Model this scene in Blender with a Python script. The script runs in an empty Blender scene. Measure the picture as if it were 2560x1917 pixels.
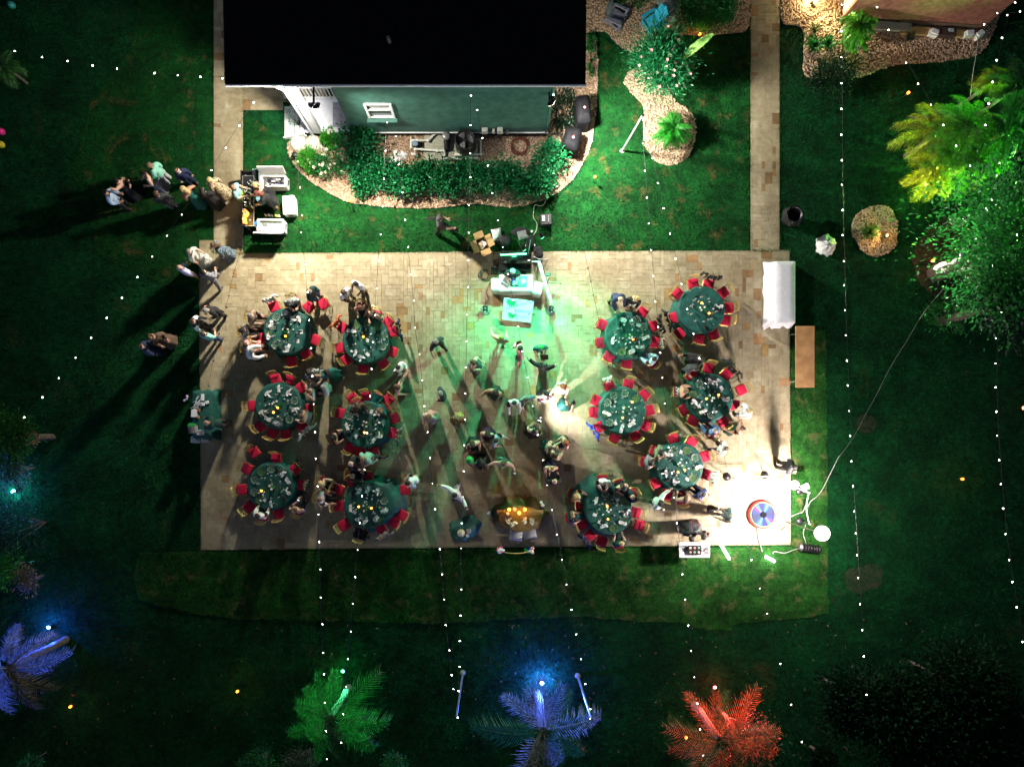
import bpy, math, random
import numpy as np
from mathutils import Vector, Matrix
random.seed(7); RNG = np.random.default_rng(7)
SC = bpy.context.scene
COL = SC.collection
pi = math.pi
# ------------------------------------------------------------------ camera, world, moon, exposure
H, F, U0, V0 = 29.0, 1775.0, 1246.0, 1072.0          # camera height (m), focal length (photo px), nadir (photo px)
cam = bpy.data.cameras.new('camera'); camo = bpy.data.objects.new('camera', cam); COL.objects.link(camo)
camo.location = (0, 0, H); camo.rotation_euler = (0, 0, 0)
cam.sensor_fit = 'HORIZONTAL'; cam.sensor_width = 36.0; cam.lens = 36.0*F/2560
cam.shift_x = (1280-U0)/2560; cam.shift_y = (V0-958.5)/2560
cam.clip_end = 500; cam.clip_start = 0.1
SC.camera = camo
W = bpy.data.worlds.new('World'); SC.world = W; W.use_nodes = True
sky = W.node_tree.nodes.new('ShaderNodeTexSky'); sky.sky_type = 'NISHITA'; sky.sun_disc = False
sky.sun_elevation = math.radians(35); sky.sun_rotation = math.radians(200)
bg = W.node_tree.nodes['Background']; bg.inputs['Strength'].default_value = 0.0155
W.node_tree.links.new(sky.outputs['Color'], bg.inputs['Color'])
ml = bpy.data.lights.new('moon', 'SUN'); ml.energy = 0.02; ml.angle = math.radians(0.5); ml.color = (.8, .88, 1)
mo = bpy.data.objects.new('moon', ml); COL.objects.link(mo); mo.rotation_euler = (math.radians(55), 0, math.radians(-20))
SC.view_settings.view_transform = 'Standard'; SC.view_settings.look = 'None'
SC.view_settings.exposure = 0.75; SC.view_settings.gamma = 1.0
SC.render.engine = 'CYCLES'
SC.cycles.use_denoising = True
SC.cycles.max_bounces = 6; SC.cycles.diffuse_bounces = 3; SC.cycles.transparent_max_bounces = 8
SC.cycles.sample_clamp_indirect = 4.0; SC.cycles.caustics_reflective = False; SC.cycles.caustics_refractive = False

def P(u, v, z=0.0):
    """photo pixel -> point on the level plane at height z"""
    s = (H-z)/F
    return Vector(((u-U0)*s, (V0-v)*s, z))
def PG(u, v, z=0.0):
    """photo pixel of something at height z -> the ground point under it"""
    p = P(u, v, z); return Vector((p.x, p.y, 0))

# ------------------------------------------------------------------ materials
MATS = {}
def M(name, c=(.5,.5,.5), rough=.7, metal=0, c2=None, scale=8, bump=0, bscale=None, var=.18, emit=None, es=0, alpha=1, trans=0, spec=.4, local=False, coat=0):
    if name in MATS: return MATS[name]
    m = bpy.data.materials.new(name); m.use_nodes = True; nt = m.node_tree; N = nt.nodes; L = nt.links
    b = N['Principled BSDF']; b.inputs['Roughness'].default_value = rough; b.inputs['Metallic'].default_value = metal
    b.inputs['Specular IOR Level'].default_value = spec
    if coat: b.inputs['Coat Weight'].default_value = coat
    if local: pos = N.new('ShaderNodeTexCoord').outputs['Object']
    else: pos = N.new('ShaderNodeNewGeometry').outputs['Position']
    nz = N.new('ShaderNodeTexNoise'); nz.inputs['Scale'].default_value = scale; nz.inputs['Detail'].default_value = 4
    L.new(pos, nz.inputs['Vector'])
    rp = N.new('ShaderNodeValToRGB'); L.new(nz.outputs['Fac'], rp.inputs['Fac'])
    a = tuple(max(0, x*(1-var)) for x in c); d = c2 if c2 else tuple(min(1, x*(1+var)) for x in c)
    rp.color_ramp.elements[0].position = .35; rp.color_ramp.elements[0].color = (*a, 1)
    rp.color_ramp.elements[1].position = .65; rp.color_ramp.elements[1].color = (*d, 1)
    L.new(rp.outputs['Color'], b.inputs['Base Color'])
    if bump:
        n2 = N.new('ShaderNodeTexNoise'); n2.inputs['Scale'].default_value = bscale or scale*4; n2.inputs['Detail'].default_value = 5
        L.new(pos, n2.inputs['Vector'])
        bp = N.new('ShaderNodeBump'); bp.inputs['Strength'].default_value = bump; bp.inputs['Distance'].default_value = .03
        L.new(n2.outputs['Fac'], bp.inputs['Height']); L.new(bp.outputs['Normal'], b.inputs['Normal'])
    if emit:
        b.inputs['Emission Color'].default_value = (*emit, 1); b.inputs['Emission Strength'].default_value = es
    if alpha < 1: b.inputs['Alpha'].default_value = alpha
    if trans:
        out = N['Material Output']; mx = N.new('ShaderNodeMixShader'); tr = N.new('ShaderNodeBsdfTranslucent')
        L.new(rp.outputs['Color'], tr.inputs['Color']); mx.inputs['Fac'].default_value = trans
        L.new(b.outputs['BSDF'], mx.inputs[1]); L.new(tr.outputs['BSDF'], mx.inputs[2]); L.new(mx.outputs['Shader'], out.inputs['Surface'])
    MATS[name] = m; return m
def Mpat(name, cols, scale=25, rough=.8):
    """printed cloth: cells of several colours"""
    if name in MATS: return MATS[name]
    m = bpy.data.materials.new(name); m.use_nodes = True; nt = m.node_tree; N = nt.nodes; L = nt.links
    b = N['Principled BSDF']; b.inputs['Roughness'].default_value = rough
    tc = N.new('ShaderNodeTexCoord'); vo = N.new('ShaderNodeTexVoronoi'); vo.inputs['Scale'].default_value = scale
    L.new(tc.outputs['Object'], vo.inputs['Vector'])
    sp = N.new('ShaderNodeSeparateColor'); L.new(vo.outputs['Color'], sp.inputs['Color'])
    rp = N.new('ShaderNodeValToRGB'); rp.color_ramp.interpolation = 'CONSTANT'; L.new(sp.outputs[0], rp.inputs['Fac'])
    el = rp.color_ramp.elements
    while len(el) < len(cols): el.new(.5)
    for i, c in enumerate(cols): el[i].position = i/len(cols); el[i].color = (*c, 1)
    L.new(rp.outputs['Color'], b.inputs['Base Color']); MATS[name] = m; return m

def grass_mat(name, green, dark, dry, dryamt, patch):
    m = bpy.data.materials.new(name); m.use_nodes = True; nt = m.node_tree; N = nt.nodes; L = nt.links
    b = N['Principled BSDF']; b.inputs['Roughness'].default_value = .9; b.inputs['Specular IOR Level'].default_value = .15
    pos = N.new('ShaderNodeNewGeometry').outputs['Position']
    def noise(s, det=4, rough=.6):
        n = N.new('ShaderNodeTexNoise'); n.inputs['Scale'].default_value = s; n.inputs['Detail'].default_value = det
        n.inputs['Roughness'].default_value = rough; L.new(pos, n.inputs['Vector']); return n.outputs['Fac']
    def ramp(fac, p0, p1, c0, c1):
        r = N.new('ShaderNodeValToRGB'); r.color_ramp.elements[0].position = p0; r.color_ramp.elements[1].position = p1
        r.color_ramp.elements[0].color = (*c0, 1); r.color_ramp.elements[1].color = (*c1, 1); L.new(fac, r.inputs['Fac']); return r.outputs['Color']
    base0 = ramp(noise(4.5, 9, .92), .40, .62, dark, green)
    md = N.new('ShaderNodeMixRGB'); md.blend_type = 'MULTIPLY'; md.inputs['Fac'].default_value = 1; L.new(base0, md.inputs['Color1']); L.new(ramp(noise(.7, 6, .7), .32, .66, (.38,.36,.34), (1.15,1.12,1.0)), md.inputs['Color2']); base = md.outputs['Color']
    dryc = ramp(noise(22, 5), .3, .7, tuple(x*.6 for x in dry), dry)
    big = noise(patch, 6, .68)
    msk = ramp(big, dryamt, dryamt+.14, (0,0,0), (1,1,1))
    # sod laid in oblong rolls: slight tone steps from roll to roll
    bk = N.new('ShaderNodeTexBrick'); bk.inputs['Scale'].default_value = 1.0; bk.inputs['Brick Width'].default_value = 1.5; bk.inputs['Row Height'].default_value = .62
    bk.inputs['Mortar Size'].default_value = .012; bk.inputs['Color1'].default_value = (.72,.72,.72,1); bk.inputs['Color2'].default_value = (1.2,1.2,1.1,1); bk.inputs['Mortar'].default_value = (.75,.72,.55,1)
    L.new(pos, bk.inputs['Vector'])
    mx = N.new('ShaderNodeMixRGB'); L.new(msk, mx.inputs['Fac']); L.new(base, mx.inputs['Color1']); L.new(dryc, mx.inputs['Color2'])
    mu = N.new('ShaderNodeMixRGB'); mu.blend_type = 'MULTIPLY'; mu.inputs['Fac'].default_value = .45; L.new(mx.outputs['Color'], mu.inputs['Color1']); L.new(bk.outputs['Color'], mu.inputs['Color2'])
    L.new(mu.outputs['Color'], b.inputs['Base Color'])
    bp = N.new('ShaderNodeBump'); bp.inputs['Strength'].default_value = .9; bp.inputs['Distance'].default_value = .05
    L.new(noise(30, 6, .8), bp.inputs['Height']); L.new(bp.outputs['Normal'], b.inputs['Normal'])
    MATS[name] = m; return m
def paver_mat():
    m = bpy.data.materials.new('travertine'); m.use_nodes = True; nt = m.node_tree; N = nt.nodes; L = nt.links
    b = N['Principled BSDF']; b.inputs['Roughness'].default_value = .62; b.inputs['Specular IOR Level'].default_value = .3
    at = N.new('ShaderNodeAttribute'); at.attribute_name = 'tone'
    r = N.new('ShaderNodeValToRGB'); L.new(at.outputs['Fac'], r.inputs['Fac']); el = r.color_ramp.elements
    stops = [(0, (.35,.30,.20)), (.35, (.40,.352,.245)), (.6, (.37,.32,.215)), (.8, (.45,.41,.30)), (.86, (.36,.25,.105)), (.92, (.40,.235,.12)), (.97, (.26,.17,.085)), (1, (.24,.155,.085))]
    while len(el) < len(stops): el.new(.5)
    for i, (p, c) in enumerate(stops): el[i].position = p; el[i].color = (*c, 1)
    pos = N.new('ShaderNodeNewGeometry').outputs['Position']
    nz = N.new('ShaderNodeTexNoise'); nz.inputs['Scale'].default_value = 5; nz.inputs['Detail'].default_value = 8; nz.inputs['Roughness'].default_value = .7; L.new(pos, nz.inputs['Vector'])
    r2 = N.new('ShaderNodeValToRGB'); L.new(nz.outputs['Fac'], r2.inputs['Fac']); r2.color_ramp.elements[0].position = .3; r2.color_ramp.elements[1].position = .7
    r2.color_ramp.elements[0].color = (.72,.68,.6,1); r2.color_ramp.elements[1].color = (1.1,1.1,1.1,1)
    n3 = N.new('ShaderNodeTexNoise'); n3.inputs['Scale'].default_value = .55; n3.inputs['Detail'].default_value = 6; n3.inputs['Roughness'].default_value = .65; L.new(pos, n3.inputs['Vector'])
    r3 = N.new('ShaderNodeValToRGB'); L.new(n3.outputs['Fac'], r3.inputs['Fac']); r3.color_ramp.elements[0].position = .38; r3.color_ramp.elements[1].position = .6
    r3.color_ramp.elements[0].color = (.62,.58,.52,1); r3.color_ramp.elements[1].color = (1.04,1.04,1.04,1)
    a = N.new('ShaderNodeMixRGB'); a.blend_type = 'MULTIPLY'; a.inputs['Fac'].default_value = 1; L.new(r.outputs['Color'], a.inputs['Color1']); L.new(r2.outputs['Color'], a.inputs['Color2'])
    c = N.new('ShaderNodeMixRGB'); c.blend_type = 'MULTIPLY'; c.inputs['Fac'].default_value = .8; L.new(a.outputs['Color'], c.inputs['Color1']); L.new(r3.outputs['Color'], c.inputs['Color2'])
    L.new(c.outputs['Color'], b.inputs['Base Color'])
    bp = N.new('ShaderNodeBump'); bp.inputs['Strength'].default_value = .35; bp.inputs['Distance'].default_value = .02; L.new(nz.outputs['Fac'], bp.inputs['Height']); L.new(bp.outputs['Normal'], b.inputs['Normal'])
    MATS['travertine'] = m; return m

# ------------------------------------------------------------------ mesh builder and object helpers
def frame_of(d):
    d = Vector(d).normalized(); a = Vector((0,0,1)) if abs(d.z) < .9 else Vector((1,0,0))
    x = d.cross(a).normalized(); return x, d.cross(x).normalized()
def rrect(w, d, r, n=3, cx=0, cy=0):
    pts = []
    for sx, sy, a0 in ((1,1,0), (-1,1,90), (-1,-1,180), (1,-1,270)):
        for k in range(n+1):
            a = math.radians(a0+90*k/n); pts.append((cx+sx*(w/2-r)+r*math.cos(a), cy+sy*(d/2-r)+r*math.sin(a)))
    return pts
class MB:
    def __init__(s): s.v = []; s.f = []
    def add(s, vs, fs):
        o = len(s.v); s.v += [tuple(x) for x in vs]; s.f += [tuple(i+o for i in f) for f in fs]; return s
    def loft(s, rings, cap=True, closed=True):
        n = len(rings[0]); vs = [p for r in rings for p in r]; fs = []
        for k in range(len(rings)-1):
            for i in range(n if closed else n-1):
                j = (i+1) % n; fs.append((k*n+i, k*n+j, (k+1)*n+j, (k+1)*n+i))
        if cap: fs += [tuple(reversed(range(n))), tuple((len(rings)-1)*n+i for i in range(n))]
        return s.add(vs, fs)
    def box(s, c, size, rz=0, ry=0, rx=0):
        x, y, z = (t/2 for t in size); R = Matrix.Rotation(rz,3,'Z') @ Matrix.Rotation(ry,3,'Y') @ Matrix.Rotation(rx,3,'X'); c = Vector(c)
        vs = [c + R @ Vector((a*x, b*y, d*z)) for d in (-1,1) for a, b in ((-1,-1),(1,-1),(1,1),(-1,1))]
        return s.add(vs, [(3,2,1,0),(4,5,6,7),(0,1,5,4),(1,2,6,5),(2,3,7,6),(3,0,4,7)])
    def rbox(s, c, size, r=.02, n=3, ch=None, rz=0):
        w, d, h = size; ch = r*.6 if ch is None else ch; rings = []
        for z, ins in ((0, ch), (ch, 0), (h-ch, 0), (h, ch)):
            pts = rrect(w-2*ins, d-2*ins, max(r-ins, .002), n)
            ca, sa = math.cos(rz), math.sin(rz)
            rings.append([(c[0]+x*ca-y*sa, c[1]+x*sa+y*ca, c[2]+z) for x, y in pts])
        return s.loft(rings)
    def prism(s, poly, z0, z1):
        a = sum(poly[i][0]*poly[(i+1)%len(poly)][1]-poly[(i+1)%len(poly)][0]*poly[i][1] for i in range(len(poly)))
        if a < 0: poly = poly[::-1]
        return s.loft([[(p[0], p[1], z0) for p in poly], [(p[0], p[1], z1) for p in poly]])
    def tube(s, pts, r, n=6, cap=True):
        pts = [Vector(p) for p in pts]; rr = r if isinstance(r, (list, tuple)) else [r]*len(pts); rings = []
        for i, p in enumerate(pts):
            d = (pts[min(i+1, len(pts)-1)]-pts[max(i-1, 0)]); x, y = frame_of(d)
            rings.append([p + (x*math.cos(2*pi*k/n)+y*math.sin(2*pi*k/n))*rr[i] for k in range(n)])
        return s.loft(rings, cap)
    def lathe(s, prof, n=12, c=(0,0,0), cap=True):
        return s.loft([[(c[0]+r*math.cos(2*pi*k/n), c[1]+r*math.sin(2*pi*k/n), c[2]+z) for k in range(n)] for r, z in prof], cap)
    def ball(s, c, r, n=8, m=6, sz=(1,1,1), jit=0):
        rings = []
        for j in range(1, m):
            t = pi*j/m
            rings.append([(c[0]+sz[0]*r*(1+jit*random.uniform(-1,1))*math.sin(t)*math.cos(2*pi*k/n), c[1]+sz[1]*r*(1+jit*random.uniform(-1,1))*math.sin(t)*math.sin(2*pi*k/n), c[2]-sz[2]*r*math.cos(t)) for k in range(n)])
        return s.loft(rings)
    def sheet(s, fn, nu, nv):
        vs = [fn(i/(nu-1), j/(nv-1)) for j in range(nv) for i in range(nu)]
        return s.add(vs, [(j*nu+i, j*nu+i+1, (j+1)*nu+i+1, (j+1)*nu+i) for j in range(nv-1) for i in range(nu-1)])
    def mesh(s, name, mat, smooth=False):
        me = bpy.data.meshes.new(name); me.from_pydata(s.v, [], s.f); me.update()
        if mat: me.materials.append(mat)
        if smooth: me.polygons.foreach_set('use_smooth', [True]*len(me.polygons))
        return me
    def build(s, name, mat, parent=None, smooth=False, loc=None, rz=0):
        return obj(name, s.mesh(name, mat, smooth), parent, loc, rz)
def obj(name, me, parent=None, loc=None, rz=0):
    o = bpy.data.objects.new(name, me); COL.objects.link(o)
    if parent: o.parent = parent
    if loc is not None: o.location = loc
    if rz: o.rotation_euler = (0, 0, rz)
    return o
def tag(o, label=None, cat=None, group=None, kind=None):
    if label: o['label'] = label
    if cat: o['category'] = cat
    if group: o['group'] = group
    if kind: o['kind'] = kind
    return o
def thing(name, label, cat, loc=(0,0,0), rz=0, group=None):
    o = bpy.data.objects.new(name, None); COL.objects.link(o); o.location = loc; o.rotation_euler = (0,0,rz); o.empty_display_size = .2
    return tag(o, label, cat, group)
KIDS = {}
def copy_tree(o, loc, rz=0, label=None, group=None, parent=None):
    c = o.copy(); COL.objects.link(c)
    if parent: c.parent = parent
    if loc is not None: c.location = loc; c.rotation_euler = (0,0,rz)
    if label: c['label'] = label
    if group: c['group'] = group
    for ch in o.children:
        k = ch.copy(); COL.objects.link(k); k.parent = c
        for g in ch.children:
            q = g.copy(); COL.objects.link(q); q.parent = k
    return c
def npmesh(name, V, Fc, mat, nper, smooth=False):
    """V (n,3), Fc (m,nper) -> mesh"""
    me = bpy.data.meshes.new(name); n, m = len(V), len(Fc)
    me.vertices.add(n); me.vertices.foreach_set('co', np.asarray(V, dtype=np.float32).ravel())
    me.loops.add(m*nper); me.loops.foreach_set('vertex_index', np.asarray(Fc, dtype=np.int32).ravel())
    me.polygons.add(m); me.polygons.foreach_set('loop_start', np.arange(0, m*nper, nper, dtype=np.int32))
    me.update(calc_edges=True)
    if mat: me.materials.append(mat)
    if smooth: me.polygons.foreach_set('use_smooth', [True]*m)
    return me
def light(kind, parent, loc, energy, color=(1,1,1), target=None, size=.05, angle=100, blend=.6, name='light_source'):
    l = bpy.data.lights.new(name, kind); l.energy = energy; l.color = color
    if kind == 'SPOT': l.spot_size = math.radians(angle); l.spot_blend = blend
    if kind == 'AREA': l.size = size
    else: l.shadow_soft_size = size
    o = bpy.data.objects.new(name, l); COL.objects.link(o); o.location = loc
    if target is not None: o.rotation_euler = (Vector(target)-Vector(loc)).to_track_quat('-Z', 'Y').to_euler()
    if parent:
        o.parent = parent; o.matrix_parent_inverse = Matrix.LocRotScale(parent.location, parent.rotation_euler, None).inverted()
    return o
def inpoly(X, Y, poly):
    c = np.zeros(len(X), bool); n = len(poly); j = n-1
    for i in range(n):
        xi, yi = poly[i][0], poly[i][1]; xj, yj = poly[j][0], poly[j][1]
        with np.errstate(divide='ignore', invalid='ignore'):
            t = ((yi > Y) != (yj > Y)) & (X < (xj-xi)*(Y-yi)/(yj-yi+1e-12)+xi)
        c ^= t; j = i
    return c
def polyp(pts, z=0): return [(P(u, v, z).x, P(u, v, z).y) for u, v in pts]
def smoothpoly(pts, k=2):
    for _ in range(k):
        q = []
        for i in range(len(pts)):
            a, b = Vector(pts[i]), Vector(pts[(i+1) % len(pts)]); q += [tuple(a.lerp(b, .22)), tuple(a.lerp(b, .78))]
        pts = q
    return pts
def rough_edge(pts, amp=.03, step=.25):
    out = []
    for i in range(len(pts)):
        a, b = Vector(pts[i]), Vector(pts[(i+1) % len(pts)]); n = max(1, int((b-a).length/step))
        for k in range(n): out.append(tuple(a.lerp(b, k/n)+Vector((random.uniform(-amp, amp), random.uniform(-amp, amp)))))
    return out
# ------------------------------------------------------------------ ground, lawn, patio, paths, beds
GREEN, GDARK, DRY = (.005,.080,.020), (.0015,.030,.009), (.115,.10,.032)
mlawn = grass_mat('lawn_grass', (.004,.112,.030), (.001,.022,.006), (.050,.048,.015), .59, .35)
msod = grass_mat('sod_grass', (.010,.125,.022), (.002,.044,.010), DRY, .56, 1.3)
mnew = grass_mat('new_sod_grass', (.034,.170,.024), (.005,.055,.010), (.15,.145,.055), .545, 1.6)
msoil = M('soil', (.035,.026,.018), .95, c2=(.06,.045,.03), scale=6, bump=.6)
mpav = paver_mat()
mmort = M('mortar_sand', (.30,.26,.165), .95, scale=30, bump=.3)
g = MB(); g.add([(-120,-120,0),(120,-120,0),(120,120,0),(-120,120,0)], [(0,1,2,3)])
tag(g.build('lawn', mlawn), kind='structure')

PATIO = polyp([(499,601),(536,601),(536,634),(1946,626),(1973,626),(1976,1361),(503,1374)])
PATHL = polyp([(535,-60),(608,-60),(608,634),(535,634)])
PATHB = polyp([(608,205),(815,205),(815,256),(708,256),(708,276),(608,276)])
PATHR = polyp([(1876,-60),(1948,-60),(1948,628),(1876,628)])
HOUSEP = polyp([(560,-80),(1390,-80),(1390,340),(880,340),(720,345),(610,215),(560,215)])
BEDS = {
 'gravel_bed': [(716,346),(720,385),(742,425),(778,456),(832,490),(872,507),(940,516),(1020,522),(1120,520),(1172,509),(1230,515),(1290,520),(1342,508),(1402,480),(1442,440),(1474,378),(1487,320),(1492,240),(1496,180),(1490,92),(1465,86),(1390,120),(1372,330),(880,335)],
 'gravel_yard': [(1440,-40),(1876,-40),(1876,82),(1820,84),(1760,92),(1715,88),(1672,92),(1640,118),(1600,135),(1580,134),(1548,118),(1530,97),(1515,80),(1487,80),(1440,88)],
 'shrub_bed': [(1556,205),(1570,180),(1590,170),(1640,170),(1680,238),(1690,258),(1722,275),(1738,300),(1740,335),(1730,370),(1715,400),(1690,412),(1660,416),(1635,402),(1615,375),(1608,345),(1607,300),(1610,280),(1600,255),(1572,230)],
 'round_bed': [(2127,570),(2133,545),(2150,528),(2180,515),(2205,513),(2230,524),(2242,550),(2243,585),(2240,615),(2225,630),(2200,641),(2185,643),(2165,635),(2147,620),(2140,600),(2128,590)],
 'hut_bed': [(1949,-40),(1949,64),(2000,66),(2009,80),(2010,120),(2005,190),(2040,200),(2100,190),(2148,197),(2180,183),(2215,170),(2240,162),(2310,160),(2400,150),(2440,142),(2465,120),(2485,80),(2495,45),(2510,20),(2540,-40)],
 'palm_bed': [(2292,432),(2310,470),(2335,487),(2375,488),(2450,480),(2480,420),(2460,330),(2380,330),(2310,380)],
}
mslab = mmort
def slab(name, poly, z): return tag(MB().prism(poly, -.1, z).build(name, mslab), kind='structure')
patio = slab('patio', PATIO, .036)
pathl = slab('path', PATHL, .035); pathb = slab('path', PATHB, .034); pathr = slab('path', PATHR, .035)

TONES = [i/23 for i in range(24)]
PMESH = {}
def paver_mesh(w, h, ti, gap=.004):
    k = (w, h, ti)
    if k not in PMESH:
        m = MB(); x, y = w/2-gap, h/2-gap; c = .004
        m.loft([[(-x,-y,0),(x,-y,0),(x,y,0),(-x,y,0)], [(-x,-y,.02),(x,-y,.02),(x,y,.02),(-x,y,.02)], [(-x+c,-y+c,.024),(x-c,-y+c,.024),(x-c,y-c,.024),(-x+c,y-c,.024)]])
        me = m.mesh('paver', mpav); a = me.attributes.new('tone', 'FLOAT', 'FACE'); a.data.foreach_set('value', [TONES[ti]]*len(me.polygons)); PMESH[k] = me
    return PMESH[k]
def lay(poly, parent, z, unit=.152, nind=300, seed=1):
    rnd = random.Random(seed)
    xs = [p[0] for p in poly]; ys = [p[1] for p in poly]; x0, y0 = min(xs), min(ys)
    nx, ny = max(1, round((max(xs)-x0)/unit)), max(1, round((max(ys)-y0)/unit)); ux, uy = (max(xs)-x0)/nx, (max(ys)-y0)/ny
    occ = np.zeros((nx, ny), bool); res = []
    for j in range(ny):
        for i in range(nx):
            if occ[i, j]: continue
            for (w, h) in rnd.sample([(2,1),(1,2),(2,2),(3,2),(2,3),(2,1)], 6)+[(1,1)]:
                if i+w <= nx and j+h <= ny and not occ[i:i+w, j:j+h].any(): break
            occ[i:i+w, j:j+h] = True
            cx, cy = x0+(i+w/2)*ux, y0+(j+h/2)*uy; res.append((cx, cy, w, h))
    C = np.array([(r[0], r[1]) for r in res]); ok = np.ones(len(res), bool)
    for dx, dy in ((-.4,-.4),(.4,-.4),(.4,.4),(-.4,.4)):
        Wd = np.array([(r[2]*ux*dx, r[3]*uy*dy) for r in res]); ok &= inpoly(C[:,0]+Wd[:,0], C[:,1]+Wd[:,1], poly)
    res = [r for r, k in zip(res, ok) if k]
    # clusters of odd-coloured stones lie together as in the photograph
    def tone(cx, cy):
        q = rnd.random(); odd = .045+.06*max(0, math.sin(cx*.9+1.3)*math.sin(cy*1.1+.4))
        if q < odd*.45: return rnd.randint(19, 21)
        if q < odd*.85: return 22 if rnd.random() < .6 else 21
        if q < odd: return 23
        return rnd.randint(0, 18)
    res.sort(key=lambda r: (-r[2]*r[3], r[0]**2+r[1]**2))
    for r in res[:nind]:
        o = obj('paver', paver_mesh(r[2]*ux, r[3]*uy, tone(r[0], r[1])), parent, (r[0], r[1], z+rnd.uniform(-.0015,.0015)))
    rest = res[nind:]
    if rest:
        V, Fs, T = [], [], []
        for (cx, cy, w, h) in rest:
            me = paver_mesh(w*ux, h*uy, 0); ti = TONES[tone(cx, cy)]; dz = rnd.uniform(-.0015,.0015); o = len(V)
            V += [(v.co.x+cx, v.co.y+cy, v.co.z+z+dz) for v in me.vertices]
            for p in me.polygons: Fs.append(tuple(i+o for i in p.vertices)); T.append(ti)
        me = bpy.data.meshes.new('pavers'); me.from_pydata(V, [], Fs); me.materials.append(mpav)
        a = me.attributes.new('tone', 'FLOAT', 'FACE'); a.data.foreach_set('value', T)
        tag(obj('pavers', me, parent), kind='stuff')
lay(PATIO, patio, .022, seed=3); lay(PATHL, pathl, .021, seed=5); lay(PATHB, pathb, .020, seed=6); lay(PATHR, pathr, .021, seed=8)

# new sod beside the patio: a raised skin of turf with ragged edges
SOD1 = rough_edge(polyp([(1978,815),(2063,826),(2066,1100),(2069,1530),(2022,1543),(1942,1546),(1832,1560),(1830,1574),(1738,1569),(1700,1556),(1600,1552),(1460,1541),(1300,1546),(1120,1557),(1000,1556),(800,1550),(600,1546),(480,1532),(350,1500),(335,1440),(350,1380),(501,1379),(1978,1366)]), .035, .22)
SOD2 = rough_edge(polyp([(610,638),(1872,628),(1874,90),(1760,98),(1700,92),(1610,140),(1560,132),(1500,92),(1500,250),(1488,330),(1450,440),(1405,485),(1345,512),(1230,520),(1170,514),(1120,525),(940,522),(870,512),(775,460),(738,430),(714,390),(710,350),(612,280)]), .02, .25)
SOD3 = rough_edge(polyp([(360,-60),(530,-60),(530,600),(495,605),(497,700),(430,720),(250,640),(180,420),(230,250),(330,120)]), .05, .3)
for poly, z, mm in ((SOD1, .045, mnew), (SOD2, .030, msod), (SOD3, .012, msod)):
    tag(MB().prism(poly, -.05, z).build('turf', mm), kind='structure')

# gravel beds: bank of soil with real pebbles on it
mpeb = M('pebble', (.40,.27,.17), .8, c2=(.58,.42,.29), scale=26, var=.4)
mpebp = M('pink_pebble', (.42,.26,.17), .8, c2=(.62,.43,.32), scale=26, var=.35)
PEB = [MB().ball((0,0,0), 1, 5, 4, jit=.25) for _ in range(5)]
def pebbles(name, poly, n, mat, rmin=.02, rmax=.05, z0=.03):
    xs = [p[0] for p in poly]; ys = [p[1] for p in poly]
    X = RNG.uniform(min(xs), max(xs), n*3); Y = RNG.uniform(min(ys), max(ys), n*3); k = inpoly(X, Y, poly); X, Y = X[k][:n], Y[k][:n]
    Vs, Fs, off = [], [], 0
    base = []
    for b in PEB:
        tri = [t for f in b.f for t in ([f] if len(f) == 3 else [(f[0], f[i], f[i+1]) for i in range(1, len(f)-1)])]
        base.append((np.array(b.v), np.array(tri)))
    idx = RNG.integers(0, 5, len(X)); R = RNG.uniform(rmin, rmax, len(X)); A = RNG.uniform(0, 2*pi, len(X))
    for t in range(5):
        s = np.where(idx == t)[0]; v, f = base[t]
        ca, sa = np.cos(A[s])[:,None], np.sin(A[s])[:,None]; sx = RNG.uniform(.7, 1.4, len(s))[:,None]*R[s][:,None]
        x = v[None,:,0]*sx; y = v[None,:,1]*R[s][:,None]; z = v[None,:,2]*R[s][:,None]*.6
        out = np.stack([X[s][:,None]+x*ca-y*sa, Y[s][:,None]+x*sa+y*ca, z0+z+R[s][:,None]*.2], -1).reshape(-1,3)
        fi = (f[None]+(np.arange(len(s))*len(v))[:,None,None]).reshape(-1,3)+off
        Vs.append(out); Fs.append(fi); off += len(out)
    return npmesh(name, np.concatenate(Vs), np.concatenate(Fs), mat, 3)
BEDP = {}
for nm, pts in BEDS.items():
    poly = rough_edge(smoothpoly(polyp(pts)), .02, .2); BEDP[nm] = poly
    b = tag(MB().prism(poly, -.05, .042 if nm in ('gravel_bed','gravel_yard') else .034).build(nm, M('bed_base', (.20,.14,.09), .95, scale=20, c2=(.32,.23,.15), bump=.8)), kind='structure')
    area = abs(sum(poly[i][0]*poly[(i+1)%len(poly)][1]-poly[(i+1)%len(poly)][0]*poly[i][1] for i in range(len(poly))))/2
    tag(obj('pebbles', pebbles('pebbles', poly, int(min(9000, area*330)), mpebp if nm in ('gravel_bed','hut_bed') else mpeb, z0=.045), b), kind='stuff')
DIRT = [('bare_earth', [(2275,640),(2300,600),(2330,560),(2380,540),(2420,560),(2440,640),(2430,720),(2390,760),(2340,745),(2300,710)]),
        ('bare_earth', [(1900,1490),(1910,1470),(1905,1490)]), ]
for nm, pts in DIRT[:1]:
    tag(MB().prism(rough_edge(smoothpoly(polyp(pts)), .06, .25), -.05, .006).build(nm, msoil), kind='structure')
for pts in ([(2138,1045),(2165,1035),(2192,1048),(2190,1075),(2160,1085),(2140,1070)], [(2105,1425),(2150,1415),(2205,1410),(2208,1450),(2190,1475),(2170,1470),(2140,1490),(2115,1460)]):
    tag(MB().prism(rough_edge(smoothpoly(polyp(pts)), .06, .15), -.05, .005).build('bare_earth', M('dry_earth', (.008,.040,.012), .95, scale=4, c2=(.032,.036,.015), bump=.7)), kind='structure')

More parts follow.
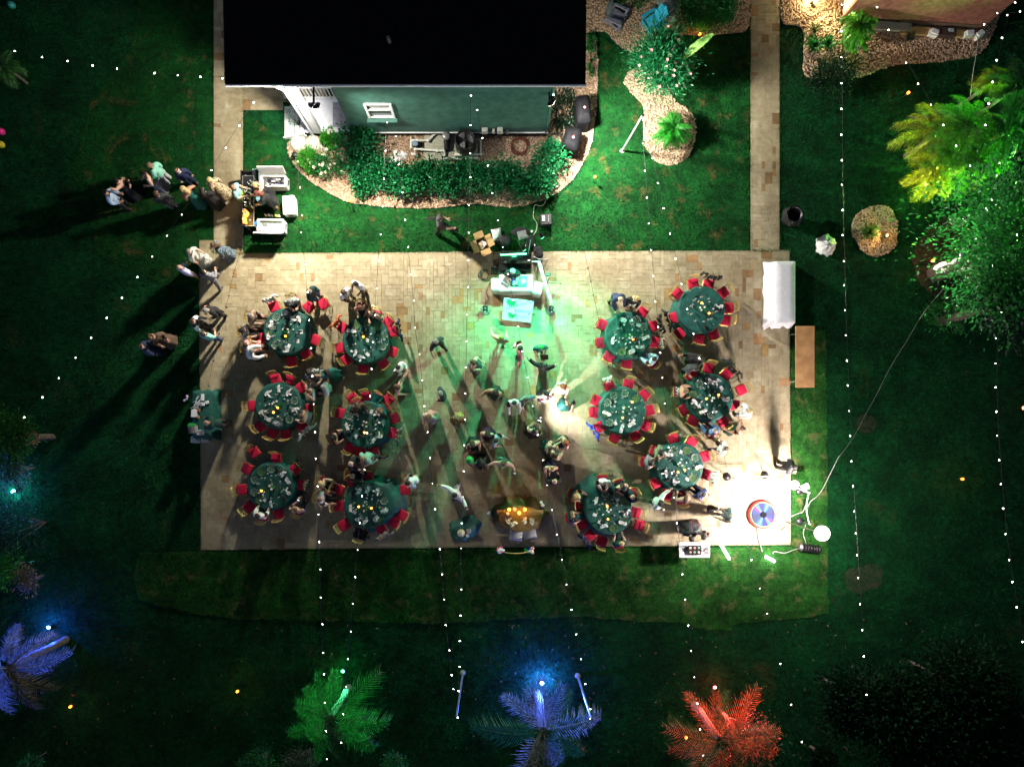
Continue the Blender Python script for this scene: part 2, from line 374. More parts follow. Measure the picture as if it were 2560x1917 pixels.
# grass blades over every lawn
EXCL = [PATIO, PATHL, PATHB, PATHR, HOUSEP]+[BEDP[k] for k in BEDP]
def blades(n, x0, x1, y0, y1, zfun_polys, mat, hmin, hmax, keep=None, zs=()):
    X = RNG.uniform(x0, x1, n); Y = RNG.uniform(y0, y1, n); k = np.ones(n, bool)
    for p in EXCL: k &= ~inpoly(X, Y, p)
    if keep is not None:
        kk = np.zeros(n, bool)
        for p in keep: kk |= inpoly(X, Y, p)
        k &= kk
    else:
        for p in zfun_polys: k &= ~inpoly(X, Y, p)
    X, Y = X[k], Y[k]; m = len(X)
    Z = np.zeros(m)
    if keep is not None:
        for p, z in zip(keep, zs): Z[inpoly(X, Y, p)] = z
    A = RNG.uniform(0, 2*pi, m); h = RNG.uniform(hmin, hmax, m); w = RNG.uniform(.010,.024, m); ln = RNG.uniform(.3, 1.1, m)*h; B = A+pi/2+RNG.uniform(-.6,.6, m)
    v0 = np.stack([X-np.cos(A)*w, Y-np.sin(A)*w, Z], -1); v1 = np.stack([X+np.cos(A)*w, Y+np.sin(A)*w, Z], -1)
    v2 = np.stack([X+np.cos(B)*ln, Y+np.sin(B)*ln, Z+h*.75], -1)
    V = np.stack([v0, v1, v2], 1).reshape(-1,3); Fc = np.arange(3*m).reshape(-1,3)
    return npmesh('grass', V, Fc, mat, 3)
tag(obj('grass', blades(330000, -21.5, 22.5, -14.8, 18.5, [SOD1, SOD2, SOD3], mlawn, .05, .12)), 'short green grass blades of the old lawn', 'grass', kind='stuff')
tag(obj('grass', blades(300000, -21, 12, 4, 18.5, [], msod, .03, .07, keep=[SOD2, SOD3], zs=(.030,.012))), 'short green grass of the settled turf by the house', 'grass', kind='stuff')
tag(obj('grass', blades(240000, -15.5, 14, -8.6, 5, [], mnew, .03, .07, keep=[SOD1], zs=(.045,))), 'yellowish grass of the newly laid turf round the patio', 'grass', kind='stuff')
# blades creeping over the paving edge
pb, pf = [], []
for poly in (PATIO, PATHL, PATHR):
    for i in range(len(poly)):
        a, b = Vector(poly[i]), Vector(poly[(i+1) % len(poly)]); n = int((b-a).length*95); nrm = Vector((a.y-b.y, b.x-a.x)).normalized()
        for k in range(n):
            q = a.lerp(b, random.random())+nrm*random.uniform(-.05,.05); t = random.uniform(0, 2*pi); h = random.uniform(.03,.08); o = len(pb); r = Vector((math.cos(t), math.sin(t)))
            pb += [(q.x-r.y*.012, q.y+r.x*.012, .01), (q.x+r.y*.012, q.y-r.x*.012, .01), (q.x+r.x*h, q.y+r.y*h, .05+h*.5)]; pf.append((o, o+1, o+2))
tag(obj('edge_grass', npmesh('edge_grass', np.array(pb), np.array(pf), mnew, 3)), 'ragged grass creeping over the paving edges', 'grass', kind='stuff')
# fallen leaves scattered on the lawn
LV = []; nl = 240; X = RNG.uniform(-20, 20, nl); Y = RNG.uniform(-13.5, -7.6, nl)
a = RNG.uniform(0, 2*pi, nl); s = RNG.uniform(.03, .07, nl); c_, s_ = np.cos(a), np.sin(a)
V = np.stack([np.stack([X-c_*s, Y-s_*s, np.full(nl, .08)], -1), np.stack([X-s_*s*.4, Y+c_*s*.4, np.full(nl, .095)], -1), np.stack([X+c_*s, Y+s_*s, np.full(nl, .085)], -1), np.stack([X+s_*s*.4, Y-c_*s*.4, np.full(nl, .09)], -1)], 1).reshape(-1,3)
tag(obj('fallen_leaves', npmesh('fallen_leaves', V, np.arange(4*nl).reshape(-1,4), M('dry_leaf', (.16,.12,.06), .8, c2=(.26,.2,.12)), 4)), 'dry fallen leaves scattered over the lawn below the patio', 'leaves', kind='stuff')
# ------------------------------------------------------------------ house
mstucco = M('green_stucco', (.038,.125,.105), .6, c2=(.052,.155,.13), scale=3, bump=.5, bscale=9)
mwhite = M('white_paint', (.72,.73,.76), .5, var=.05)
mdark = M('dark_void', (.01,.012,.012), .9)
mroof = M('black_shingle', (.0035,.0035,.004), .85, c2=(.006,.006,.007), scale=12, bump=.5, spec=.12)
mglass = M('window_glass', (.03,.04,.04), .08, spec=.6)
mblack = M('black_plastic', (.012,.012,.014), .45)
mpvc = M('white_pvc', (.62,.63,.58), .4, var=.08)
mconc = M('concrete', (.36,.36,.30), .9, scale=12, bump=.4)
mgrey = M('grey_metal', (.3,.31,.32), .4, metal=.6)
YW, XL, XR, ZE = 11.9, -5.84, 1.99, 4.9
house = thing('house', 'dark roofed house with teal green stucco wall beside the patio lawn', 'house', ((XL+XR)/2, YW+4, 0))
def hp(mb, name, mat, smooth=False, par=None):
    o = mb.build(name, mat, par or house, smooth)
    if not par: o.matrix_parent_inverse = Matrix.Translation(house.location).inverted()
    return o
hp(MB().box(((XL+XR)/2, YW+4.6, .26), (XR-XL-.1, 9.1, .50)), 'foundation', M('dark_base', (.02,.025,.023), .9))
w = MB()
# wall with a real window opening
wx0, wx1, wz0, wz1 = -4.95, -3.93, 1.90, 3.03
for (x0, x1, z0, z1) in ((XL, wx0, .51, 4.85), (wx1, XR, .51, 4.85), (wx0, wx1, .51, wz0), (wx0, wx1, wz1, 4.85)):
    w.box(((x0+x1)/2, YW+.1, (z0+z1)/2), (x1-x0, .2, z1-z0))
w.box((XL+.1, YW+4.7, 2.68), (.2, 9.0, 4.34)); w.box((XR-.1, YW+4.7, 2.68), (.2, 9.0, 4.34))
hp(w, 'wall', mstucco)
hp(MB().box(((XL+XR)/2, YW-.02, .50), (XR-XL, .05, .025)), 'sill_line', mwhite)
wf = MB()
for x in (wx0+.04, wx1-.04): wf.box((x, YW-.01, (wz0+wz1)/2), (.08, .1, wz1-wz0))
for z in (wz0+.04, wz1-.03, 2.56): wf.box(((wx0+wx1)/2, YW-.008, z), (wx1-wx0-.16, .09, .07))
win = hp(wf, 'window', mwhite)
for z0, z1 in ((wz0+.075, 2.525), (2.595, wz1-.065)):
    q = MB().box(((wx0+wx1)/2, YW+.03, (z0+z1)/2), (wx1-wx0-.17, .02, z1-z0)).build('pane', mglass, win)
MBs = MB().box(((wx0+wx1)/2, YW-.09, 1.83), (1.14, .2, .07)).build('sill', mstucco, win)
# roof, nearly flat towards the garden, with white drip edge and soffit
ex0, ex1, ey = -9.22, 2.95, 11.64
r = MB(); sl = .055
r.add([(ex0,ey,ZE),(ex1,ey,ZE),(ex1,ey+11,ZE+11*sl),(ex0,ey+11,ZE+11*sl),(ex0,ey,ZE+.1),(ex1,ey,ZE+.1),(ex1,ey+11,ZE+11*sl+.1),(ex0,ey+11,ZE+11*sl+.1)], [(3,2,1,0),(4,5,6,7),(0,1,5,4),(1,2,6,5),(2,3,7,6),(3,0,4,7)])
roof = hp(r, 'roof', mroof)
sh = MB()
for k in range(1, 58):
    y = ey+k*.19; sh.box(((ex0+ex1)/2, y, ZE+.104+(y-ey)*sl), (ex1-ex0, .19, .012), rx=.02)
tag(sh.build('shingles', mroof, roof), kind='stuff')
MB().lathe([(.06,0),(.06,.3),(.05,.3)], 8, (P(973,104,5.2).x, P(973,104,5.2).y, 5.15)).build('vent_pipe', mgrey, roof)
hp(MB().box(((ex0+ex1)/2, ey-.03, ZE+.055), (ex1-ex0+.04, .05, .09)), 'fascia', mwhite)
hp(MB().box((ex0-.03, ey+5, ZE+.3), (.04, 9.9, .08), rx=sl), 'fascia', M('dark_fascia', (.02,.02,.02), .7))
# downspout: out of the eave, back to the post, down, kicked out at the foot
ds = MB(); dx = -7.52
ds.tube([(ex0+1.55,ey+.05,ZE-.02),(-7.6,11.75,4.55),(dx,YW-.02,4.1),(dx,YW-.02,.35),(dx+.05,YW-.18,.12),(dx+.1,YW-.4,.06)], .055, 6)
mpor = M('porch_white', (.46,.47,.52), .6, var=.05)
hp(ds, 'downspout', mpor)
hp(MB().rbox((-7.26, YW+.06, .5), (.28, .24, 4.38), .02), 'porch_post', mpor)
porch = hp(MB().box(((-7.75+XL)/2, YW+.68, .455), (XL+7.75, 1.36, .09)), 'porch_deck', M('pale_deck_paint', (.60,.62,.70), .6, var=.06))
MB().box(((-7.75+XL)/2, YW+.72, .2), (XL+7.75-.1, 1.2, .40)).build('porch_base', M('dark_base'), porch)
for z in (.62, 1.45): hp(MB().box(((-8.6+XL)/2, YW+1.33, z), (XL+8.6-.05, .06, .06)), 'porch_rail', mwhite)
for k in range(19):
    hp(MB().box((-8.5+k*.14, YW+1.33, 1.03), (.04, .04, .77)), 'baluster', mwhite)
for k in range(4):
    hp(MB().box((-7.90-k*.24, YW+.60, .37-k*.105), (.19, 1.25, .04)), 'stair_tread', mpor)
hp(MB().box((-8.25, YW-.06, .20), (1.0, .04, .26), ry=-.40), 'stair_stringer', mwhite)
hp(MB().box((-6.3, YW+.7, .508), (.7, 1.0, .012)), 'deck_shade_patch', M('painted_shade_grey', (.24,.24,.29), .9))  # flat grey sheet painting the house wall's shadow onto the deck
for x, wd, h, z, c in ((P(1213,323).x, .24, .32, .65, mpvc), (P(1234,323).x, .09, .2, .68, mpvc), (P(1250,321).x, .22, .36, .65, mpvc), (P(1268,324).x, .1, .18, .62, mgrey)):
    hp(MB().rbox((x, YW-.08, z), (wd, .14, h), .015), 'meter_box', c)
hp(MB().tube([(1.9,YW-.05,4.6),(1.9,YW-.05,.5)], .03, 6), 'corner_pipe', mstucco)
# flood lights under the eave
def flood(x, y, z, heads, label, size=.2):
    t = thing('flood_light', label, 'lamp', (x, y, z))
    MB().box((0,.24,.06), (.06,.56,.06)).build('bracket', mblack, t)
    for (target, energy, color, angle, blend) in heads:
        d = (Vector(target)-Vector((x,y,z))).normalized(); o = Vector((d.x*.06, d.y*.06, 0))
        MB().tube([o, o+d*.13], [.05,.10], 10).build('housing', mblack, t)
        MB().tube([o+d*.131, o+d*.137], .085, 10).build('lens', M('flood_lens', (.9,.9,.85), .3, emit=(1,.9,.7), es=12), t)
        light('SPOT', t, Vector((x,y,z))+o+d*.2, energy, color, target, size, angle, blend)
WARM = (1,.93,.77)
flood(-6.3, 11.12, 4.72, [((-4.0,-1.0,0), 4100, WARM, 138, .6), ((-13.5,10.0,0), 2300, WARM, 132, .7), ((-1.5,10.3,0), 1000, WARM, 85, .8)], 'multi headed flood light under the house eave aimed over patio and lawn')  # third head added to brighten the pool equipment along the wall
flood(1.80, 11.66, 3.80, [((12.5,6.5,0), 5200, (1,.95,.84), 150, .6), ((6.5,16.0,0), 1300, (1,.93,.8), 110, .7), ((2.6,7.5,0), 250, (.98,.97,.9), 140, .6)], 'flood light on the house corner glaring along the green wall')

t = thing('added_porch_lamp', 'added unseen lamp under the porch roof lighting the deck', 'lamp', (-6.75, 12.7, 4.84))
MB().lathe([(.12,0),(.13,-.03),(.10,-.07),(.03,-.09)], 14).build('lamp_globe', M('added_lamp_globe', (.9,.9,.95), .4, emit=(.9,.92,1), es=3), t, True)
MB().lathe([(.14,.0),(.14,.02)], 14).build('lamp_base', mwhite, t)
light('POINT', t, (-6.75,12.7,4.62), 75, (.92,.92,1), size=.1)  # unseen lamp, added to brighten the porch deck
# ------------------------------------------------------------------ wooden hut at the far corner
hx0, hy0 = (P(2100,50).x, P(2100,50).y); hx1, hy1 = (P(2450,73).x, P(2450,73).y)
ang = math.atan2(hy1-hy0, hx1-hx0); LH = math.hypot(hx1-hx0, hy1-hy0)
hut = thing('wooden_hut', 'reddish brown timber clad hut at the end of the gravel bed', 'hut', (hx0, hy0, 0), ang)
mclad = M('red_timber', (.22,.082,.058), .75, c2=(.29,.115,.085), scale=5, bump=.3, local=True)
MB().box((LH/2, 2.45, 1.6), (LH-.06, 4.8, 2.9)).build('wall', M('hut_core', (.2,.1,.06), .9), hut)
bd = MB()
for k in range(22): bd.box((LH/2, -.012, .42+k*.13), (LH, .05, .122), rx=-.06)
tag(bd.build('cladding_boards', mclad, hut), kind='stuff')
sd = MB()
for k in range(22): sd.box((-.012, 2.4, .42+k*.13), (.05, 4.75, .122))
tag(sd.build('side_boards', M('lamplit_ochre_timber', (.50,.33,.14), .7, local=True), hut), kind='stuff')  # warm lamplight on this side is painted into the board colour
MB().box((LH/2, 2.3, 3.36), (LH+.2, 5.0, .12)).build('roof', M('hut_roof', (.12,.1,.09), .9), hut)
MB().box((LH*.32, -.22, .10), (LH*.35, .32, .16)).build('plinth', mconc, hut)
lt = MB()
for k in range(46):
    lt.box((LH*.42+k*.075, -.05, .24), (.02, .03, .26), ry=.7); lt.box((LH*.42+k*.075, -.04, .24), (.02, .03, .26), ry=-.7)
tag(lt.build('lattice', M('lattice_wood', (.10,.06,.04), .8), hut), kind='stuff')
MB().box((LH*.7, -.32, .09), (LH*.55, .30, .14)).build('plinth', M('lamplit_ochre_timber'), hut)
for u, v, rz, lb in ((2326,90,-.35,'pale stone block lying on gravel at the hut lattice'), (2414,93,.05,'two-tiered pale block against the hut beside a cable'), (2440,95,.6,'tilted pale block at the hut corner under a cable')):
    p = P(u, v); t = thing('stone_block', lb, 'block', (p.x, p.y, .04), rz)
    MB().rbox((0,0,0), (.36,.24,.2), .02).build('block', mpvc, t); MB().rbox((.02,.03,.2), (.30,.2,.06), .02).build('cap', mwhite, t)
p = P(2362,88); MB().rbox((0,0,0), (.7,.3,.16), .03)
t = thing('wooden_crate', 'low dark brown crate between pale blocks by the hut', 'crate', (p.x, p.y, .04), -.06)
MB().rbox((0,0,0), (.62,.34,.22), .02).build('crate_body', M('dark_crate', (.05,.03,.025), .8), t)
MB().box((.08,.05,.24), (.2,.12,.03)).build('label_plate', M('pale_blue_plastic', (.35,.45,.5), .5), t)

# ------------------------------------------------------------------ pool equipment and clutter along the wall
p = P(1131,373); t = thing('concrete_pad', 'concrete pad under the pool equipment by the house wall', 'pad', (p.x, p.y, .05))
MB().rbox((0,0,0), (2.25,1.05,.10), .03).build('slab', mconc, t)
p = P(1163,352,.8); t = thing('heat_pump', 'black barrel shaped pool heat pump with fan on top', 'heat pump', (p.x, p.y, .15))
MB().lathe([(.40,0),(.42,.05),(.42,.72),(.40,.78),(.37,.80),(.35,.74),(.30,.66)], 20).build('casing', mblack, t, True)
for k in range(3):
    MB().sheet(lambda a, b, k=k: (math.cos(k*2.09+a*.9-.4)*(.08+.24*b), math.sin(k*2.09+a*.9-.4)*(.08+.24*b), .70+.05*a), 4, 4).build('fan_blade', M('blade_grey', (.30,.29,.33), .35, metal=.3), t)
MB().lathe([(.07,.68),(.07,.78),(.03,.8)], 10).build('hub', mblack, t)
gr = MB()
for k in range(10): gr.box((0,0,.79), (.74,.008,.008), rz=k*pi/10)
gr.build('grille', mblack, t)
p = P(1118,353); t = thing('pool_pump', 'grey pool pump with strainer pot on the concrete pad', 'pump', (p.x, p.y, .15))
MB().lathe([(.13,0),(.15,.05),(.15,.32),(.17,.34),(.17,.40),(.10,.44)], 12).build('strainer_pot', mgrey, t, True)
MB().tube([(0,-.1,.15),(0,-.5,.15)], [.12,.11], 10).build('motor', mblack, t)
MB().box((0,-.3,.03), (.22,.36,.06)).build('base', mblack, t)
def pipes(lines, label):
    t = thing('pool_pipes', label, 'pipes', (P(*lines[0][0]).x, P(*lines[0][0]).y, 0))
    for ln in lines:
        m = MB().tube([(P(u,v).x-t.location.x, P(u,v).y-t.location.y, .26) for u, v in ln], .055, 7).build('pipe', mpvc, t, True)
        for u, v in ln[1:-1]: MB().ball((P(u,v).x-t.location.x, P(u,v).y-t.location.y, .26), .075, 8, 6).build('elbow', mpvc, t, True)
pipes([[(1030,358),(1046,358),(1072,358),(1090,340),(1122,340),(1122,334)],[(1030,392),(1040,392),(1040,380),(1095,383),(1112,383),(1112,402),(1196,402)],[(1135,393),(1202,393),(1202,357),(1192,357)],[(1030,350),(1030,378)]], 'white pool pipes looping over the concrete pad by the wall')
p = P(1041,369); t = thing('valve_tank', 'small dark valve tank with a blue ring among white pipes', 'valve', (p.x, p.y, .04))
MB().lathe([(.12,0),(.13,.3),(.1,.34)], 12).build('tank', mblack, t); MB().lathe([(.09,.34),(.12,.36),(.12,.4),(.07,.41)], 12).build('ring', M('blue_grey', (.14,.2,.3), .5), t)
def sack(u, v, w, h, rz, lb, mat, grp=None, z=.04):
    p = P(u, v); m = MB()
    m.sheet(lambda a, b: (w*(a-.5)*(1-.12*math.sin(pi*b)), h*(b-.5)*(1-.1*math.sin(pi*a)), z+.22*min(w,h)*2*(math.sin(pi*a)*math.sin(pi*b))**.5*(1+.25*math.sin(a*11+u)*math.cos(b*9))), 10, 10)
    o = m.build('sack', mat, None, True, (p.x, p.y, 0), rz); return tag(o, lb, 'sack', grp)
sack(990,402,.55,.32,-.05,'white filled sack lying flat behind the hedge', mwhite)
sack(991,384,.25,.28,.4,'small round white sack leaning on a larger one', mwhite)
sack(1010,388,.36,.26,-.5,'wedge shaped white sack at the end of the sack pile', mwhite)
for u, v, s, lb in ((747,358,.32,'pale boulder at the foot of the porch stair'),(784,361,.30,'pale boulder below the downspout spout'),(812,366,.2,'small pale stone under the flowering shrub')):
    p = P(u, v); tag(MB().ball((0,0,.1), s, 9, 7, (1,1.2,.6), .12).build('boulder', M('pale_rock', (.42,.42,.36), .9, bump=.5), None, False, (p.x,p.y,0)), lb, 'stone')
def coil(u, v, r, n, wob, mat, lb, name='garden_hose', cat='hose', thick=.014):
    p = P(u, v); pts = []; rnd = random.Random(int(u))
    for k in range(n*16):
        a = 2*pi*k/16; rr = r*(.82+.2*math.sin(k*.37)*wob+.1*rnd.random()); pts.append((rr*math.cos(a)+.03*math.sin(k*.11), rr*math.sin(a), .05+.05*rnd.random()))
    return tag(MB().tube(pts, thick, 5).build(name, mat, None, True, (p.x, p.y, .03)), lb, cat)
coil(1302,369,.37,6,1,M('brown_rubber', (.12,.035,.02), .6),'coiled brown garden hose on gravel by the wall', thick=.02)
coil(1392,358,.33,4,1.4,mblack,'loose black hose coil at the house corner')
def covered_grill(u, v, w, d, h, rz, lb):
    p = P(u, v); t = thing('covered_grill', lb, 'grill', (p.x, p.y, 0), rz); rings = []
    for k in range(9):
        z = h*k/8; s = 1.0-.10*(k/8)**2-(.45 if k == 8 else 0); pts = []
        for x, y in rrect(w*s, d*s, .16*s, 5):
            f = 1+.05*math.sin(9*math.atan2(y,x)+k*.6)*(1-k/9); pts.append((x*f, y*f, z+.02*math.sin(5*math.atan2(y,x)+k)))
        rings.append(pts)
    MB().loft(rings).build('cover', M('black_cover', (.006,.006,.008), .7, bump=.3, spec=.12), t, True)
    MB().add([(.03,.06,h+.012),(.09,0,h+.014),(.03,-.06,h+.012),(-.03,0,h+.012)], [(0,1,2,3)]).build('emblem', M('pink_emblem', (.6,.2,.2), .6), t)
covered_grill(1452,298,.62,1.15,1.05,.1,'grill under a knotted black cover nearer the house eave')
covered_grill(1425,368,.72,.95,1.0,-.25,'wide grill under a black cover beside the gravel edge')
# ------------------------------------------------------------------ plants
LEAFM = {}
def leafmat(key, c=(.02,.1,.02), tr=.35, rough=.45):
    if key not in LEAFM: LEAFM[key] = M('leaf_'+key, c, rough, c2=tuple(x*1.8 for x in c), scale=9, trans=tr, var=.45, spec=.12 if rough > .6 else .4)
    return LEAFM[key]
def leaves(n, rad, size, clumps, aspect=.45, flat=.55, seed=0, droop=.2, fill=.55):
    """n leaf quads gathered in clumps through an ellipsoid; returns V,F"""
    r = np.random.default_rng(seed)
    d = r.normal(size=(clumps,3)); d /= np.linalg.norm(d, axis=1)[:,None]; d[:,2] = np.abs(d[:,2])*r.choice([1,1,1,-.35], clumps)
    cc = d*(fill+(1-fill)*r.random((clumps,1)))*np.array(rad)*.86
    cs = r.uniform(.16,.34, clumps)*min(rad[0], rad[1])
    k = r.integers(0, clumps, n); pos = cc[k]+r.normal(size=(n,3))*cs[k][:,None]*np.array([1,1,.75])
    out = pos-cc[k]*.3; out += r.normal(size=(n,3))*flat*np.linalg.norm(out, axis=1)[:,None]; out[:,2] += .25*np.linalg.norm(out, axis=1)-droop*.2
    ax = out/ (np.linalg.norm(out, axis=1)[:,None]+1e-9)
    sd = np.cross(ax, r.normal(size=(n,3))); sd /= (np.linalg.norm(sd, axis=1)[:,None]+1e-9)
    # lay most leaf faces towards the sky
    up = np.cross(ax, sd); flip = up[:,2] < 0; sd[flip] *= -1
    L = size*r.uniform(.6,1.35, n)[:,None]; Wd = L*aspect
    v0 = pos; v1 = pos+ax*L*.45+sd*Wd*.5; v2 = pos+ax*L; v3 = pos+ax*L*.45-sd*Wd*.5
    v2[:,2] -= droop*L[:,0]*.3
    return np.stack([v0,v1,v2,v3], 1).reshape(-1,3), np.arange(4*n).reshape(-1,4)
def bush(u, v, rad, n, size, clumps, mat, label, cat='shrub', name='shrub', z=0, seed=None, aspect=.45, flowers=None, grp=None, trunk=None, h=None, px_z=None, fill=.55):
    zc = h if h is not None else rad[2]*.75
    p = PG(u, v, zc if px_z is None else px_z); seed = int(u*7+v) if seed is None else seed
    t = thing(name, label, cat, (p.x, p.y, z), 0, grp)
    V, Fc = leaves(n, rad, size, clumps, aspect, seed=seed, fill=fill); V = V+np.array([0,0,zc]); V[:,2] = np.maximum(V[:,2], .05)
    o = obj('crown', npmesh('crown', V, Fc, mat, 4), t)
    st = MB(); rnd = random.Random(seed)
    if trunk:
        st.tube([(0,0,0),(.05,.03,zc*.4),(trunk[1][0]*.6,trunk[1][1]*.6,zc*.75)], [trunk[0]*1.25,trunk[0],trunk[0]*.7], 9)
    else: st.tube([(0,0,0),(.01,.01,zc*.6)], [.035,.02], 6)
    for k in range(9 if trunk else 6):
        a = rnd.uniform(0,2*pi); q = rnd.uniform(.3,.6); s0 = zc*rnd.uniform(.2,.6) if trunk else 0
        st.tube([(0,0,s0),(rad[0]*q*.5*math.cos(a), rad[1]*q*.5*math.sin(a), max(s0, zc*.55)+.05),(rad[0]*q*math.cos(a), rad[1]*q*math.sin(a), zc+rad[2]*.2)], [.02+(trunk[0]*.3 if trunk else 0),.014+(trunk[0]*.15 if trunk else 0),.006], 5)
    st.build('trunk' if trunk else 'stem', M('bark', (.05,.04,.03), .9, bump=.7, c2=(.11,.09,.065), scale=14), t)
    if flowers:
        fm, cnt = flowers; idx = np.random.default_rng(seed+1).integers(0, n, cnt); f = MB()
        for i in idx:
            c = V[i*4+2]; 
            if c[2] < zc*.6: continue
            for q in range(5):
                a = q*2*pi/5; f.add([(c[0],c[1],c[2]+.02),(c[0]+.05*math.cos(a-.5),c[1]+.05*math.sin(a-.5),c[2]+.045),(c[0]+.075*math.cos(a),c[1]+.075*math.sin(a),c[2]+.035),(c[0]+.05*math.cos(a+.5),c[1]+.05*math.sin(a+.5),c[2]+.045)], [(0,1,2,3)])
        tag(f.build('flowers', fm, t), kind='stuff')
    return t
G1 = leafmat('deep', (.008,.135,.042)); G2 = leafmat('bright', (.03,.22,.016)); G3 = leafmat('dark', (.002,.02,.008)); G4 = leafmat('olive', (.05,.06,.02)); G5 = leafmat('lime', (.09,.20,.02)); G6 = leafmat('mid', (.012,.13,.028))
mpink = M('pink_petal', (.75,.45,.42), .7); mcream = M('cream_petal', (.68,.55,.45), .7); mrose = M('rose_petal', (.8,.15,.18), .6)
# clusia hedge in front of the pool equipment
hd = [(892,352,.78,1.0),(905,420,.62,.72),(955,440,.66,.74),(1010,452,.62,.70),(1060,440,.62,.72),(1112,448,.66,.74),(1165,440,.62,.72),(1218,446,.64,.75),(1262,438,.6,.72),(1305,455,.55,.7),(1352,452,.6,.75),(1372,392,.62,.85),(905,470,.4,.5)]
wheres = ['at the porch end of the hedge, tallest','against the tall round shrub','facing the white sacks','beside the white sacks','below the white pool pipes','in front of the pool pump','in front of the black heat pump','below the heat pump\'s right pipes','below the wall boxes','in front of the brown hose coil','at the gravel bend below the hoses','under the house corner beside the black hose','at the pebble edge below the tall shrub']
for (u, v, r, z), wh in zip(hd, wheres):
    bush(u, v, (r, r, z*.62), int(1500*r/.6), .12, 34, G1, 'glossy deep green hedge shrub '+wh, grp='hedge shrubs by the pool equipment', aspect=.62, h=z*.62)
bush(826,348,(.35,.35,.55),900,.11,18,G2,'bright green rose bush with a few pink roses', flowers=(mpink,7), aspect=.5)
bush(818,412,(.75,.5,.45),1500,.10,24,G6,'low bush with cream and pink flowers at the hedge end', flowers=(mcream,30))
bush(772,402,(.42,.42,.32),1700,.16,22,G2,'tufted bright green fern on the pebble bed', aspect=.16)
bush(738,292,(.45,.5,.7),260,.06,16,G6,'scraggly climbing rose by the porch stair', h=.9)
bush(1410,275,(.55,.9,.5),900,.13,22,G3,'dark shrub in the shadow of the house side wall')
bush(1478,140,(.22,1.2,.3),900,.09,26,G6,'low strip of ground cover along the house side', h=.2)
# clipped hedge, oleander, palms in the beds
bush(1766,24,(1.15,.75,.65),13000,.085,170,G6,'clipped rounded hedge beside the stone planter', h=.75, fill=.8)
bush(1655,152,(1.12,1.2,.85),11000,.16,70,G1,'large oleander with pale pink flower heads', flowers=(mpink,70), aspect=.24, h=1.3)
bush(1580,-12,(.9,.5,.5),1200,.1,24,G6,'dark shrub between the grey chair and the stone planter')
def banana():
    p = P(1742,120,1.9); t = thing('banana_leaf_plant', 'single long pale green banana leaf rising from the oleander', 'plant', (P(1705,152,.9).x, P(1705,152,.9).y, 0))
    a = Vector(P(1700,153,1.7))-t.location; b = Vector(P(1783,87,2.3))-t.location; d = b-a; s = Vector((-d.y,d.x,0)).normalized(); m = MB()
    def fn(i, j):
        c = a+d*j+Vector((0,0,.18*math.sin(pi*j))); wd = .16*math.sin(pi*min(1,.06+.94*j))**.6; q = (i-.5)*2; return tuple(c+s*wd*q+Vector((0,0,.05*abs(q)+.015*math.sin(j*40)*abs(q))))
    m.sheet(fn, 7, 22); m.build('leaf', leafmat('banana', (.20,.42,.10), .3), t, True)
    MB().tube([(0,0,0), a*.6+Vector((0,0,.3)), a, a+d*.9], [.05,.04,.025,.008], 7).build('stalk', leafmat('banana'), t, True)
banana()
# ---- palms: fronds are parts
def frond_mesh(L, nl, lw, ll, droop, seed, mat, name='frond'):
    r = random.Random(seed); V, Fs = [], []; N = 14; pts = []
    for k in range(N+1):
        t = k/N; x = L*t*(1-.10*t*droop); z = L*(.42*t-(.34+.5*droop)*t*t); pts.append(Vector((x, .03*L*math.sin(t*2+seed), z)))
    m = MB().tube(pts, [.028*(1-.85*k/N) for k in range(N+1)], 5)
    for i in range(nl):
        t = .12+.88*i/nl; k = min(N-1, int(t*N)); c = pts[k].lerp(pts[k+1], t*N-k); d = (pts[k+1]-pts[k]).normalized()
        for sd in (-1, 1):
            ln = ll*(math.sin(pi*min(1,.22+.74*t))**.6)*r.uniform(.62,1.15); side = Vector((0,sd,0))
            dirv = (side*1.0+d*(.45+.75*t)+Vector((0,0,r.uniform(.0,.28)))).normalized(); tip = c+dirv*ln+Vector((0,0,-ln*(.25+.35*droop)*r.uniform(.6,1.3)))
            mid = c+dirv*ln*.5+Vector((0,0,.02)); w = d*lw*.5
            m.add([c-w*.6, c+w*.6, mid+w, tip, mid-w], [(0,1,2,4),(4,2,3)])
    return m.mesh(name, mat)
FR = {}
def palm(u, v, zc, R, n, mat, label, seed=1, tr=.12, grp=None, ll=.55, droop=.5, lw=.030, nl=27, tiers=2, dead=None):
    c = P(u, v, zc); t = thing('palm_tree', label, 'palm', (c.x, c.y, 0), 0, grp); rnd = random.Random(seed)
    key = (mat.name, R, ll, droop, nl)
    if key not in FR: FR[key] = [frond_mesh(R, nl, lw, ll, droop*(.6+.4*q), seed+q, mat) for q in range(3)]
    MB().tube([(0,0,0),(.03,.0,zc*.3),(-.02,.02,zc*.7),(0,0,zc)], [tr*1.15,tr*1.0,tr,tr*1.1], 10).build('trunk', M('palm_bark', (.09,.075,.06), .9, bump=.9, c2=(.16,.14,.11), scale=10), t)
    for k in range(n):
        a = 2*pi*k/n*tiers+rnd.uniform(-.25,.25); o = obj('frond', rnd.choice(FR[key]), t, (0,0,zc-.03)); up = (k*tiers//n)
        o.rotation_euler = (rnd.uniform(-.6,.6), rnd.uniform(-.15,.45)-.40*up, a); s = rnd.uniform(.70,1.12)*(1-.12*up); o.scale = (s, s, s)
        if dead and rnd.random() < dead[1]: o.data = dead[0]
    return t
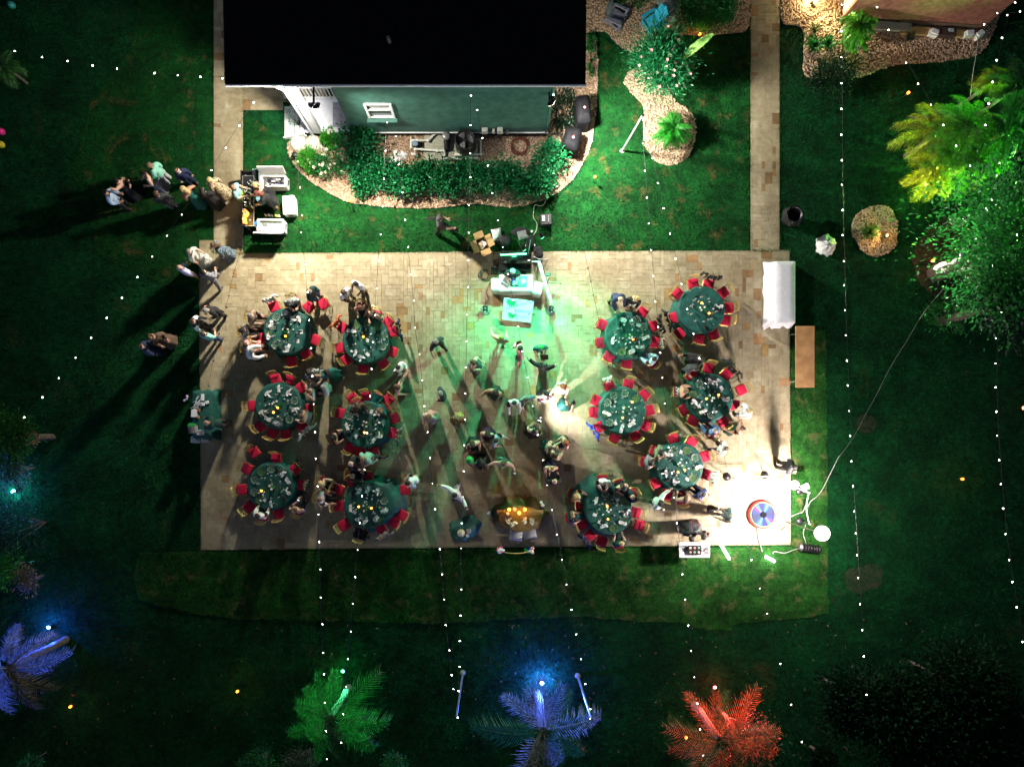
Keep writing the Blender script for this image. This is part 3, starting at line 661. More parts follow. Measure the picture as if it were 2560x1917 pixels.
PALM1 = leafmat('palm_green', (.02,.12,.022)); PALM2 = leafmat('palm_grey', (.24,.24,.19)); PALM3 = leafmat('palm_mixed', (.22,.15,.055)); PALM4 = leafmat('areca', (.05,.22,.016)); PALMY = leafmat('areca_yellow', (.15,.17,.015)); PALMD = leafmat('dead_frond', (.15,.11,.06))
DEADF = frond_mesh(1.9,24,.028,.6,1.2,31,PALMD)
palm(826,1795,3.1,2.25,17,PALM1,'palm lit green by a ground spot lamp',3,.13,ll=.72,dead=(DEADF,.15))
palm(1358,1828,3.6,2.6,15,PALM2,'palm lit blue by a ground spot lamp',5,.16,ll=.74, dead=(frond_mesh(2.5,27,.03,.72,.6,3,PALM1),.35))
palm(1800,1850,3.3,2.75,17,PALM3,'palm glowing orange red from a red ground lamp',8,.14,ll=.75,dead=(frond_mesh(2.6,27,.03,.72,.7,9,PALM1),.3))
palm(22,1668,3.4,2.3,14,PALM2,'palm at the lawn edge lit deep blue from below',11,.14,ll=.7,dead=(DEADF,.2))
bush(1858,1850,(1.15,1.0,.9),3000,.09,46,leafmat('sage', (.05,.07,.035)),'grey green leafy tree growing among the red lit palm fronds','tree','tree',trunk=(.08,(0,0)),h=3.0)
for u, v, z, R, n, mt, lb in ((2345,335,2.2,1.6,20,PALMY,'yellowish clumping palm at the edge of the palm bed'),(2335,420,1.8,1.4,18,PALMY,'short yellow green clumping palm over the pebbles'),(2425,315,2.9,1.6,20,PALM4,'bright green clumping palm hung with bulbs'),(2450,400,2.6,1.6,20,PALM4,'clumping palm between string bulbs and the broad tree'),(2395,385,2.4,1.5,18,PALM4,'green clumping palm in the middle of the palm bed'),(2515,330,2.8,1.3,14,leafmat('palm_dark',(.01,.04,.012)),'dark palm beyond the lit palm clump'),(2545,220,2.6,1.3,14,leafmat('palm_dark'),'dark palm at the corner beyond the hut'),(2490,200,2.2,.8,10,PALMY,'pale palm tuft beside the hut corner bulbs')):
    palm(u, v, z, R, n, mt, lb, int(u), .07, 'palms of the garden edge', ll=.5, droop=.7, lw=.02, nl=44)
palm(1683,322,.75,.95,34,leafmat('small_palm',(.012,.17,.012)),'small bright feathery palm in the pebble bed',21,.06,ll=.30,droop=.7,lw=.018,nl=46,tiers=3)
palm(2150,62,1.0,.8,20,leafmat('fan_palm',(.05,.2,.015)),'bright green fan palm against the hut wall',23,.05,ll=.36,droop=.4,lw=.035,nl=26)
palm(2138,98,.6,.65,16,leafmat('fan_palm'),'low yellow green fan palm at the hut bed',24,.05,ll=.3,droop=.5,lw=.035,nl=24)
palm(8,165,1.4,.8,12,leafmat('fern',(.03,.11,.02)),'green fern palm at the lawn border near hanging bulbs',25,.05,ll=.4,droop=.8)
def spiky(u, v, n, L, label, mat, z=.04, w=.05, fl=.6):
    p = P(u, v); t = thing('spiky_plant', label, 'plant', (p.x, p.y, z)); rnd = random.Random(int(u+v)); m = MB()
    for k in range(n):
        a = rnd.uniform(0,2*pi); l = L*rnd.uniform(.6,1.1); e = rnd.uniform(.25,1.2); d = Vector((math.cos(a)*math.cos(e), math.sin(a)*math.cos(e), math.sin(e))); s = Vector((-math.sin(a), math.cos(a), 0))*w*.5
        q = [Vector((0,0,.02)), d*l*.5+Vector((0,0,.03)), d*l+Vector((0,0,-l*fl*.25*math.cos(e)))]
        m.add([q[0]-s*.7, q[0]+s*.7, q[1]+s, q[2], q[1]-s], [(0,1,2,4),(4,2,3)])
    m.build('leaf_rosette', mat, t); MB().lathe([(.05,0),(.06,.08),(.02,.16)], 7).build('stem', M('bark'), t); return t
spiky(2170,583,95,.62,'long leaved green lily clump in the round pebble bed', leafmat('lily',(.06,.12,.02)), fl=1.2)
for u, v, n, L, lb in ((2032,78,40,.45,'grey green agave near the yard lamp'),(2030,120,70,.62,'spiky bromeliad clump beside the paved path lawn'),(2065,115,60,.55,'spiky bromeliad clump towards the hut bed'),(2055,165,50,.6,'dark bromeliad at the shrub in the hut bed'),(2125,168,40,.55,'yellow green bromeliad at the lawn edge of the hut bed'),(2100,150,40,.5,'bromeliad between dark shrub and fan palm')):
    spiky(u, v, n, L, lb, G4 if n < 60 else G6)
bush(2078,198,(.95,.65,.5),6000,.08,80,G3,'round dark low shrub at the lawn corner of the hut bed', h=.45, fill=.8)
bush(2274,92,(.16,.2,.18),260,.06,10,G3,'tiny dark shrub on the gravel in front of the hut')
# ---- trees
bush(2545,610,(2.8,2.8,1.3),13000,.17,42,leafmat('tree_green',(.018,.14,.028),.5),'broad leafy tree lit from its foot by a white lamp','tree','tree',trunk=(.30,(0,0)),h=4.6,aspect=.5)
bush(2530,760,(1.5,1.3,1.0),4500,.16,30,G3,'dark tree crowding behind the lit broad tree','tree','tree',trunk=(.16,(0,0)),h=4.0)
bush(2370,790,(.9,.7,.6),1500,.12,20,leafmat('tree_green'),'low leafy branch clump under the broad tree edge')
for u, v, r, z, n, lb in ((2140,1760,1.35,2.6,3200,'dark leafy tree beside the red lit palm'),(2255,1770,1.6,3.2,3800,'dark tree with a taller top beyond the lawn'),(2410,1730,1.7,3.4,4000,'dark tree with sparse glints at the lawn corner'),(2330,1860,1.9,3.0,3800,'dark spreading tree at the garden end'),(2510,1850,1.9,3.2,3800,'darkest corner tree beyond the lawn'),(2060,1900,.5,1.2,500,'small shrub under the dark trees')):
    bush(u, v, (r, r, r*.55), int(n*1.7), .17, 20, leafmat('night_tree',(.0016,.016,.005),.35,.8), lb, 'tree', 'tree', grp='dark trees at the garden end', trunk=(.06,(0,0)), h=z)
bush(20,1095,(.95,1.0,.7),2600,.17,34,leafmat('mango',(.014,.07,.010),.4,.7),'bright leafy tree at the lawn edge with coppery shoots','tree','tree',trunk=(.12,(0,0)),h=2.6,aspect=.3)
bush(74,1096,(.3,.25,.2),260,.15,8,leafmat('copper',(.22,.09,.03),.3),'coppery young leaves on a low shrub at the lawn edge', aspect=.3, h=1.6)
bush(18,1175,(.85,.8,.6),2200,.13,26,leafmat('silver',(.045,.06,.055),.3,.7),'silvery grey shrub above the cyan lamp', h=1.6, aspect=.3)
bush(45,1320,(1.1,1.4,.7),2800,.15,36,leafmat('blue_dark',(.009,.028,.022),.3,.7),'dark feathery shrub below the cyan lamp', h=1.7, aspect=.2)
bush(5,1420,(.8,.7,.5),1200,.2,20,leafmat('bright'),'bright green shrub at the dark lawn border', h=1.3, aspect=.28)
bush(70,1450,(.5,.6,.4),800,.12,16,PALMD,'brownish shrub beside the dark lawn', h=1.0)
for u, v, r, lb in ((650,1905,.9,'dark shrub at the foot of the green lit palm'),(760,1895,.8,'greyish shrub under the green palm fronds'),(985,1905,.6,'small shrub beside the green lit palm'),(80,1905,.5,'small green shrub in the darkest corner')):
    bush(u, v, (r, r*.7, .45), int(1500*r), .08, 24, G6 if v != 1895 else leafmat('sage'), lb, h=.9)
# ------------------------------------------------------------------ tables, chairs and what lies on them
mcloth = M('teal_tablecloth', (.006,.068,.055), .7, c2=(.010,.10,.082), scale=4, bump=.7, bscale=5)
mgold = M('gold_lacquer', (.55,.40,.13), .35, metal=.5, var=.1)
mred = M('crimson_cushion', (.50,.004,.042), .7, var=.12, bump=.1)
mnap = M('white_linen', (.66,.66,.66), .8, var=.06); mwood = M('folding_table_wood', (.42,.22,.09), .5, scale=3, c2=(.48,.27,.12), spec=.5)
Z0 = .046                                                       # paved surface
TBL = [(717,829),(696,1015),(678,1216),(915,850),(912,1061),(918,1262),(1571,838),(1754,774),(1557,1027),(1775,993),(1699,1166),(1522,1277)]
TP = ['the table nearest the bar path','the table facing the green buffet','the table in the dim patio corner','the table with an orange scarf','the table with a teal dress','the table with thrown back cloth','the table nearest the congratulations sign','the table nearest the white draped table','the table with a royal blue jacket','the table nearest the bare brown table','the creased table near the photo platform','the table next to the sweetheart table']
def side(ti, a):
    """which side of the table, told by the landmarks around the patio"""
    lr = ('dance','buffet') if ti < 6 else ('turf','dance')
    n = ['%s' % lr[0], 'house and '+lr[0], 'house', 'house and '+lr[1], lr[1], 'palm and '+lr[1], 'palm', 'palm and '+lr[0]]
    return n[int(round((a % (2*pi))/(pi/4))) % 8]+' side of '+TP[ti]
RT = .915
def TC(i): p = P(TBL[i][0], TBL[i][1], .78); return Vector((p.x, p.y, 0))
proto = thing('round_table', 'x', 'table')
MB().lathe([(RT-.02,.70),(RT,.71),(RT,.735),(RT-.02,.745)], 40).build('tabletop', M('plywood', (.4,.3,.18), .8), proto)
for a in range(4):
    x, y = .55*math.cos(a*pi/2+.4), .55*math.sin(a*pi/2+.4); MB().tube([(x,y,0),(x*.9,y*.9,.70)], .016, 6).build('leg', mgrey, proto)
def cloth_mesh(seed, R=RT+.012, zt=.752, n=120, throw=None):
    rnd = random.Random(seed); rings = []; ph = [rnd.uniform(0,6.28) for _ in range(6)]
    def wob(a, k): return .5*math.sin(9*a+ph[0])+.35*math.sin(14*a+ph[1]+k)+.3*math.sin(5*a+ph[2])
    for rr in (.02,.2,.4,.6,.8,.93):
        rings.append([(R*rr*math.cos(2*pi*k/n), R*rr*math.sin(2*pi*k/n), zt+.004*math.sin(rr*9+3*math.sin(2*pi*k/n+ph[3]))+.004*math.sin(7*rr*math.cos(2*pi*k/n-ph[4])*3)) for k in range(n)])
    for q, (dr, z) in enumerate([(0,zt-.006),(.010,zt-.05),(.02,zt-.16),(.04,zt-.34),(.07,zt-.52),(.10,.05)]):
        ring = []
        for k in range(n):
            a = 2*pi*k/n; w = wob(a, 0)*.065*(q/5)**1.1; ex = .10*max(0, math.sin(2*a+ph[5]))*(q/5)**2
            th = 0
            if throw: th = max(0, math.cos(a-throw))**3*(q/5)*.55
            ring.append(((R+dr+w+ex+th)*math.cos(a), (R+dr+w+ex+th)*math.sin(a), z+(th*.5 if th else 0)))
        rings.append(ring)
    return MB().loft(rings, cap=False).add([rings[0][k] for k in range(n)], [tuple(range(n))]).mesh('tablecloth', mcloth, True)
THROW = {5: .25, 11: 2.2}
for i in range(12):
    c = TC(i)+Vector((0,0,Z0))
    lb = 'round banquet table, '+TP[i]
    t = proto if i == 0 else copy_tree(proto, c)
    t.location = c; t.rotation_euler = (0,0,i*.5); tag(t, lb, 'table', 'round banquet tables')
    o = obj('tablecloth', cloth_mesh(i*3+1, throw=THROW.get(i)), None, c)
    tag(o, 'dark teal cloth over '+TP[i], 'tablecloth', 'round teal tablecloths')
# ---- chair (faces +x)
def pt(V): return V
chair0 = thing('banquet_chair', 'x', 'chair')
MB().rbox((0,0,.43), (.41,.41,.03), .05).build('seat_frame', mgold, chair0)
cu = MB(); rings = []
for z, s in ((.461,.94),(.47,1.0),(.49,1.0),(.505,.93),(.512,.75)):
    pts = []
    for x, y in rrect(.40*s, .42*s, .07*s, 4): pts.append((x, y*(1+.10*x), z))
    rings.append(pts)
cu.loft(rings).build('cushion', mred, chair0, True)
for sx, sy in ((1,1),(1,-1)): MB().tube([(.185*sx,.185*sy,0),(.18,.18*sy,.44)], [.013,.017], 6).build('leg', mgold, chair0)
for sy in (1,-1): MB().tube([(-.215,.175*sy,0),(-.18,.18*sy,.44)], [.013,.017], 6).build('leg', mgold, chair0)
bk = MB()
for sy in (1,-1): bk.tube([(-.18,.18*sy,.44),(-.215,.185*sy,.70),(-.27,.19*sy,.93)], [.016,.015,.013], 6)
for x, z in ((-.27,.925),(-.25,.86),(-.205,.60)):
    bk.tube([(x,-.19,z),(x-.025,-.09,z+.008),(x-.03,0,z+.01),(x-.025,.09,z+.008),(x,.19,z)], .013, 5)
for k in range(6): y = -.14+k*.056; bk.tube([(-.226,y,.60),(-.277,y,.92)], .009, 4)
bk.build('backrest', mgold, chair0)
st = MB()
for z in (.14,.24): 
    st.tube([(.18,-.18,z),(.18,.18,z)], .009, 4); st.tube([(-.2,-.178,z),(-.2,.178,z)], .009, 4); st.tube([(-.2,.18,z+.04),(.18,.18,z+.04)], .009, 4); st.tube([(-.2,-.18,z+.04),(.18,-.18,z+.04)], .009, 4)
st.build('stretcher', mgold, chair0)
CH_USED = [False]
def place_chair(x, y, rz, label, group='red cushioned gold chairs'):
    if not CH_USED[0]:
        CH_USED[0] = True; chair0.location = (x,y,Z0); chair0.rotation_euler = (0,0,rz); tag(chair0, label, 'chair', group); return chair0
    return copy_tree(chair0, (x,y,Z0), rz, label, group)
def zl(ox, oy, pts, s=5.257): return [(ox+x/s, oy+y/s) for x, y in pts]
CH = {0: zl(440,660,[(1290,560),(1745,565),(1935,525),(1840,1000),(1685,1150),(1520,1280),(1110,985)]),
 1: zl(440,940,[(1310,40),(1490,60),(1645,155),(1755,440),(1660,660),(1440,735),(1280,715),(1130,640),(1020,390)]),
 2: zl(440,1100,[(1030,160),(1315,250),(1555,390),(1600,590),(1350,965),(960,880),(870,650),(935,375)]),
 3: zl(780,680,[(970,690),(1015,800),(1030,1035),(905,1155),(680,1235),(500,1110),(395,990),(455,760)]),
 4: zl(760,940,[(640,290),(815,285),(965,300),(1100,315),(1190,555),(1170,750),(525,510),(620,920),(740,965),(900,945)]),
 5: zl(760,1120,[(455,545),(460,760),(525,1010),(750,1130),(1185,975),(1290,880),(1330,545),(650,440),(840,425),(1000,1035)]),
 6: zl(1460,680,[(255,700),(270,915),(360,1075),(560,1165),(765,530),(885,720),(900,920)]),
 7: zl(1460,680,[(1245,295),(1435,155),(1635,175),(1830,270),(1895,475),(1850,630),(1695,810),(1510,880),(1250,815),(1220,590)]),
 8: zl(1460,900,[(575,340),(360,400),(170,535),(190,685),(225,865),(405,1005),(650,955),(790,850),(850,660),(770,475)]),
 9: zl(1460,900,[(1415,220),(1640,110),(1870,190),(2065,390),(1965,590),(1825,810),(1440,775),(1350,635)]),
 10: zl(1460,900,[(1190,1145),(1370,1155),(1585,1265),(1600,1500)])+zl(1340,1100,[(1570,560),(1715,720)]),
 11: zl(1340,1100,[(595,845),(605,1100),(710,1250),(865,1330),(1310,950),(1355,1115)])}
CHP = {}
rnd = random.Random(4)
SPECIAL = {(0,1):'empty red chair turned away from %s', (0,2):'red chair pulled furthest out from %s', (2,0):'red chair set back from %s', (5,6):'red chair standing apart beyond the thrown back cloth of %s'}
for ti, lst in CH.items():
    c = TC(ti)
    for k, (u, v) in enumerate(lst):
        p = PG(u, v, .52); d = c-p; a = math.atan2(d.y, d.x)+rnd.uniform(-.22,.22)
        mn = RT+.19
        if d.length < mn: p = c-d.normalized()*mn
        lb = SPECIAL[(ti,k)] % TP[ti] if (ti,k) in SPECIAL else 'red chair on the '+side(ti, a+pi)
        place_chair(p.x, p.y, a, lb, 'red chairs around '+TP[ti]); CHP[(ti,k)] = (p, a)
# ---- garments over chair backs
def garment(ti, k, mat, label, name='jacket', cat='jacket', big=1.0, back=True, long=0):
    p, a = CHP[(ti,k)]; rnd = random.Random(ti*50+k); x0 = -.27 if back else -.02; zt = .95 if back else .53; m = MB()
    def fn(i, j):
        y = (i-.5)*.50*big; s = (j-.45)*1.0; fold = .022*math.sin(i*17+k)+.015*math.sin(i*31+j*5)
        if back: x = x0+s*.16+fold*2; z = zt+.02-abs(s)**1.3*.75+fold
        else: x = s*.42+fold; z = zt+.02+abs(fold)*2-.5*max(0, abs(y)-.19)
        return (x, y*(1+.25*abs(s)), max(z, .05))
    m.sheet(fn, 13, 9)
    for sgn in (-1, 1):
        y0 = sgn*.22*big; m.tube([(x0-.01,y0,zt-.03),(x0-.08,y0+sgn*(.08+.1*long),zt-.2),(x0-.07+.05*rnd.random(),y0+sgn*(.07+.26*long),zt-.42)], [.055,.05,.04], 7)
    tag(m.build(name, mat, None, True, (p.x,p.y,Z0), a), label, cat)
mj_black = M('black_wool', (.012,.012,.015), .85, bump=.3); mj_navy = M('navy_wool', (.01,.016,.06), .85, bump=.3); mj_blue = M('royal_blue_cloth', (.008,.035,.33), .7, bump=.2); mj_white = mnap; mj_orange = M('orange_knit', (.65,.17,.06), .9, bump=.3); mj_teal = M('teal_silk', (.004,.10,.085), .45, bump=.2); mj_grey = M('grey_cloth', (.13,.13,.135), .85)
garment(3,1,mj_navy,'navy jacket draped over a chair back next to a green dress table setting',long=.6); garment(3,7,mj_orange,'orange knitted scarf hung over a chair back','scarf','scarf',.7,long=.5)
garment(4,2,mj_teal,'teal dress folded on a red chair seat','folded_dress','dress',.9,False); garment(4,5,mj_grey,'grey shawl slipping off a chair back','shawl','shawl',.8,long=.7); garment(4,9,mj_black,'long black coat over a chair in the shade of its table','coat','coat',1.2,long=.8)
garment(5,3,mj_black,'black jacket heaped on a red chair at the patio edge',back=False); garment(5,9,mj_grey,'black and white jacket wrapped round a chair back',long=.4)
garment(6,5,mj_black,'black coat over a chair between two round tables','coat','coat',1.1,long=.2); garment(6,6,M('sequin_dark',(.03,.01,.015),.3,c2=(.5,.4,.4),scale=60),'dark sequinned bag hung on a gold chair','bag','bag',.5)
garment(7,2,mj_black,'black jacket spread over the chair top facing the lawn',big=1.15,long=.3); garment(7,9,mj_black,'rumpled black jacket on a chair opposite the white draped table',big=1.1,long=.6)
garment(8,4,mj_blue,'royal blue jacket with sleeves hanging from a chair',long=.5); garment(8,1,mj_white,'pale cloth hung on a chair corner','napkin_cloth','cloth',.35); garment(9,2,mj_black,'black jacket with flared sleeve over a chair',long=.9)
garment(1,4,mj_white,'white bolero slung over a red chair','bolero','jacket',.9,long=.9); garment(2,3,mj_grey,'grey shawl bunched on a chair back','shawl','shawl',.6); garment(10,3,mj_white,'white cardigan on a chair beside the photo platform','cardigan','cardigan',.8); garment(2,2,mj_black,'dark handbag hooked on a chair back','handbag','handbag',.45); garment(11,2,mj_navy,'navy jacket on a chair at the sweetheart end of the patio',long=.2); garment(0,0,mj_white,'white folded garment on a chair with pale carton','folded_garment','garment',.7,long=.3)
# ---- table things
mclear = M('clear_glass', (.45,.5,.48), .1, alpha=.45, spec=.9); mchg = Mpat('beaded_charger', [(.02,.06,.045),(.03,.10,.05),(.10,.16,.12),(.35,.4,.36),(.02,.05,.03)], 42, .3); mchr = M('charger_green', (.03,.085,.035), .35, c2=(.10,.17,.07), scale=40)
def nap_mesh(seed):
    r = random.Random(seed); q = [r.uniform(0,6) for _ in range(6)]
    def fn(i, j):
        x, y = (i-.5)*.22, (j-.5)*.22; rr = 1-.35*math.sin(i*5+q[0])*math.sin(j*4+q[1])
        return (x*rr+.03*math.sin(j*7+q[2]), y*rr*.8+.03*math.sin(i*6+q[3]), .012+.022*(1+math.sin(i*8+q[4])*math.sin(j*9+q[5])))
    return MB().sheet(fn, 9, 9).mesh('napkin', mnap, True)
NAP = [nap_mesh(s) for s in range(6)]
PLATE = [MB().lathe([(.10,.002),(.155,.014),(.163,.018),(.160,.010),(.1,0)], 22).mesh('charger_plate', m, True) for m in (mchg, mchr, mchg)]
GLASS = MB().lathe([(.033,0),(.033,.004),(.006,.01),(.005,.09),(.022,.11),(.038,.15),(.035,.19),(.033,.19),(.034,.15),(.018,.115)], 10, cap=False).mesh('wine_glass', mclear, True)
TUMB = MB().lathe([(.03,0),(.036,.1),(.034,.1),(.028,.01)], 10).mesh('tumbler', mclear, True)
FAV = MB().rbox((0,0,0), (.07,.045,.035), .006).mesh('favour_box', mnap)
CARD = MB().add([(-.06,-.08,.004),(.06,-.08,.004),(.06,.08,.006),(-.06,.08,.004),(-.06,-.08,0),(.06,-.08,0),(.06,.08,0),(-.06,.08,0)], [(0,1,2,3),(4,7,6,5),(0,4,5,1),(2,6,7,3)]).mesh('menu_card', mwhite)
PHONE = MB().rbox((0,0,0), (.075,.15,.01), .01).mesh('mobile_phone', mblack)
CLUT = MB().rbox((0,0,0), (.22,.11,.05), .03, ch=.02).mesh('clutch_bag', mj_black, True)
CAND = zl(440,660,[(1440,948)]),zl(440,940,[(1338,415),(1283,475)]),zl(440,1100,[(1270,620),(1125,665)]),zl(780,680,[(675,850)]),zl(760,940,[(835,615),(797,742)]),zl(760,1120,[(720,768),(887,787)]),zl(1460,680,[(645,885)]),zl(1460,680,[(1545,408),(1643,543)]),zl(1460,900,[(508,757),(633,552)]),zl(1460,900,[(1768,458),(1608,508)]),zl(1460,900,[(1235,1472),(1322,1440)]),zl(1340,1100,[(935,865),(945,1037)])
candle0 = thing('candle', 'x', 'candle')
MB().lathe([(.035,0),(.042,.07),(.039,.07),(.032,.008)], 10).build('holder', M('amber_glass', (.6,.25,.05), .2, emit=(1,.28,.02), es=2.2), candle0, True)
MB().ball((0,0,.055), .026, 6, 6, (1,1,1.8)).build('flame', M('candle_flame', (1,.5,.1), .5, emit=(1,.42,.05), es=14), candle0, True)
CD = [False]
ZT = Z0+.757
mstem = leafmat('centre_leaf', (.01,.13,.03), .2)
def centre(x, y, i, label):
    rnd = random.Random(i*9+2); t = thing('centrepiece', label, 'centrepiece', (x,y,ZT), rnd.uniform(0,6), 'table centrepieces')
    MB().lathe([(.04,0),(.05,.05),(.03,.12),(.028,.12)], 10).build('vase', mclear, t, True)
    for k in range(5):
        a = rnd.uniform(0,6.28); L = rnd.uniform(.16,.26); d = Vector((math.cos(a), math.sin(a), .25)); s = Vector((-math.sin(a), math.cos(a), 0))
        MB().sheet(lambda i_, j_: tuple(Vector((0,0,.12))+d*L*j_+s*(i_-.5)*.09*math.sin(pi*min(1,.1+j_*.9))+Vector((0,0,-.1*j_*j_))), 3, 6).build('leaf', mstem, t, True)
    for k in range(4):
        a = rnd.uniform(0,6.28); r = rnd.uniform(.06,.16); f = MB()
        for q in range(5):
            b = q*1.257; f.ball((r*math.cos(a)+.025*math.cos(b), r*math.sin(a)+.025*math.sin(b), .15), .022, 5, 4, (1,1,.5))
        f.build('flower', mnap, t, True)
for i in range(12):
    c = TC(i); rnd = random.Random(100+i); on = TP[i]; a0 = rnd.uniform(0,6)
    def put(me, r, a, z, lb, cat, grp, rz=None, name=None):
        o = obj(name or me.name.split('.')[0], me, None, (c.x+r*math.cos(a), c.y+r*math.sin(a), ZT+z), rnd.uniform(0,6.28) if rz is None else rz); return tag(o, lb, cat, grp+' on '+on)
    for u, v in CAND[i]:
        p = P(u, v, .84)
        if not CD[0]: CD[0] = True; k = candle0; k.location = (p.x,p.y,ZT)
        else: k = copy_tree(candle0, (p.x,p.y,ZT))
        tag(k, 'amber glowing candle on '+on, 'candle', 'candles on '+on)
    centre(c.x+rnd.uniform(-.06,.06), c.y+rnd.uniform(-.06,.06), i, 'white flowers and green leaves in the middle of '+on)
    np_ = {7:0}.get(i, 6)
    for k in range(10):
        a = a0+k*2*pi/10+rnd.uniform(-.08,.08); pl = k < np_
        if pl: put(rnd.choice(PLATE), .70, a, .003, 'glass plate on the '+side(i, a), 'plate', 'charger plates')
        if rnd.random() < (.58 if i != 7 else .15): put(rnd.choice(NAP), .70+rnd.uniform(-.08,.04), a+rnd.uniform(-.12,.12), .016 if pl else .002, 'white napkin on the '+side(i, a), 'napkin', 'napkins')
        put(GLASS, .50+rnd.uniform(-.05,.05), a+.16, 0, 'stemmed glass on the '+side(i, a), 'glass', 'stemmed glasses')
        if rnd.random() < .6: put(TUMB, .44+rnd.uniform(-.06,.05), a-.05, 0, 'tumbler on the '+side(i, a), 'glass', 'tumblers')
        if rnd.random() < .6: put(FAV, .36+rnd.uniform(-.1,.12), a+rnd.uniform(-.2,.2), .001, 'favour box on the '+side(i, a), 'box', 'favour boxes')
        if rnd.random() < .18: put(CARD, .58, a+.3, .002, 'menu card on the '+side(i, a), 'card', 'menu cards')
        if rnd.random() < .16: put(PHONE, .55, a-.22, .001, 'dark phone on the '+side(i, a), 'phone', 'phones')
        if rnd.random() < .14: put(CLUT, .72, a+.3, .001, 'black clutch on the '+side(i, a), 'bag', 'clutch bags')
# ---- service tables
def rect_table(name, u, v, L, Wd, topmat, label, cloth=None, clothlabel=None, rz=pi/2, z=Z0, skirt=None):
    p = P(u, v, .76); t = thing(name, label, 'table', (p.x,p.y,z), rz)
    MB().rbox((0,0,.70), (L,Wd,.045), .02).build('tabletop', topmat, t)
    for sx in (-1,1):
        for sy in (-1,1): MB().tube([(sx*(L/2-.25),sy*(Wd/2-.06),0),(sx*(L/2-.3),sy*(Wd/2-.08),.70)], .015, 6).build('leg', mgrey, t)
        MB().tube([(sx*(L/2-.25),-Wd/2+.06,.08),(sx*(L/2-.25),Wd/2-.06,.08)], .012, 5).build('crossbar', mgrey, t)
    if cloth:
        rings = []; rnd = random.Random(int(u)); ph = rnd.uniform(0,6)
        for q, (ex, zz) in enumerate([(-.25,.752),(0,.752),(.012,.735),(.02,.55),(.05,.3),(.09,.05)]):
            pts = rrect(max(.05,L+2*ex), max(.05,Wd+2*ex), .03 if q < 3 else .05, 5); out = []
            # resample for folds
            per = []
            for a in range(len(pts)):
                A, B = Vector(pts[a]), Vector(pts[(a+1)%len(pts)]); n = 9 if a % 6 == 5 else 1
                per += [A.lerp(B, s/n) for s in range(n)]
            for s, q2 in enumerate(per):
                w = 1+(.05*math.sin(s*1.3+ph)+.04*math.sin(s*2.9))*max(0, q-2)/3; out.append((q2.x*w, q2.y*w+(skirt or 0)*max(0,q-2)/3*(1 if q2.y > 0 else 0), zz))
            rings.append(out)
        n = len(rings[0])
        tag(MB().loft(rings, cap=False).add(rings[0], [tuple(range(n))]).build(name.replace('table','tablecloth'), cloth, None, True, (p.x,p.y,z), rz), clothlabel, 'tablecloth')
    return t
rect_table('draped_table', 1963, 731, 2.44, .76, mwood, 'long table under a white cloth at the patio edge', M('white_cloth', (.62,.63,.68), .8, var=.05, bump=.15), 'white cloth hanging off the long table towards the patio', skirt=.16)
rect_table('bare_table', 2012, 892, 2.44, .76, mwood, 'bare brown folding table standing on the turf', rz=pi/2, z=.05)
rect_table('buffet_table', 507, 1036, 1.83, .76, mwood, 'buffet table with dark teal cloth at the patio side', mcloth, 'dark teal cloth on the buffet table of cutlery')
rect_table('prop_table', 1736, 1374, 1.22, .61, mwhite, 'white folding table with trays of face paint at the lawn', z=.05, rz=0)
def item(mb, name, u, v, z, mat, label, cat, rz=0, grp=None, smooth=False):
    p = P(u, v, z); return tag(mb.build(name, mat, None, smooth, (p.x,p.y,z), rz), label, cat, grp)
zb = Z0+.757
rnd = random.Random(9)
for k in range(26):
    item(MB().tube([(-.09,0,.012),(.03,0,.012)], .008, 5).add([(.03,-.014,.012),(.09,-.01,.014),(.09,.01,.014),(.03,.014,.012)], [(0,1,2,3)]), 'cutlery', rnd.gauss(493,5), rnd.gauss(1007,6.5), zb+.004*rnd.randint(0,3), mwhite, 'white fork in the cutlery heap on the buffet table', 'cutlery', rnd.gauss(.9,.5), 'forks heaped on the buffet')
item(MB().rbox((0,0,0),(.12,.26,.05),.01),'tissue_box',507,993,zb,mwhite,'tall white napkin pack on the buffet table','box'); item(MB().rbox((0,0,0),(.15,.13,.04),.01),'paper_stack',518,1006,zb,mwhite,'small paper stack beside the buffet forks','paper',.3); item(MB().rbox((0,0,0),(.11,.13,.09),.01),'small_tray',509,1010,zb,mwhite,'open white tray behind the buffet forks','tray')
item(MB().rbox((0,0,0),(.25,.30,.06),.01),'plate_stack',487,1033,zb,mwhite,'square white plate stack on the buffet table','plates')
p = P(481,1073,zb+.2); t = thing('card_box', 'grey printed card box with green foliage on the buffet', 'box', (p.x,p.y,zb), .1)
MB().rbox((0,0,0),(.28,.30,.26),.01).build('box_body', Mpat('print_grey', [(.25,.22,.22),(.12,.11,.11),(.4,.38,.38)], 60), t)
gm = MB(); rr = random.Random(3)
for k in range(60):
    a = rr.uniform(0,6.28); r = rr.uniform(0,.17); z = .27+rr.uniform(0,.1); x, y = r*math.cos(a), .15+.45*r*math.sin(a); gm.add([(x,y,z),(x+.05,y+.01,z+.03),(x+.08,y+.04,z+.01),(x+.02,y+.04,z+.03)], [(0,1,2,3)])
gm.build('foliage', leafmat('fresh', (.02,.32,.04), .2), t)
item(MB().ball((0,0,.05),.07,7,6,(1,1.2,.7),.3),'bread_roll',499,1026,zb,M('brown_bread',(.25,.11,.05),.8),'brown bread roll on the buffet table','bread'); item(MB().ball((0,0,.04),.05,7,6,(1,1.8,.6),.3),'pastry',497,1043,zb,M('golden_pastry',(.4,.22,.06),.7),'golden pastry beside the buffet plates','pastry')
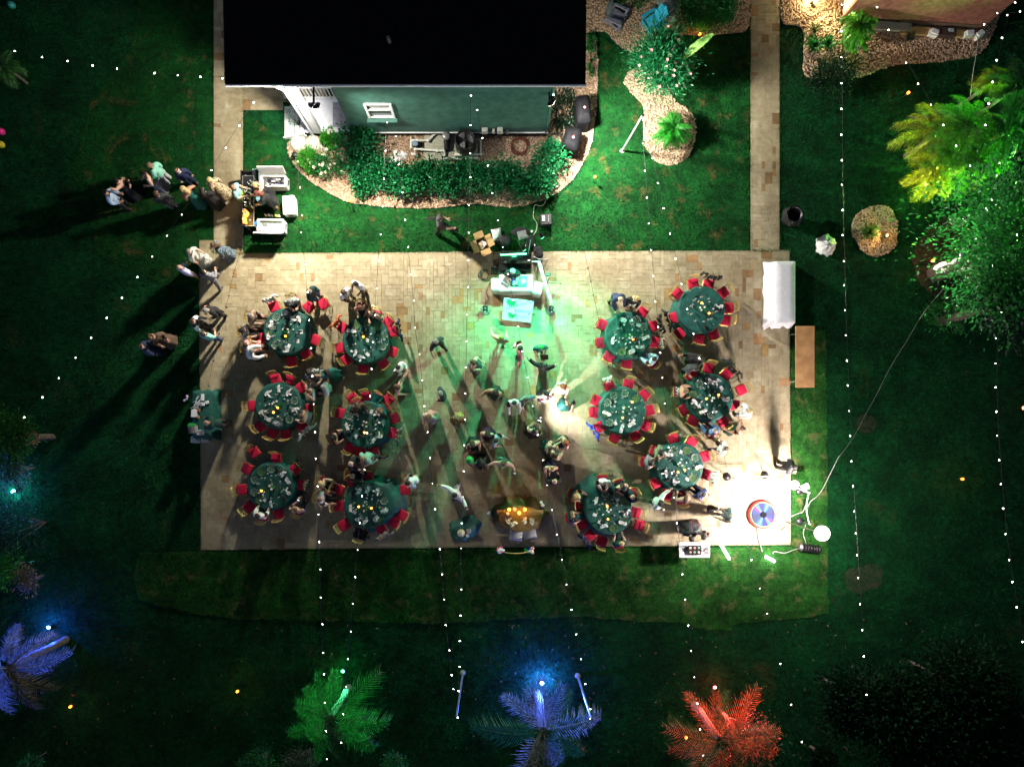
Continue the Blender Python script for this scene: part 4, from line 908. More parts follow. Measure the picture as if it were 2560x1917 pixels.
for k,(u,v) in enumerate(((468,997),(462,1001),(469,991))): item(MB().ball((0,0,.05),.055,7,5,(1,1,.7),.35),'lilac_flower',u,v,zb,M('lilac_petal',(.5,.38,.6),.7),'lilac flower head hanging over the buffet corner','flower',grp='lilac flowers on the buffet')
for (u,v,w,d,rz,lb) in ((492,1099,.34,.26,-.1,'grey lidded carton on the floor below the buffet'),(517,1098,.3,.22,.1,'pale carton beside the buffet foot')): item(MB().rbox((0,0,0),(w,d,.2),.02),'carton',u,v,Z0,mnap,lb,'carton',rz)
item(MB().sheet(lambda i,j:((i-.5)*.3,(j-.5)*.22,.02+.03*math.sin(i*9)*math.sin(j*8)),8,8),'paper_towel',501,1081,zb,mnap,'crumpled paper on the dark end of the buffet','paper',smooth=True)
# props table clutter
zp = .05+.747
t = thing('paint_tray', 'brown compartment tray of paint pots on the prop table', 'tray', tuple(P(1736,1374,zp)[:2])+(zp,))
MB().rbox((0,0,0),(.50,.36,.03),.01).build('tray_base', M('brown_tray',(.05,.025,.02),.5), t)
for a in range(4): MB().box((-.25+a*.1667,0,.05),(.015,.36,.05)).build('divider', M('brown_tray'), t)
for b in range(3): MB().box((0,-.175+b*.175,.051),(.50,.015,.05)).build('divider', M('brown_tray'), t)
for a in range(3):
    for b in range(2): MB().lathe([(.05,.03),(.05,.055),(.03,.06)],8,(-.167+a*.167,-.088+b*.175,0)).build('paint_pot', M('pot_%d'%((a*2+b)%3),[(.5,.35,.3),(.55,.5,.45),(.15,.3,.25)][(a*2+b)%3],.5), t)
for k in range(9): item(MB().tube([(-.13,0,.012),(0,.02*math.sin(k),.014),(.13,0,.012)],.011,5),'paint_brush',1708+k*1.1,1364+2.6*k if k<5 else 1356+2.4*k,zp,mblack,'dark handled brush on the prop table','brush',.1*k,'brushes on the prop table')
for k in range(10): item(MB().tube([(-.12,0,.014+.004*k),(.12,0,.014)],.012,5),'hair_tool',rnd.uniform(1758,1771),rnd.uniform(1366,1386),zp,M('tool_grey',(.12,.10,.10),.5),'dark hand tool piled beside the paint tray','tool',rnd.uniform(-.9,.9),'hand tools on the prop table')
# cake table
p = P(1147,1332,.76); t = thing('cake_table','small round table for the cake at the patio edge','table',(p.x,p.y,Z0))
MB().lathe([(.27,.70),(.28,.71),(.28,.735),(.26,.745)],24).build('tabletop', mwood, t); MB().lathe([(.2,0),(.2,.03),(.03,.06),(.03,.70)],12).build('pedestal', mgrey, t)
o = obj('cake_tablecloth', cloth_mesh(77, R=.29, n=60, throw=.5), None, (p.x,p.y,Z0)); tag(o,'teal cloth flowing off the small cake table','tablecloth')
t = thing('cake','round white tiered cake with gold rim on the teal table','cake',(P(1153,1332,.8).x,P(1153,1332,.8).y,zb))
MB().lathe([(.16,0),(.165,.012),(.15,.014)],24).build('cake_board', mgold, t)
for k,(r,z) in enumerate(((.135,.014),(.10,.10),(.06,.18))): MB().lathe([(r-.006,z),(r,z+.006),(r,z+.08),(r-.012,z+.088)],24).build('tier', M('icing',(.72,.66,.52),.6), t, True)
item(MB().lathe([(.05,0),(.075,.012),(.07,.01)],18),'dessert_plate',1169,1338,zb,mwhite,'small white plate beside the cake','plate'); item(MB().sheet(lambda i,j:((i-.5)*.16,(j-.5)*.2,.01+.02*math.sin(i*7)*math.cos(j*6)),7,7),'cake_napkins',1172,1327,zb,mnap,'folded white napkins beside the cake','napkin',.3,smooth=True)
# sweetheart table with gold sequin cloth
mseq = M('gold_sequins', (.09,.058,.012), .35, metal=.3, c2=(.24,.17,.05), scale=55, bump=.8, bscale=90)
p = P(1300,1290,.76); t = thing('sweetheart_table','half round sweetheart table of the couple','table',(p.x,p.y,Z0))
half = [(.95*math.cos(a*pi/16), .78*math.sin(a*pi/16)-.1) for a in range(17)]; half = [(x,-y+.35) for x,y in half]
MB().prism([(x,-y+.25) for x,y in [(.92*math.cos(a*pi/16),.7*math.sin(a*pi/16)) for a in range(17)]], .70, .74).build('tabletop', mwood, t)
for x in (-.6,0,.6): MB().tube([(x,.05,0),(x,.05,.70)],.02,6).build('leg', mgrey, t)
rings = []; N_ = 72
for q,(s,z) in enumerate(((.02,.757),(.5,.757),(.92,.757),(1.0,.752),(1.03,.70),(1.06,.45),(1.12,.2),(1.24,.03))):
    ring = []
    for k in range(N_):
        a = 2*pi*k/N_; sn, cs = math.sin(a), math.cos(a); rx = .88; ry = .42 if sn > 0 else .60
        w = 1+(.10*math.sin(7*a+1)+.05*math.sin(13*a))*max(0,q-3)/4; ex = .28*max(0,sn)*max(0,q-4)/3
        ring.append(((rx*s*w+ex*.3)*cs, (ry*s*w+ex)*sn-.02, z))
    rings.append(ring)
tag(MB().loft(rings,cap=False).add(rings[0],[tuple(range(N_))]).build('gold_tablecloth', mseq, None, True, (p.x,p.y,Z0)), 'gold sequin cloth pooling round the sweetheart table','tablecloth')
for k,(u,v) in enumerate(((1273,1273),(1312,1273),(1298,1282))):
    pp = P(u,v,.85); t = thing('lantern','glowing amber lantern on the gold sequin table','lantern',(pp.x,pp.y,zb),0,'lanterns on the sweetheart table')
    MB().lathe([(.055,0),(.06,.02),(.06,.13),(.04,.15)],10).build('glass_body', M('lantern_glass',(.9,.5,.1),.3,emit=(1,.36,.03),es=5), t, True)
    MB().lathe([(.062,0),(.062,.012)],10).build('base_ring', mgold, t); light('POINT', t, (pp.x,pp.y,zb+.22), 4, (1,.45,.08), size=.05)
for k,(u,v) in enumerate(((1286,1272),(1269,1284))): item(MB().ball((0,0,.05),.07,8,6,(1,1,.8),.25),'rose_bunch',u,v,zb,mpink,'pink rose bunch among the amber lanterns','flowers',grp='rose bunches on the sweetheart table')
for k,(u,v) in enumerate(((1270,1300),(1312,1300),(1330,1302),(1283,1309))): tag(obj('napkin',NAP[k],None,tuple(P(u,v,zb)[:2])+(zb+.003,),k),'white napkin on the gold sweetheart table','napkin','napkins on the sweetheart table')
for k,(u,v) in enumerate(((1226,1279),(1222,1283),(1353,1255),(1357,1262))): item(MB().ball((0,0,.05),.06,7,5,(1.2,1,.6),.4),'white_orchid',u,v,Z0+(.05 if k<2 else .75),mnap,'white orchid spray on the gold cloth edge','flower',grp='white orchids of the sweetheart table')
item(MB().ball((0,0,.1),.12,8,6,(.8,1.6,.8),.4),'orchid_leaves',1232,1280,Z0,leafmat('dark_leaf',(.004,.05,.02)),'dark orchid leaves at the gold cloth corner','leaves')
def throne(u,v,rz,label):
    p = PG(u,v,.5); t = thing('couple_chair',label,'chair',(p.x,p.y,Z0),rz,'chairs of the couple')
    rings=[]
    for z,s in ((.45,.96),(.47,1),(.51,1),(.525,.94)):
        rings.append([(x*(1+.12*y/.2*0)*s, y*s*(1+.18*(abs(x)/.2)**2), z) for x,y in rrect(.46,.44,.05,4)])
    MB().loft(rings).build('cushion', mwhite, t, True)
    for sx in (-1,1):
        for sy in (-1,1): MB().tube([(sx*.19,sy*.19,0),(sx*.18,sy*.18,.45)],.018,6).build('leg', M('dark_wood',(.03,.018,.012),.5), t)
    b = MB().tube([(-.2,-.2,.45),(-.24,-.21,.75),(-.28,0,.95),(-.24,.21,.75),(-.2,.2,.45)],.02,6)
    for k in range(3): b.tube([(-.23,(k-1)*.12,.5),(-.25,(k-1)*.05,.68),(-.27,(k-1)*.12,.88)],.01,5)
    b.build('backrest', M('dark_wood'), t)
throne(1290,1336,1.45,'white cushioned chair of the couple with dark scrolled back'); throne(1324,1331,1.75,'white cushioned couple chair turned towards the lanterns')
t = thing('floral_hoop','gold standing hoop with pink and blue blooms behind the couple','hoop',(P(1288,1374,.8).x,P(1288,1374,.8).y,.04))
MB().tube([(.72*math.cos(a*pi/14),-.03*math.sin(a*pi/14)*2,1.25*math.sin(a*pi/14)) for a in range(15)],.018,6).build('hoop_frame', mgold, t)
for x,m,z in ((-.62,M('hot_pink',(.7,.03,.3),.6),.55),(-.56,mnap,.7),(.55,mj_blue,.65),(.62,mpink,.75),(.48,leafmat('fresh'),.6)):
    f = MB(); rr = random.Random(int(x*100))
    for k in range(9): f.ball((x+rr.uniform(-.07,.07),-.06+rr.uniform(-.05,.1),z+rr.uniform(-.2,.2)),.07,6,5,(1.2,.7,1),.2)
    f.build('bloom', m, t)
# ------------------------------------------------------------------ people
COLR = dict(lb=(.38,.48,.66), bk=(.010,.010,.012), wh=(.68,.68,.68), mint=(.25,.58,.46), navy=(.012,.02,.06), grey=(.16,.16,.18), teal=(.005,.10,.09), dteal=(.006,.035,.035), lav=(.42,.42,.66), khaki=(.30,.23,.13), jean=(.03,.05,.14), tan=(.48,.36,.20), pink=(.72,.26,.30), pgrey=(.48,.50,.52), dgreen=(.008,.04,.03), green=(.02,.30,.06), aqua=(.28,.55,.58), lime=(.35,.55,.10), beige=(.55,.40,.33), olive=(.13,.17,.09), denim=(.09,.16,.34), sky=(.32,.42,.52), brown=(.10,.06,.04), plum=(.035,.015,.05), dred=(.10,.01,.015), white2=(.72,.72,.70), charcoal=(.03,.032,.036), slate=(.10,.16,.17), pmint=(.42,.55,.48))
PATS = dict(leop=[(.5,.4,.24),(.14,.09,.05),(.6,.52,.36)], wfl=[(.55,.55,.52),(.2,.22,.2),(.65,.64,.6)], bfl=[(.05,.08,.12),(.16,.22,.24),(.03,.04,.07)], gfl=[(.55,.6,.55),(.03,.14,.09),(.3,.42,.36)], brfl=[(.22,.15,.10),(.10,.07,.05),(.32,.25,.19)], rfl=[(.5,.10,.10),(.6,.4,.38),(.4,.2,.18)], bwfl=[(.03,.03,.035),(.5,.5,.5),(.02,.02,.02)], gold=[(.30,.18,.04),(.12,.06,.02),(.5,.36,.10)], nfl=[(.02,.035,.14),(.10,.12,.3),(.01,.02,.08)], sequ=[(.6,.58,.56),(.4,.1,.1),(.3,.28,.28)], mstr=[(.14,.30,.22),(.22,.42,.32)])
HAIRC = dict(dk=(.012,.009,.008), br=(.055,.030,.016), gr=(.15,.145,.14), bl=(.40,.28,.13), rd=(.22,.055,.018), au=(.09,.025,.015), lbr=(.16,.095,.05))
SKIN = dict(l=(.56,.34,.25), m=(.40,.22,.14), d=(.14,.075,.045))
def cmat(k):
    if k in PATS: return Mpat('cloth_'+k, PATS[k], 26)
    return M('cloth_'+k, COLR[k], .8, scale=7, bump=.15, bscale=22, var=.12)
ARMS = {'dn':((0,.235,1.12),(.05,.245,.88),(.08,.235,.80)), 'fr':((.02,.25,1.13),(.25,.17,1.08),(.33,.14,1.09)), 'up':((.08,.30,1.55),(.12,.34,1.80),(.12,.35,1.89)),
 'sp':((.03,.40,1.30),(.12,.60,1.36),(.15,.67,1.39)), 'rc':((.22,.23,1.20),(.46,.19,1.12),(.54,.18,1.11)), 'ch':((.08,.25,1.14),(.27,.11,1.20),(.32,.07,1.26)), 'hd':((.03,.40,1.58),(-.04,.20,1.68),(-.06,.13,1.70)), 'wd':((.10,.36,1.18),(.28,.44,1.08),(.35,.46,1.06)), 'hp':((-.10,.33,1.15),(.02,.20,1.0),(.06,.16,.98))}
PEOPLE = []
def skel(pose, aL, aR, h, pitch, seed):
    r = random.Random(seed); V = []; R = []; E = []; B = []
    def v(p, rad): V.append(Vector(p)); R.append(rad); return len(V)-1
    def e(a, b, lab): E.append((a,b)); B.append((a,b,lab)); return b
    pel = v((0,0,.94), .16); wa = e(pel, v((.0,0,1.10),.15), 'belly'); ch = e(wa, v((.0,0,1.29),.165), 'torso')
    ub = e(ch, v((-.005,0,1.39),.12), 'torso'); nk = e(ub, v((.0,0,1.46),.062), 'neck'); n2 = e(nk, v((.01,0,1.52),.056), 'neck')
    h1 = e(n2, v((.03,0,1.58),.095), 'head'); h2 = e(h1, v((.02,0,1.67),.118), 'head'); h3 = e(h2, v((.005,0,1.745),.082), 'head')
    hands = []
    for sg, nm in ((1,aL),(-1,aR)):
        el, wr, hd = ARMS[nm]
        s = e(ub, v((0,.185*sg,1.385),.092), 'torso'); x = e(s, v((el[0],el[1]*sg,el[2]),.062), 'uarm'); y = e(x, v((wr[0],wr[1]*sg,wr[2]),.044), 'farm'); z = e(y, v((hd[0],hd[1]*sg,hd[2]),.038), 'hand'); hands.append((y,z,sg))
    up = set(range(1, len(V)))
    drop = 0
    legs = []
    for sg in (1,-1):
        if pose == 'si':
            hp = e(pel, v((.06,.10*sg,.92),.105), 'hip'); kn = e(hp, v((.44,.13*sg,.96),.072), 'thigh'); an = e(kn, v((.42,.13*sg,.53),.045), 'calf'); to = e(an, v((.58,.14*sg,.47),.04), 'foot')
        else:
            st = {'st':(0,0),'wk':(.24*sg,0),'wd':(0,.10)}.get(pose, (0,0)); j = r.uniform(-.04,.04)
            hp = e(pel, v((0,.09*sg,.90),.122), 'hip'); kn = e(hp, v((.03+st[0]*.6+j,(.10+st[1]*.6)*sg,.50),.068), 'thigh'); an = e(kn, v((-.01+st[0]+j,(.105+st[1])*sg,.09),.045), 'calf'); to = e(an, v((.14+st[0]+j,(.12+st[1])*sg,.04),.042), 'foot')
    if pitch:
        Rm = Matrix.Rotation(pitch, 3, 'Y'); o = V[0].copy()
        for i in up: V[i] = o+Rm @ (V[i]-o)
    if pose == 'si': drop = .39
    V = [Vector((p.x*h, p.y*h, (p.z-drop)*h if pose != 'si' else p.z*h-drop)) for p in V]; R = [q*h for q in R]
    return V, R, E, B, hands
def add_person(s, label, extra=None):
    """s: 'u v facing pose armL armR top sleeve bottom hair haircolour skin [pitch] [height]'"""
    f = s.split(); PEOPLE.append((f, label, extra or {}))
def make_people():
    tmp = bpy.data.collections.new('tmp'); COL.children.link(tmp); work = []
    for n, (f, label, ex) in enumerate(PEOPLE):
        u, v, ang = float(f[0]), float(f[1]), math.radians(float(f[2])); pitch = math.radians(float(f[12])) if len(f) > 12 else (.12 if f[3] == 'si' else .03)
        h = float(f[13]) if len(f) > 13 else random.Random(n).uniform(.98,1.06)
        V, R, E, B, hands = skel(f[3], f[4], f[5], h, pitch, n)
        me = bpy.data.meshes.new('tmp'); me.from_pydata([tuple(p) for p in V], E, []); o = bpy.data.objects.new('tmp', me); tmp.objects.link(o)
        o.modifiers.new('s', 'SKIN'); o.modifiers['s'].use_smooth_shade = True; o.modifiers['s'].branch_smoothing = .5
        for i, sv in enumerate(me.skin_vertices[0].data):
            sv.radius = (R[i], R[i]); sv.use_root = (i == 0)
        ss = o.modifiers.new('u', 'SUBSURF'); ss.levels = 1; ss.render_levels = 1
        work.append((o, f, label, ex, V, R, B, hands, ang, h, pitch))
    dg = bpy.context.evaluated_depsgraph_get(); dg.update()
    done = []
    for wk in work:
        done.append(bpy.data.meshes.new_from_object(wk[0].evaluated_get(dg)))
    for wk in work:
        m = wk[0].data; bpy.data.objects.remove(wk[0]); bpy.data.meshes.remove(m)
    COL.children.unlink(tmp); bpy.data.collections.remove(tmp)
    for n, (wk, me) in enumerate(zip(work, done)): finish(n, wk, me)
def finish(n, wk, me):
    o_, f, label, ex, V, R, B, hands, ang, h, pitch = wk
    u, v = float(f[0]), float(f[1]); pose = f[3]; seat = pose == 'si'
    nv = len(me.vertices); co = np.zeros(nv*3, np.float32); me.vertices.foreach_get('co', co); co = co.reshape(-1,3)
    no = np.zeros(nv*3, np.float32); me.vertices.foreach_get('normal', no); no = no.reshape(-1,3)
    polys = [tuple(p.vertices) for p in me.polygons]; bpy.data.meshes.remove(me)
    cen = np.array([co[list(p)].mean(0) for p in polys])
    best = np.full(len(cen), 9.); lab = np.zeros(len(cen), int); labs = []
    for k, (a, b, l) in enumerate(B):
        A, D = np.array(V[a]), np.array(V[b]-V[a]); t = np.clip(((cen-A)@D)/(D@D), 0, 1); rr = R[a]+(R[b]-R[a])*t
        d = np.linalg.norm(cen-(A+t[:,None]*D), axis=1)-rr*.9; s = d < best; best[s] = d[s]; lab[s] = k; labs.append(l)
    lab = np.array(labs)[lab]
    hv = V[7]                                   # middle of head
    hz = hv.z
    # ground point under the head as seen in the photograph
    zoff = ex.get('z', Z0 if ex.get('paved', True) else .03)
    p = P(u, v, min(hz+.06, 1.8)+zoff); Rz = Matrix.Rotation(ang, 3, 'Z'); hx = Rz @ Vector((hv.x, hv.y, 0)); loc = Vector((p.x-hx.x, p.y-hx.y, zoff))
    t = thing('person', label, 'person', loc, ang)
    skin = M('skin_'+f[11], SKIN[f[11]], .55, var=.08, spec=.35)
    body = MB(); body.v = [tuple(c) for c in co]; body.f = list(polys)
    # fingers and thumb rooted in each palm
    for (wi, hi, sg) in hands:
        a, b = V[wi], V[hi]; d = (b-a).normalized(); x, y = frame_of(d); across = x if abs(x.z) < abs(y.z) else y; dn = Vector((0,0,-1)); dn = (dn-d*dn.dot(d)); dn = dn.normalized() if dn.length > .1 else y
        for k in range(4):
            c = b+across*(k-1.5)*.019*h; L = (.075,.088,.082,.062)[k]*h
            body.tube([c, c+d*L*.55, c+d*L*.9+dn*L*.35], [.010*h,.009*h,.006*h], 5)
        c = b-d*.03+across*sg*-.03*h; body.tube([c, c+across*sg*-.03*h+d*.02, c+across*sg*-.04*h+d*.055], [.012*h,.011*h,.007*h], 5)
    Rp = Matrix.Rotation(pitch, 3, 'Y')
    # nose and ears
    nb = hv+Rp @ Vector((.082*h,0,-.035*h)); body.tube([nb+Rp @ Vector((-.01,0,.05*h)), nb, nb+Rp @ Vector((-.02,0,-.012))], [.006,.016*h,.008], 5)
    for sg in (-1,1): body.ball(hv+Rp @ Vector((-.005,sg*.085*h,-.03*h)), .022*h, 6, 5, (.8,.5,1.3))
    body.build('body', skin, t, True)
    ey = MB()
    for sg in (-1,1): ey.ball(hv+Rp @ Vector((.078*h,sg*.032*h,-.005)), .012*h, 6, 5)
    ey.build('eyes', M('eye_dark', (.02,.015,.012), .3), t, True)
    def shell(sel, off, name, mat, fn=None):
        ids = np.where(sel)[0]
        if not len(ids): return None
        mp = {}; vs = []; fs = []
        for i in ids:
            ff = []
            for q in polys[i]:
                if q not in mp:
                    mp[q] = len(vs); pp = co[q]+no[q]*off
                    if fn: pp = fn(pp)
                    vs.append(tuple(pp))
                ff.append(mp[q])
            fs.append(tuple(ff))
        m = MB(); m.v = vs; m.f = fs; return m.build(name, mat, t, True)
    top, sl, bot, hair, hc = f[6], f[7], f[8], f[9], f[10]
    dress = bot[0] in 'ds'; mt = cmat(top)
    tsel = np.isin(lab, ['torso','belly']) if sl != 'n' else (np.isin(lab, ['torso','belly']) & (cen[:,2] < V[3].z-.06*h))
    if sl in 'sl': tsel |= (lab == 'uarm')
    if sl == 'l': tsel |= (lab == 'farm')
    if sl == 's': tsel &= ~((lab == 'uarm') & (best > 5))
    shell(tsel, .018*h, 'dress' if dress else ('jacket' if top in ('bk','navy','grey','charcoal') and sl == 'l' else 'shirt'), mt)
    bcol = bot.split(':')[1]; mbm = cmat(bcol)
    if dress and not seat:
        zt = V[1].z; hem = .12 if bot[0] == 'd' else .55; rings = []; rd = random.Random(n)
        for q in range(7):
            w = q/6; z = zt*(1-w)+hem*h*w; rr = (.135+(.17 if bot[0] == 'd' else .11)*w**.8)*h
            rings.append([(V[0].x*(1-w)*.5+rr*(1+.10*w*math.sin(6*a+rd.random()*0+n))*math.cos(a)*.95, rr*(1+.10*w*math.sin(6*a+n))*math.sin(a), z) for a in (2*pi*k/24 for k in range(24))])
        MB().loft(rings, cap=False).build('skirt', mbm, t, True)
    elif dress:
        # lap of a seated dress
        rings = []
        for q in range(6):
            w = q/5; x = -.12+.60*w; z = (V[0].z+.02)*(1-0*w); rw = .20+.03*w
            if q == 5: z -= .12
            rings.append([(x*h, rw*math.cos(a)*h, z+.115*h*math.sin(a)*(1 if math.sin(a) > 0 else .8)) for a in (2*pi*k/16 for k in range(16))])
        MB().loft(rings).build('skirt', mbm, t, True)
    else:
        bs = np.isin(lab, ['hip','thigh','calf']) if bot[0] == 't' else np.isin(lab, ['hip','thigh'])
        shell(bs, .02*h, 'trousers' if bot[0] == 't' else 'shorts', mbm)
    for sg in (-1,1): shell((lab == 'foot') & (cen[:,1]*sg > 0), .014, 'shoe', M('shoe_dark', (.03,.02,.015), .4) if not dress else M('shoe_tan', (.3,.2,.13), .5))
    # hair
    if hair != 'ba':
        hm = M('hair_'+hc, HAIRC[hc], .55, c2=tuple(x*1.9 for x in HAIRC[hc]), scale=38, bump=.6, bscale=60, local=True)
        rel = (cen-np.array(hv))@np.array(Rp).T.T; rel = np.array([list(Rp.inverted() @ Vector(q)) for q in (cen-np.array(hv))]) if len(cen) else rel
        hs = (lab == 'head') & ((rel[:,2] > .035*h) | (rel[:,0] < .0)) & (rel[:,2] > -.10*h)
        if hair == 'fr': hs &= (rel[:,2] < .06*h)
        gow = {'sh':.012,'fr':.01,'lo':.026,'cu':.03,'bu':.016,'po':.016}[hair]
        shell(hs, gow, 'hair', hm)
        m = MB()
        if hair == 'lo':
            b = Rp @ Vector((-.09,0,-.02)); m.tube([hv+Rp @ Vector((-.05,0,.06)), hv+Rp @ Vector((-.10,0,-.06)), hv+Rp @ Vector((-.13,.02,-.20)), hv+Rp @ Vector((-.12,0,-.33))], [.07*h,.095*h,.085*h,.04*h], 9)
        elif hair == 'cu':
            rr = random.Random(n)
            for k in range(26):
                a = rr.uniform(0,6.28); e_ = rr.uniform(-.7,1.5); d = Vector((math.cos(a)*math.cos(e_), math.sin(a)*math.cos(e_), math.sin(e_)))
                if d.x > .45 and d.z < .5: continue
                m.ball(hv+Rp @ (d*.105*h+Vector((-.02,0,.0))), rr.uniform(.035,.055)*h, 6, 5, (1,1,1), .12)
        elif hair == 'bu': m.ball(hv+Rp @ Vector((-.09*h,0,.07*h)), .055*h, 8, 6)
        elif hair == 'po': m.tube([hv+Rp @ Vector((-.09,0,.03)), hv+Rp @ Vector((-.19,0,-.04)), hv+Rp @ Vector((-.2,.01,-.22))], [.035,.045,.018], 7)
        if m.v: m.build('hair_length', hm, t, True)
    if 'collar' in ex or (top in ('bk','navy','grey','charcoal','bwfl') and sl == 'l' and not dress):
        cm = cmat(ex.get('collar', 'wh')); pc = V[4]; q = MB()
        q.loft([[tuple(pc+Rp @ Vector((rr*math.cos(a)+.012, rr*math.sin(a)*1.05, z))) for a in (2*pi*k/12 for k in range(12))] for rr, z in ((.085*h,-.05),(.08*h,-.01),(.07*h,.02))], cap=False).build('collar', cm, t, True)
    if 'hat' in ex:
        c, r0 = ex['hat']; MB().lathe([(r0,-.0),(r0*.98,.012),(.10,.02),(.098,.07),(.07,.10),(.02,.105)], 16, tuple(hv+Vector((0,0,.05)))).build('hat', cmat(c) if isinstance(c, str) else c, t, True)
    if 'vest' in ex:
        shell(np.isin(lab, ['belly','torso']) & (np.abs(cen[:,1]) < .15*h), .028, 'waistcoat', cmat(ex['vest']))
    if 'bag' in ex:
        b = MB().rbox((-.16,0,1.1*h), (.08,.2,.26), .03); b.build('back_panel', cmat(ex['bag']), t)
    if 'chair' in ex and ex['chair']:
        d = Vector((math.cos(ang), math.sin(ang))); place_chair(loc.x-d.x*.0, loc.y-d.y*.0, ang, 'red chair under the '+ex['who'], 'occupied red chairs')
    for it in ex.get('hold', []):
        hi = hands[0][1] if it[0] == 'L' else hands[1][1]; q = Rz @ V[hi]+loc; held(it[1], q, ang, it[2])
def held(kind, q, ang, label):
    d = Vector((math.cos(ang), math.sin(ang), 0))
    if kind == 'phone': tag(MB().rbox((0,0,0), (.012,.075,.15), .004).build('mobile_phone', M('phone_glow', (.7,.8,.85), .4, emit=(.75,.85,1), es=.7), None, False, q+d*.05+Vector((0,0,-.03)), ang), label, 'phone')
    elif kind == 'glass': tag(obj('wine_glass', GLASS, None, q+d*.04+Vector((0,0,-.08))), label, 'glass')
    elif kind == 'camera':
        t = thing('camera_rig', label, 'camera', q+d*.12, ang); MB().rbox((0,0,-.05), (.12,.15,.10), .015).build('camera_body', mblack, t); MB().tube([(.06,0,0),(.18,0,-.02)], [.04,.045], 10).build('lens', mblack, t)
        MB().rbox((0,0,.08), (.05,.15,.09), .01).build('light_panel', mblack, t); MB().box((.028,0,.125), (.006,.13,.075)).build('light_face', M('led_face', (1,1,1), .4, emit=(1,.96,.92), es=14), t)
        s = q+d*.18+Vector((0,0,.13)); light('SPOT', t, s+Vector((0,0,.15)), 520, (1,.93,.88), P(1470,965,.7), .03, 130, .6)
    elif kind == 'bag': tag(MB().rbox((0,0,0), (.32,.16,.26), .05).build('kit_bag', mj_black, None, True, q+Vector((0,0,-.32)), ang), label, 'bag')
    elif kind == 'pole': tag(MB().tube([(-.9,0,0),(.9,0,0)], .02, 6).tube([(-.9,.07,-.02),(-.2,.07,-.02)], .03, 6).build('light_stand', mblack, None, False, q+Vector((0,0,0)), ang), label, 'stand')
    elif kind == 'box': tag(MB().rbox((0,0,0), (.2,.3,.06), .01).build('tray', cmat('brown'), None, False, q+d*.05+Vector((0,0,-.02)), ang), label, 'tray')
    elif kind == 'cloth': tag(obj('napkin', NAP[2], None, q+Vector((0,0,-.06))), label, 'napkin')
A = add_person; L_ = dict(paved=False)
# on the lawn by the bar
A('261 480 0 st fr fr lb l t:bk sh dk m','person in light blue shirt facing a companion in black on the lawn',L_)
A('291 452 -30 st ch up bk n d:bk lo dk l','person in black strapless dress with one arm raised on the lawn',L_)
A('372 412 165 st dn dn mint l t:pgrey sh lbr l','person in mint shirt and pale trousers at the edge of the group',L_)
A('356 435 200 st fr fr grey n d:grey bu dk l','person in grey low backed dress with green back panel',dict(paved=False,bag='green'))
A('440 424 -60 st dn dn navy l t:navy fr br l','balding person in dark navy suit amid the lawn group',L_)
A('387 482 110 st dn dn charcoal l t:grey sh br l','person in slate suit with white collar standing apart in the shadow',L_)
A('455 471 160 st fr hp teal n d:teal lo bl m','blond person in teal dress talking on the lawn',L_)
A('503 474 100 st dn fr bk l d:bk lo dk l','person in black dress with pale shawl at the path edge',dict(paved=False,collar='wh'))
A('522 448 150 st fr dn leop l d:leop sh bl l','person in leopard print dress beside the paved path',dict(paved=False))
A('581 466 0 st fr fr aqua s s:lime fr lbr l','person in aqua shirt and lime shorts waiting at the bar')
A('637 461 175 st rc rc bk n s:bk po bl l 14','blond bartender in black leaning over the bar',L_)
A('640 482 185 st rc fr bk s s:bk lo au l 22','auburn haired bartender in black beside the drinks',L_)
# left side of patio
A('470 628 -10 st fr dn wfl s d:wfl sh gr l','grey haired person in white floral dress at the patio corner',L_)
A('531 612 200 st dn fr bfl l d:bfl lo br l','person in dark blue floral dress at the patio corner')
A('446 667 60 st fr dn lav l t:khaki ba gr l','bald person in lavender shirt and khaki trousers by the patio',L_)
A('506 679 75 wk dn fr grey l t:grey sh dk l','person in grey suit walking off the patio')
A('511 775 220 st fr fr bk l t:bk sh gr l 12','grey haired person in black suit bending towards a friend')
A('479 803 10 st fr dn wh l t:bk sh br l','person in white shirt and black waistcoat at the patio edge',dict(vest='bk'))
A('506 834 75 st dn fr mint s t:jean sh br l','person in mint shirt and jeans at the patio edge')
A('379 842 -40 st fr fr brown l d:brown cu lbr m','curly haired person in brown dress on the dark lawn',L_)
A('351 866 30 st fr dn navy l t:navy sh br l','person in navy suit and white shirt on the dark lawn',L_)
A('513 1057 180 st rc rc dgreen l t:charcoal ba br m 16','bald person in dark green jacket serving himself at the buffet')
S = lambda who, **k: dict(chair=True, who=who, **k)
def AS(s, what, ti, **k): A(s, what+' seated at '+TP[ti], S(what, **k))
AS('722 752 -70 si ch ch gfl s t:bk sh gr l','person in green and white floral top',0)
AS('624 788 -15 si fr fr brfl l t:brown sh gr l','person in brown patterned blouse',0)
AS('606 825 0 si fr fr bwfl s t:bk lo dk l','person in black and white top',0)
AS('613 862 10 si fr fr rfl s d:rfl sh br l','person in red floral dress',0)
A('628 876 20 st rc rc wh l t:charcoal sh gr l 25','grey haired person in white shirt leaning to the table with a card')
A('771 727 -20 st fr dn dteal l t:jean fr lbr l','person in dark teal sweater behind two empty red chairs')
A('888 708 -120 st fr fr white2 s t:khaki sh dk d','bearded person in white tee and khaki trousers looking down')
A('857 729 -35 st dn fr white2 s t:khaki sh br d','person in white polo standing with a bearded friend')
AS('897 768 -75 si ch fr dgreen n d:dgreen lo au l','auburn haired person in dark green dress',3)
AS('928 787 -110 si fr ch beige n d:teal lo br l','bare shouldered person with brown hair',3,)
A('995 918 -35 st ch ch wh l t:bk sh dk l','person in white shirt and black trousers beside a round table')
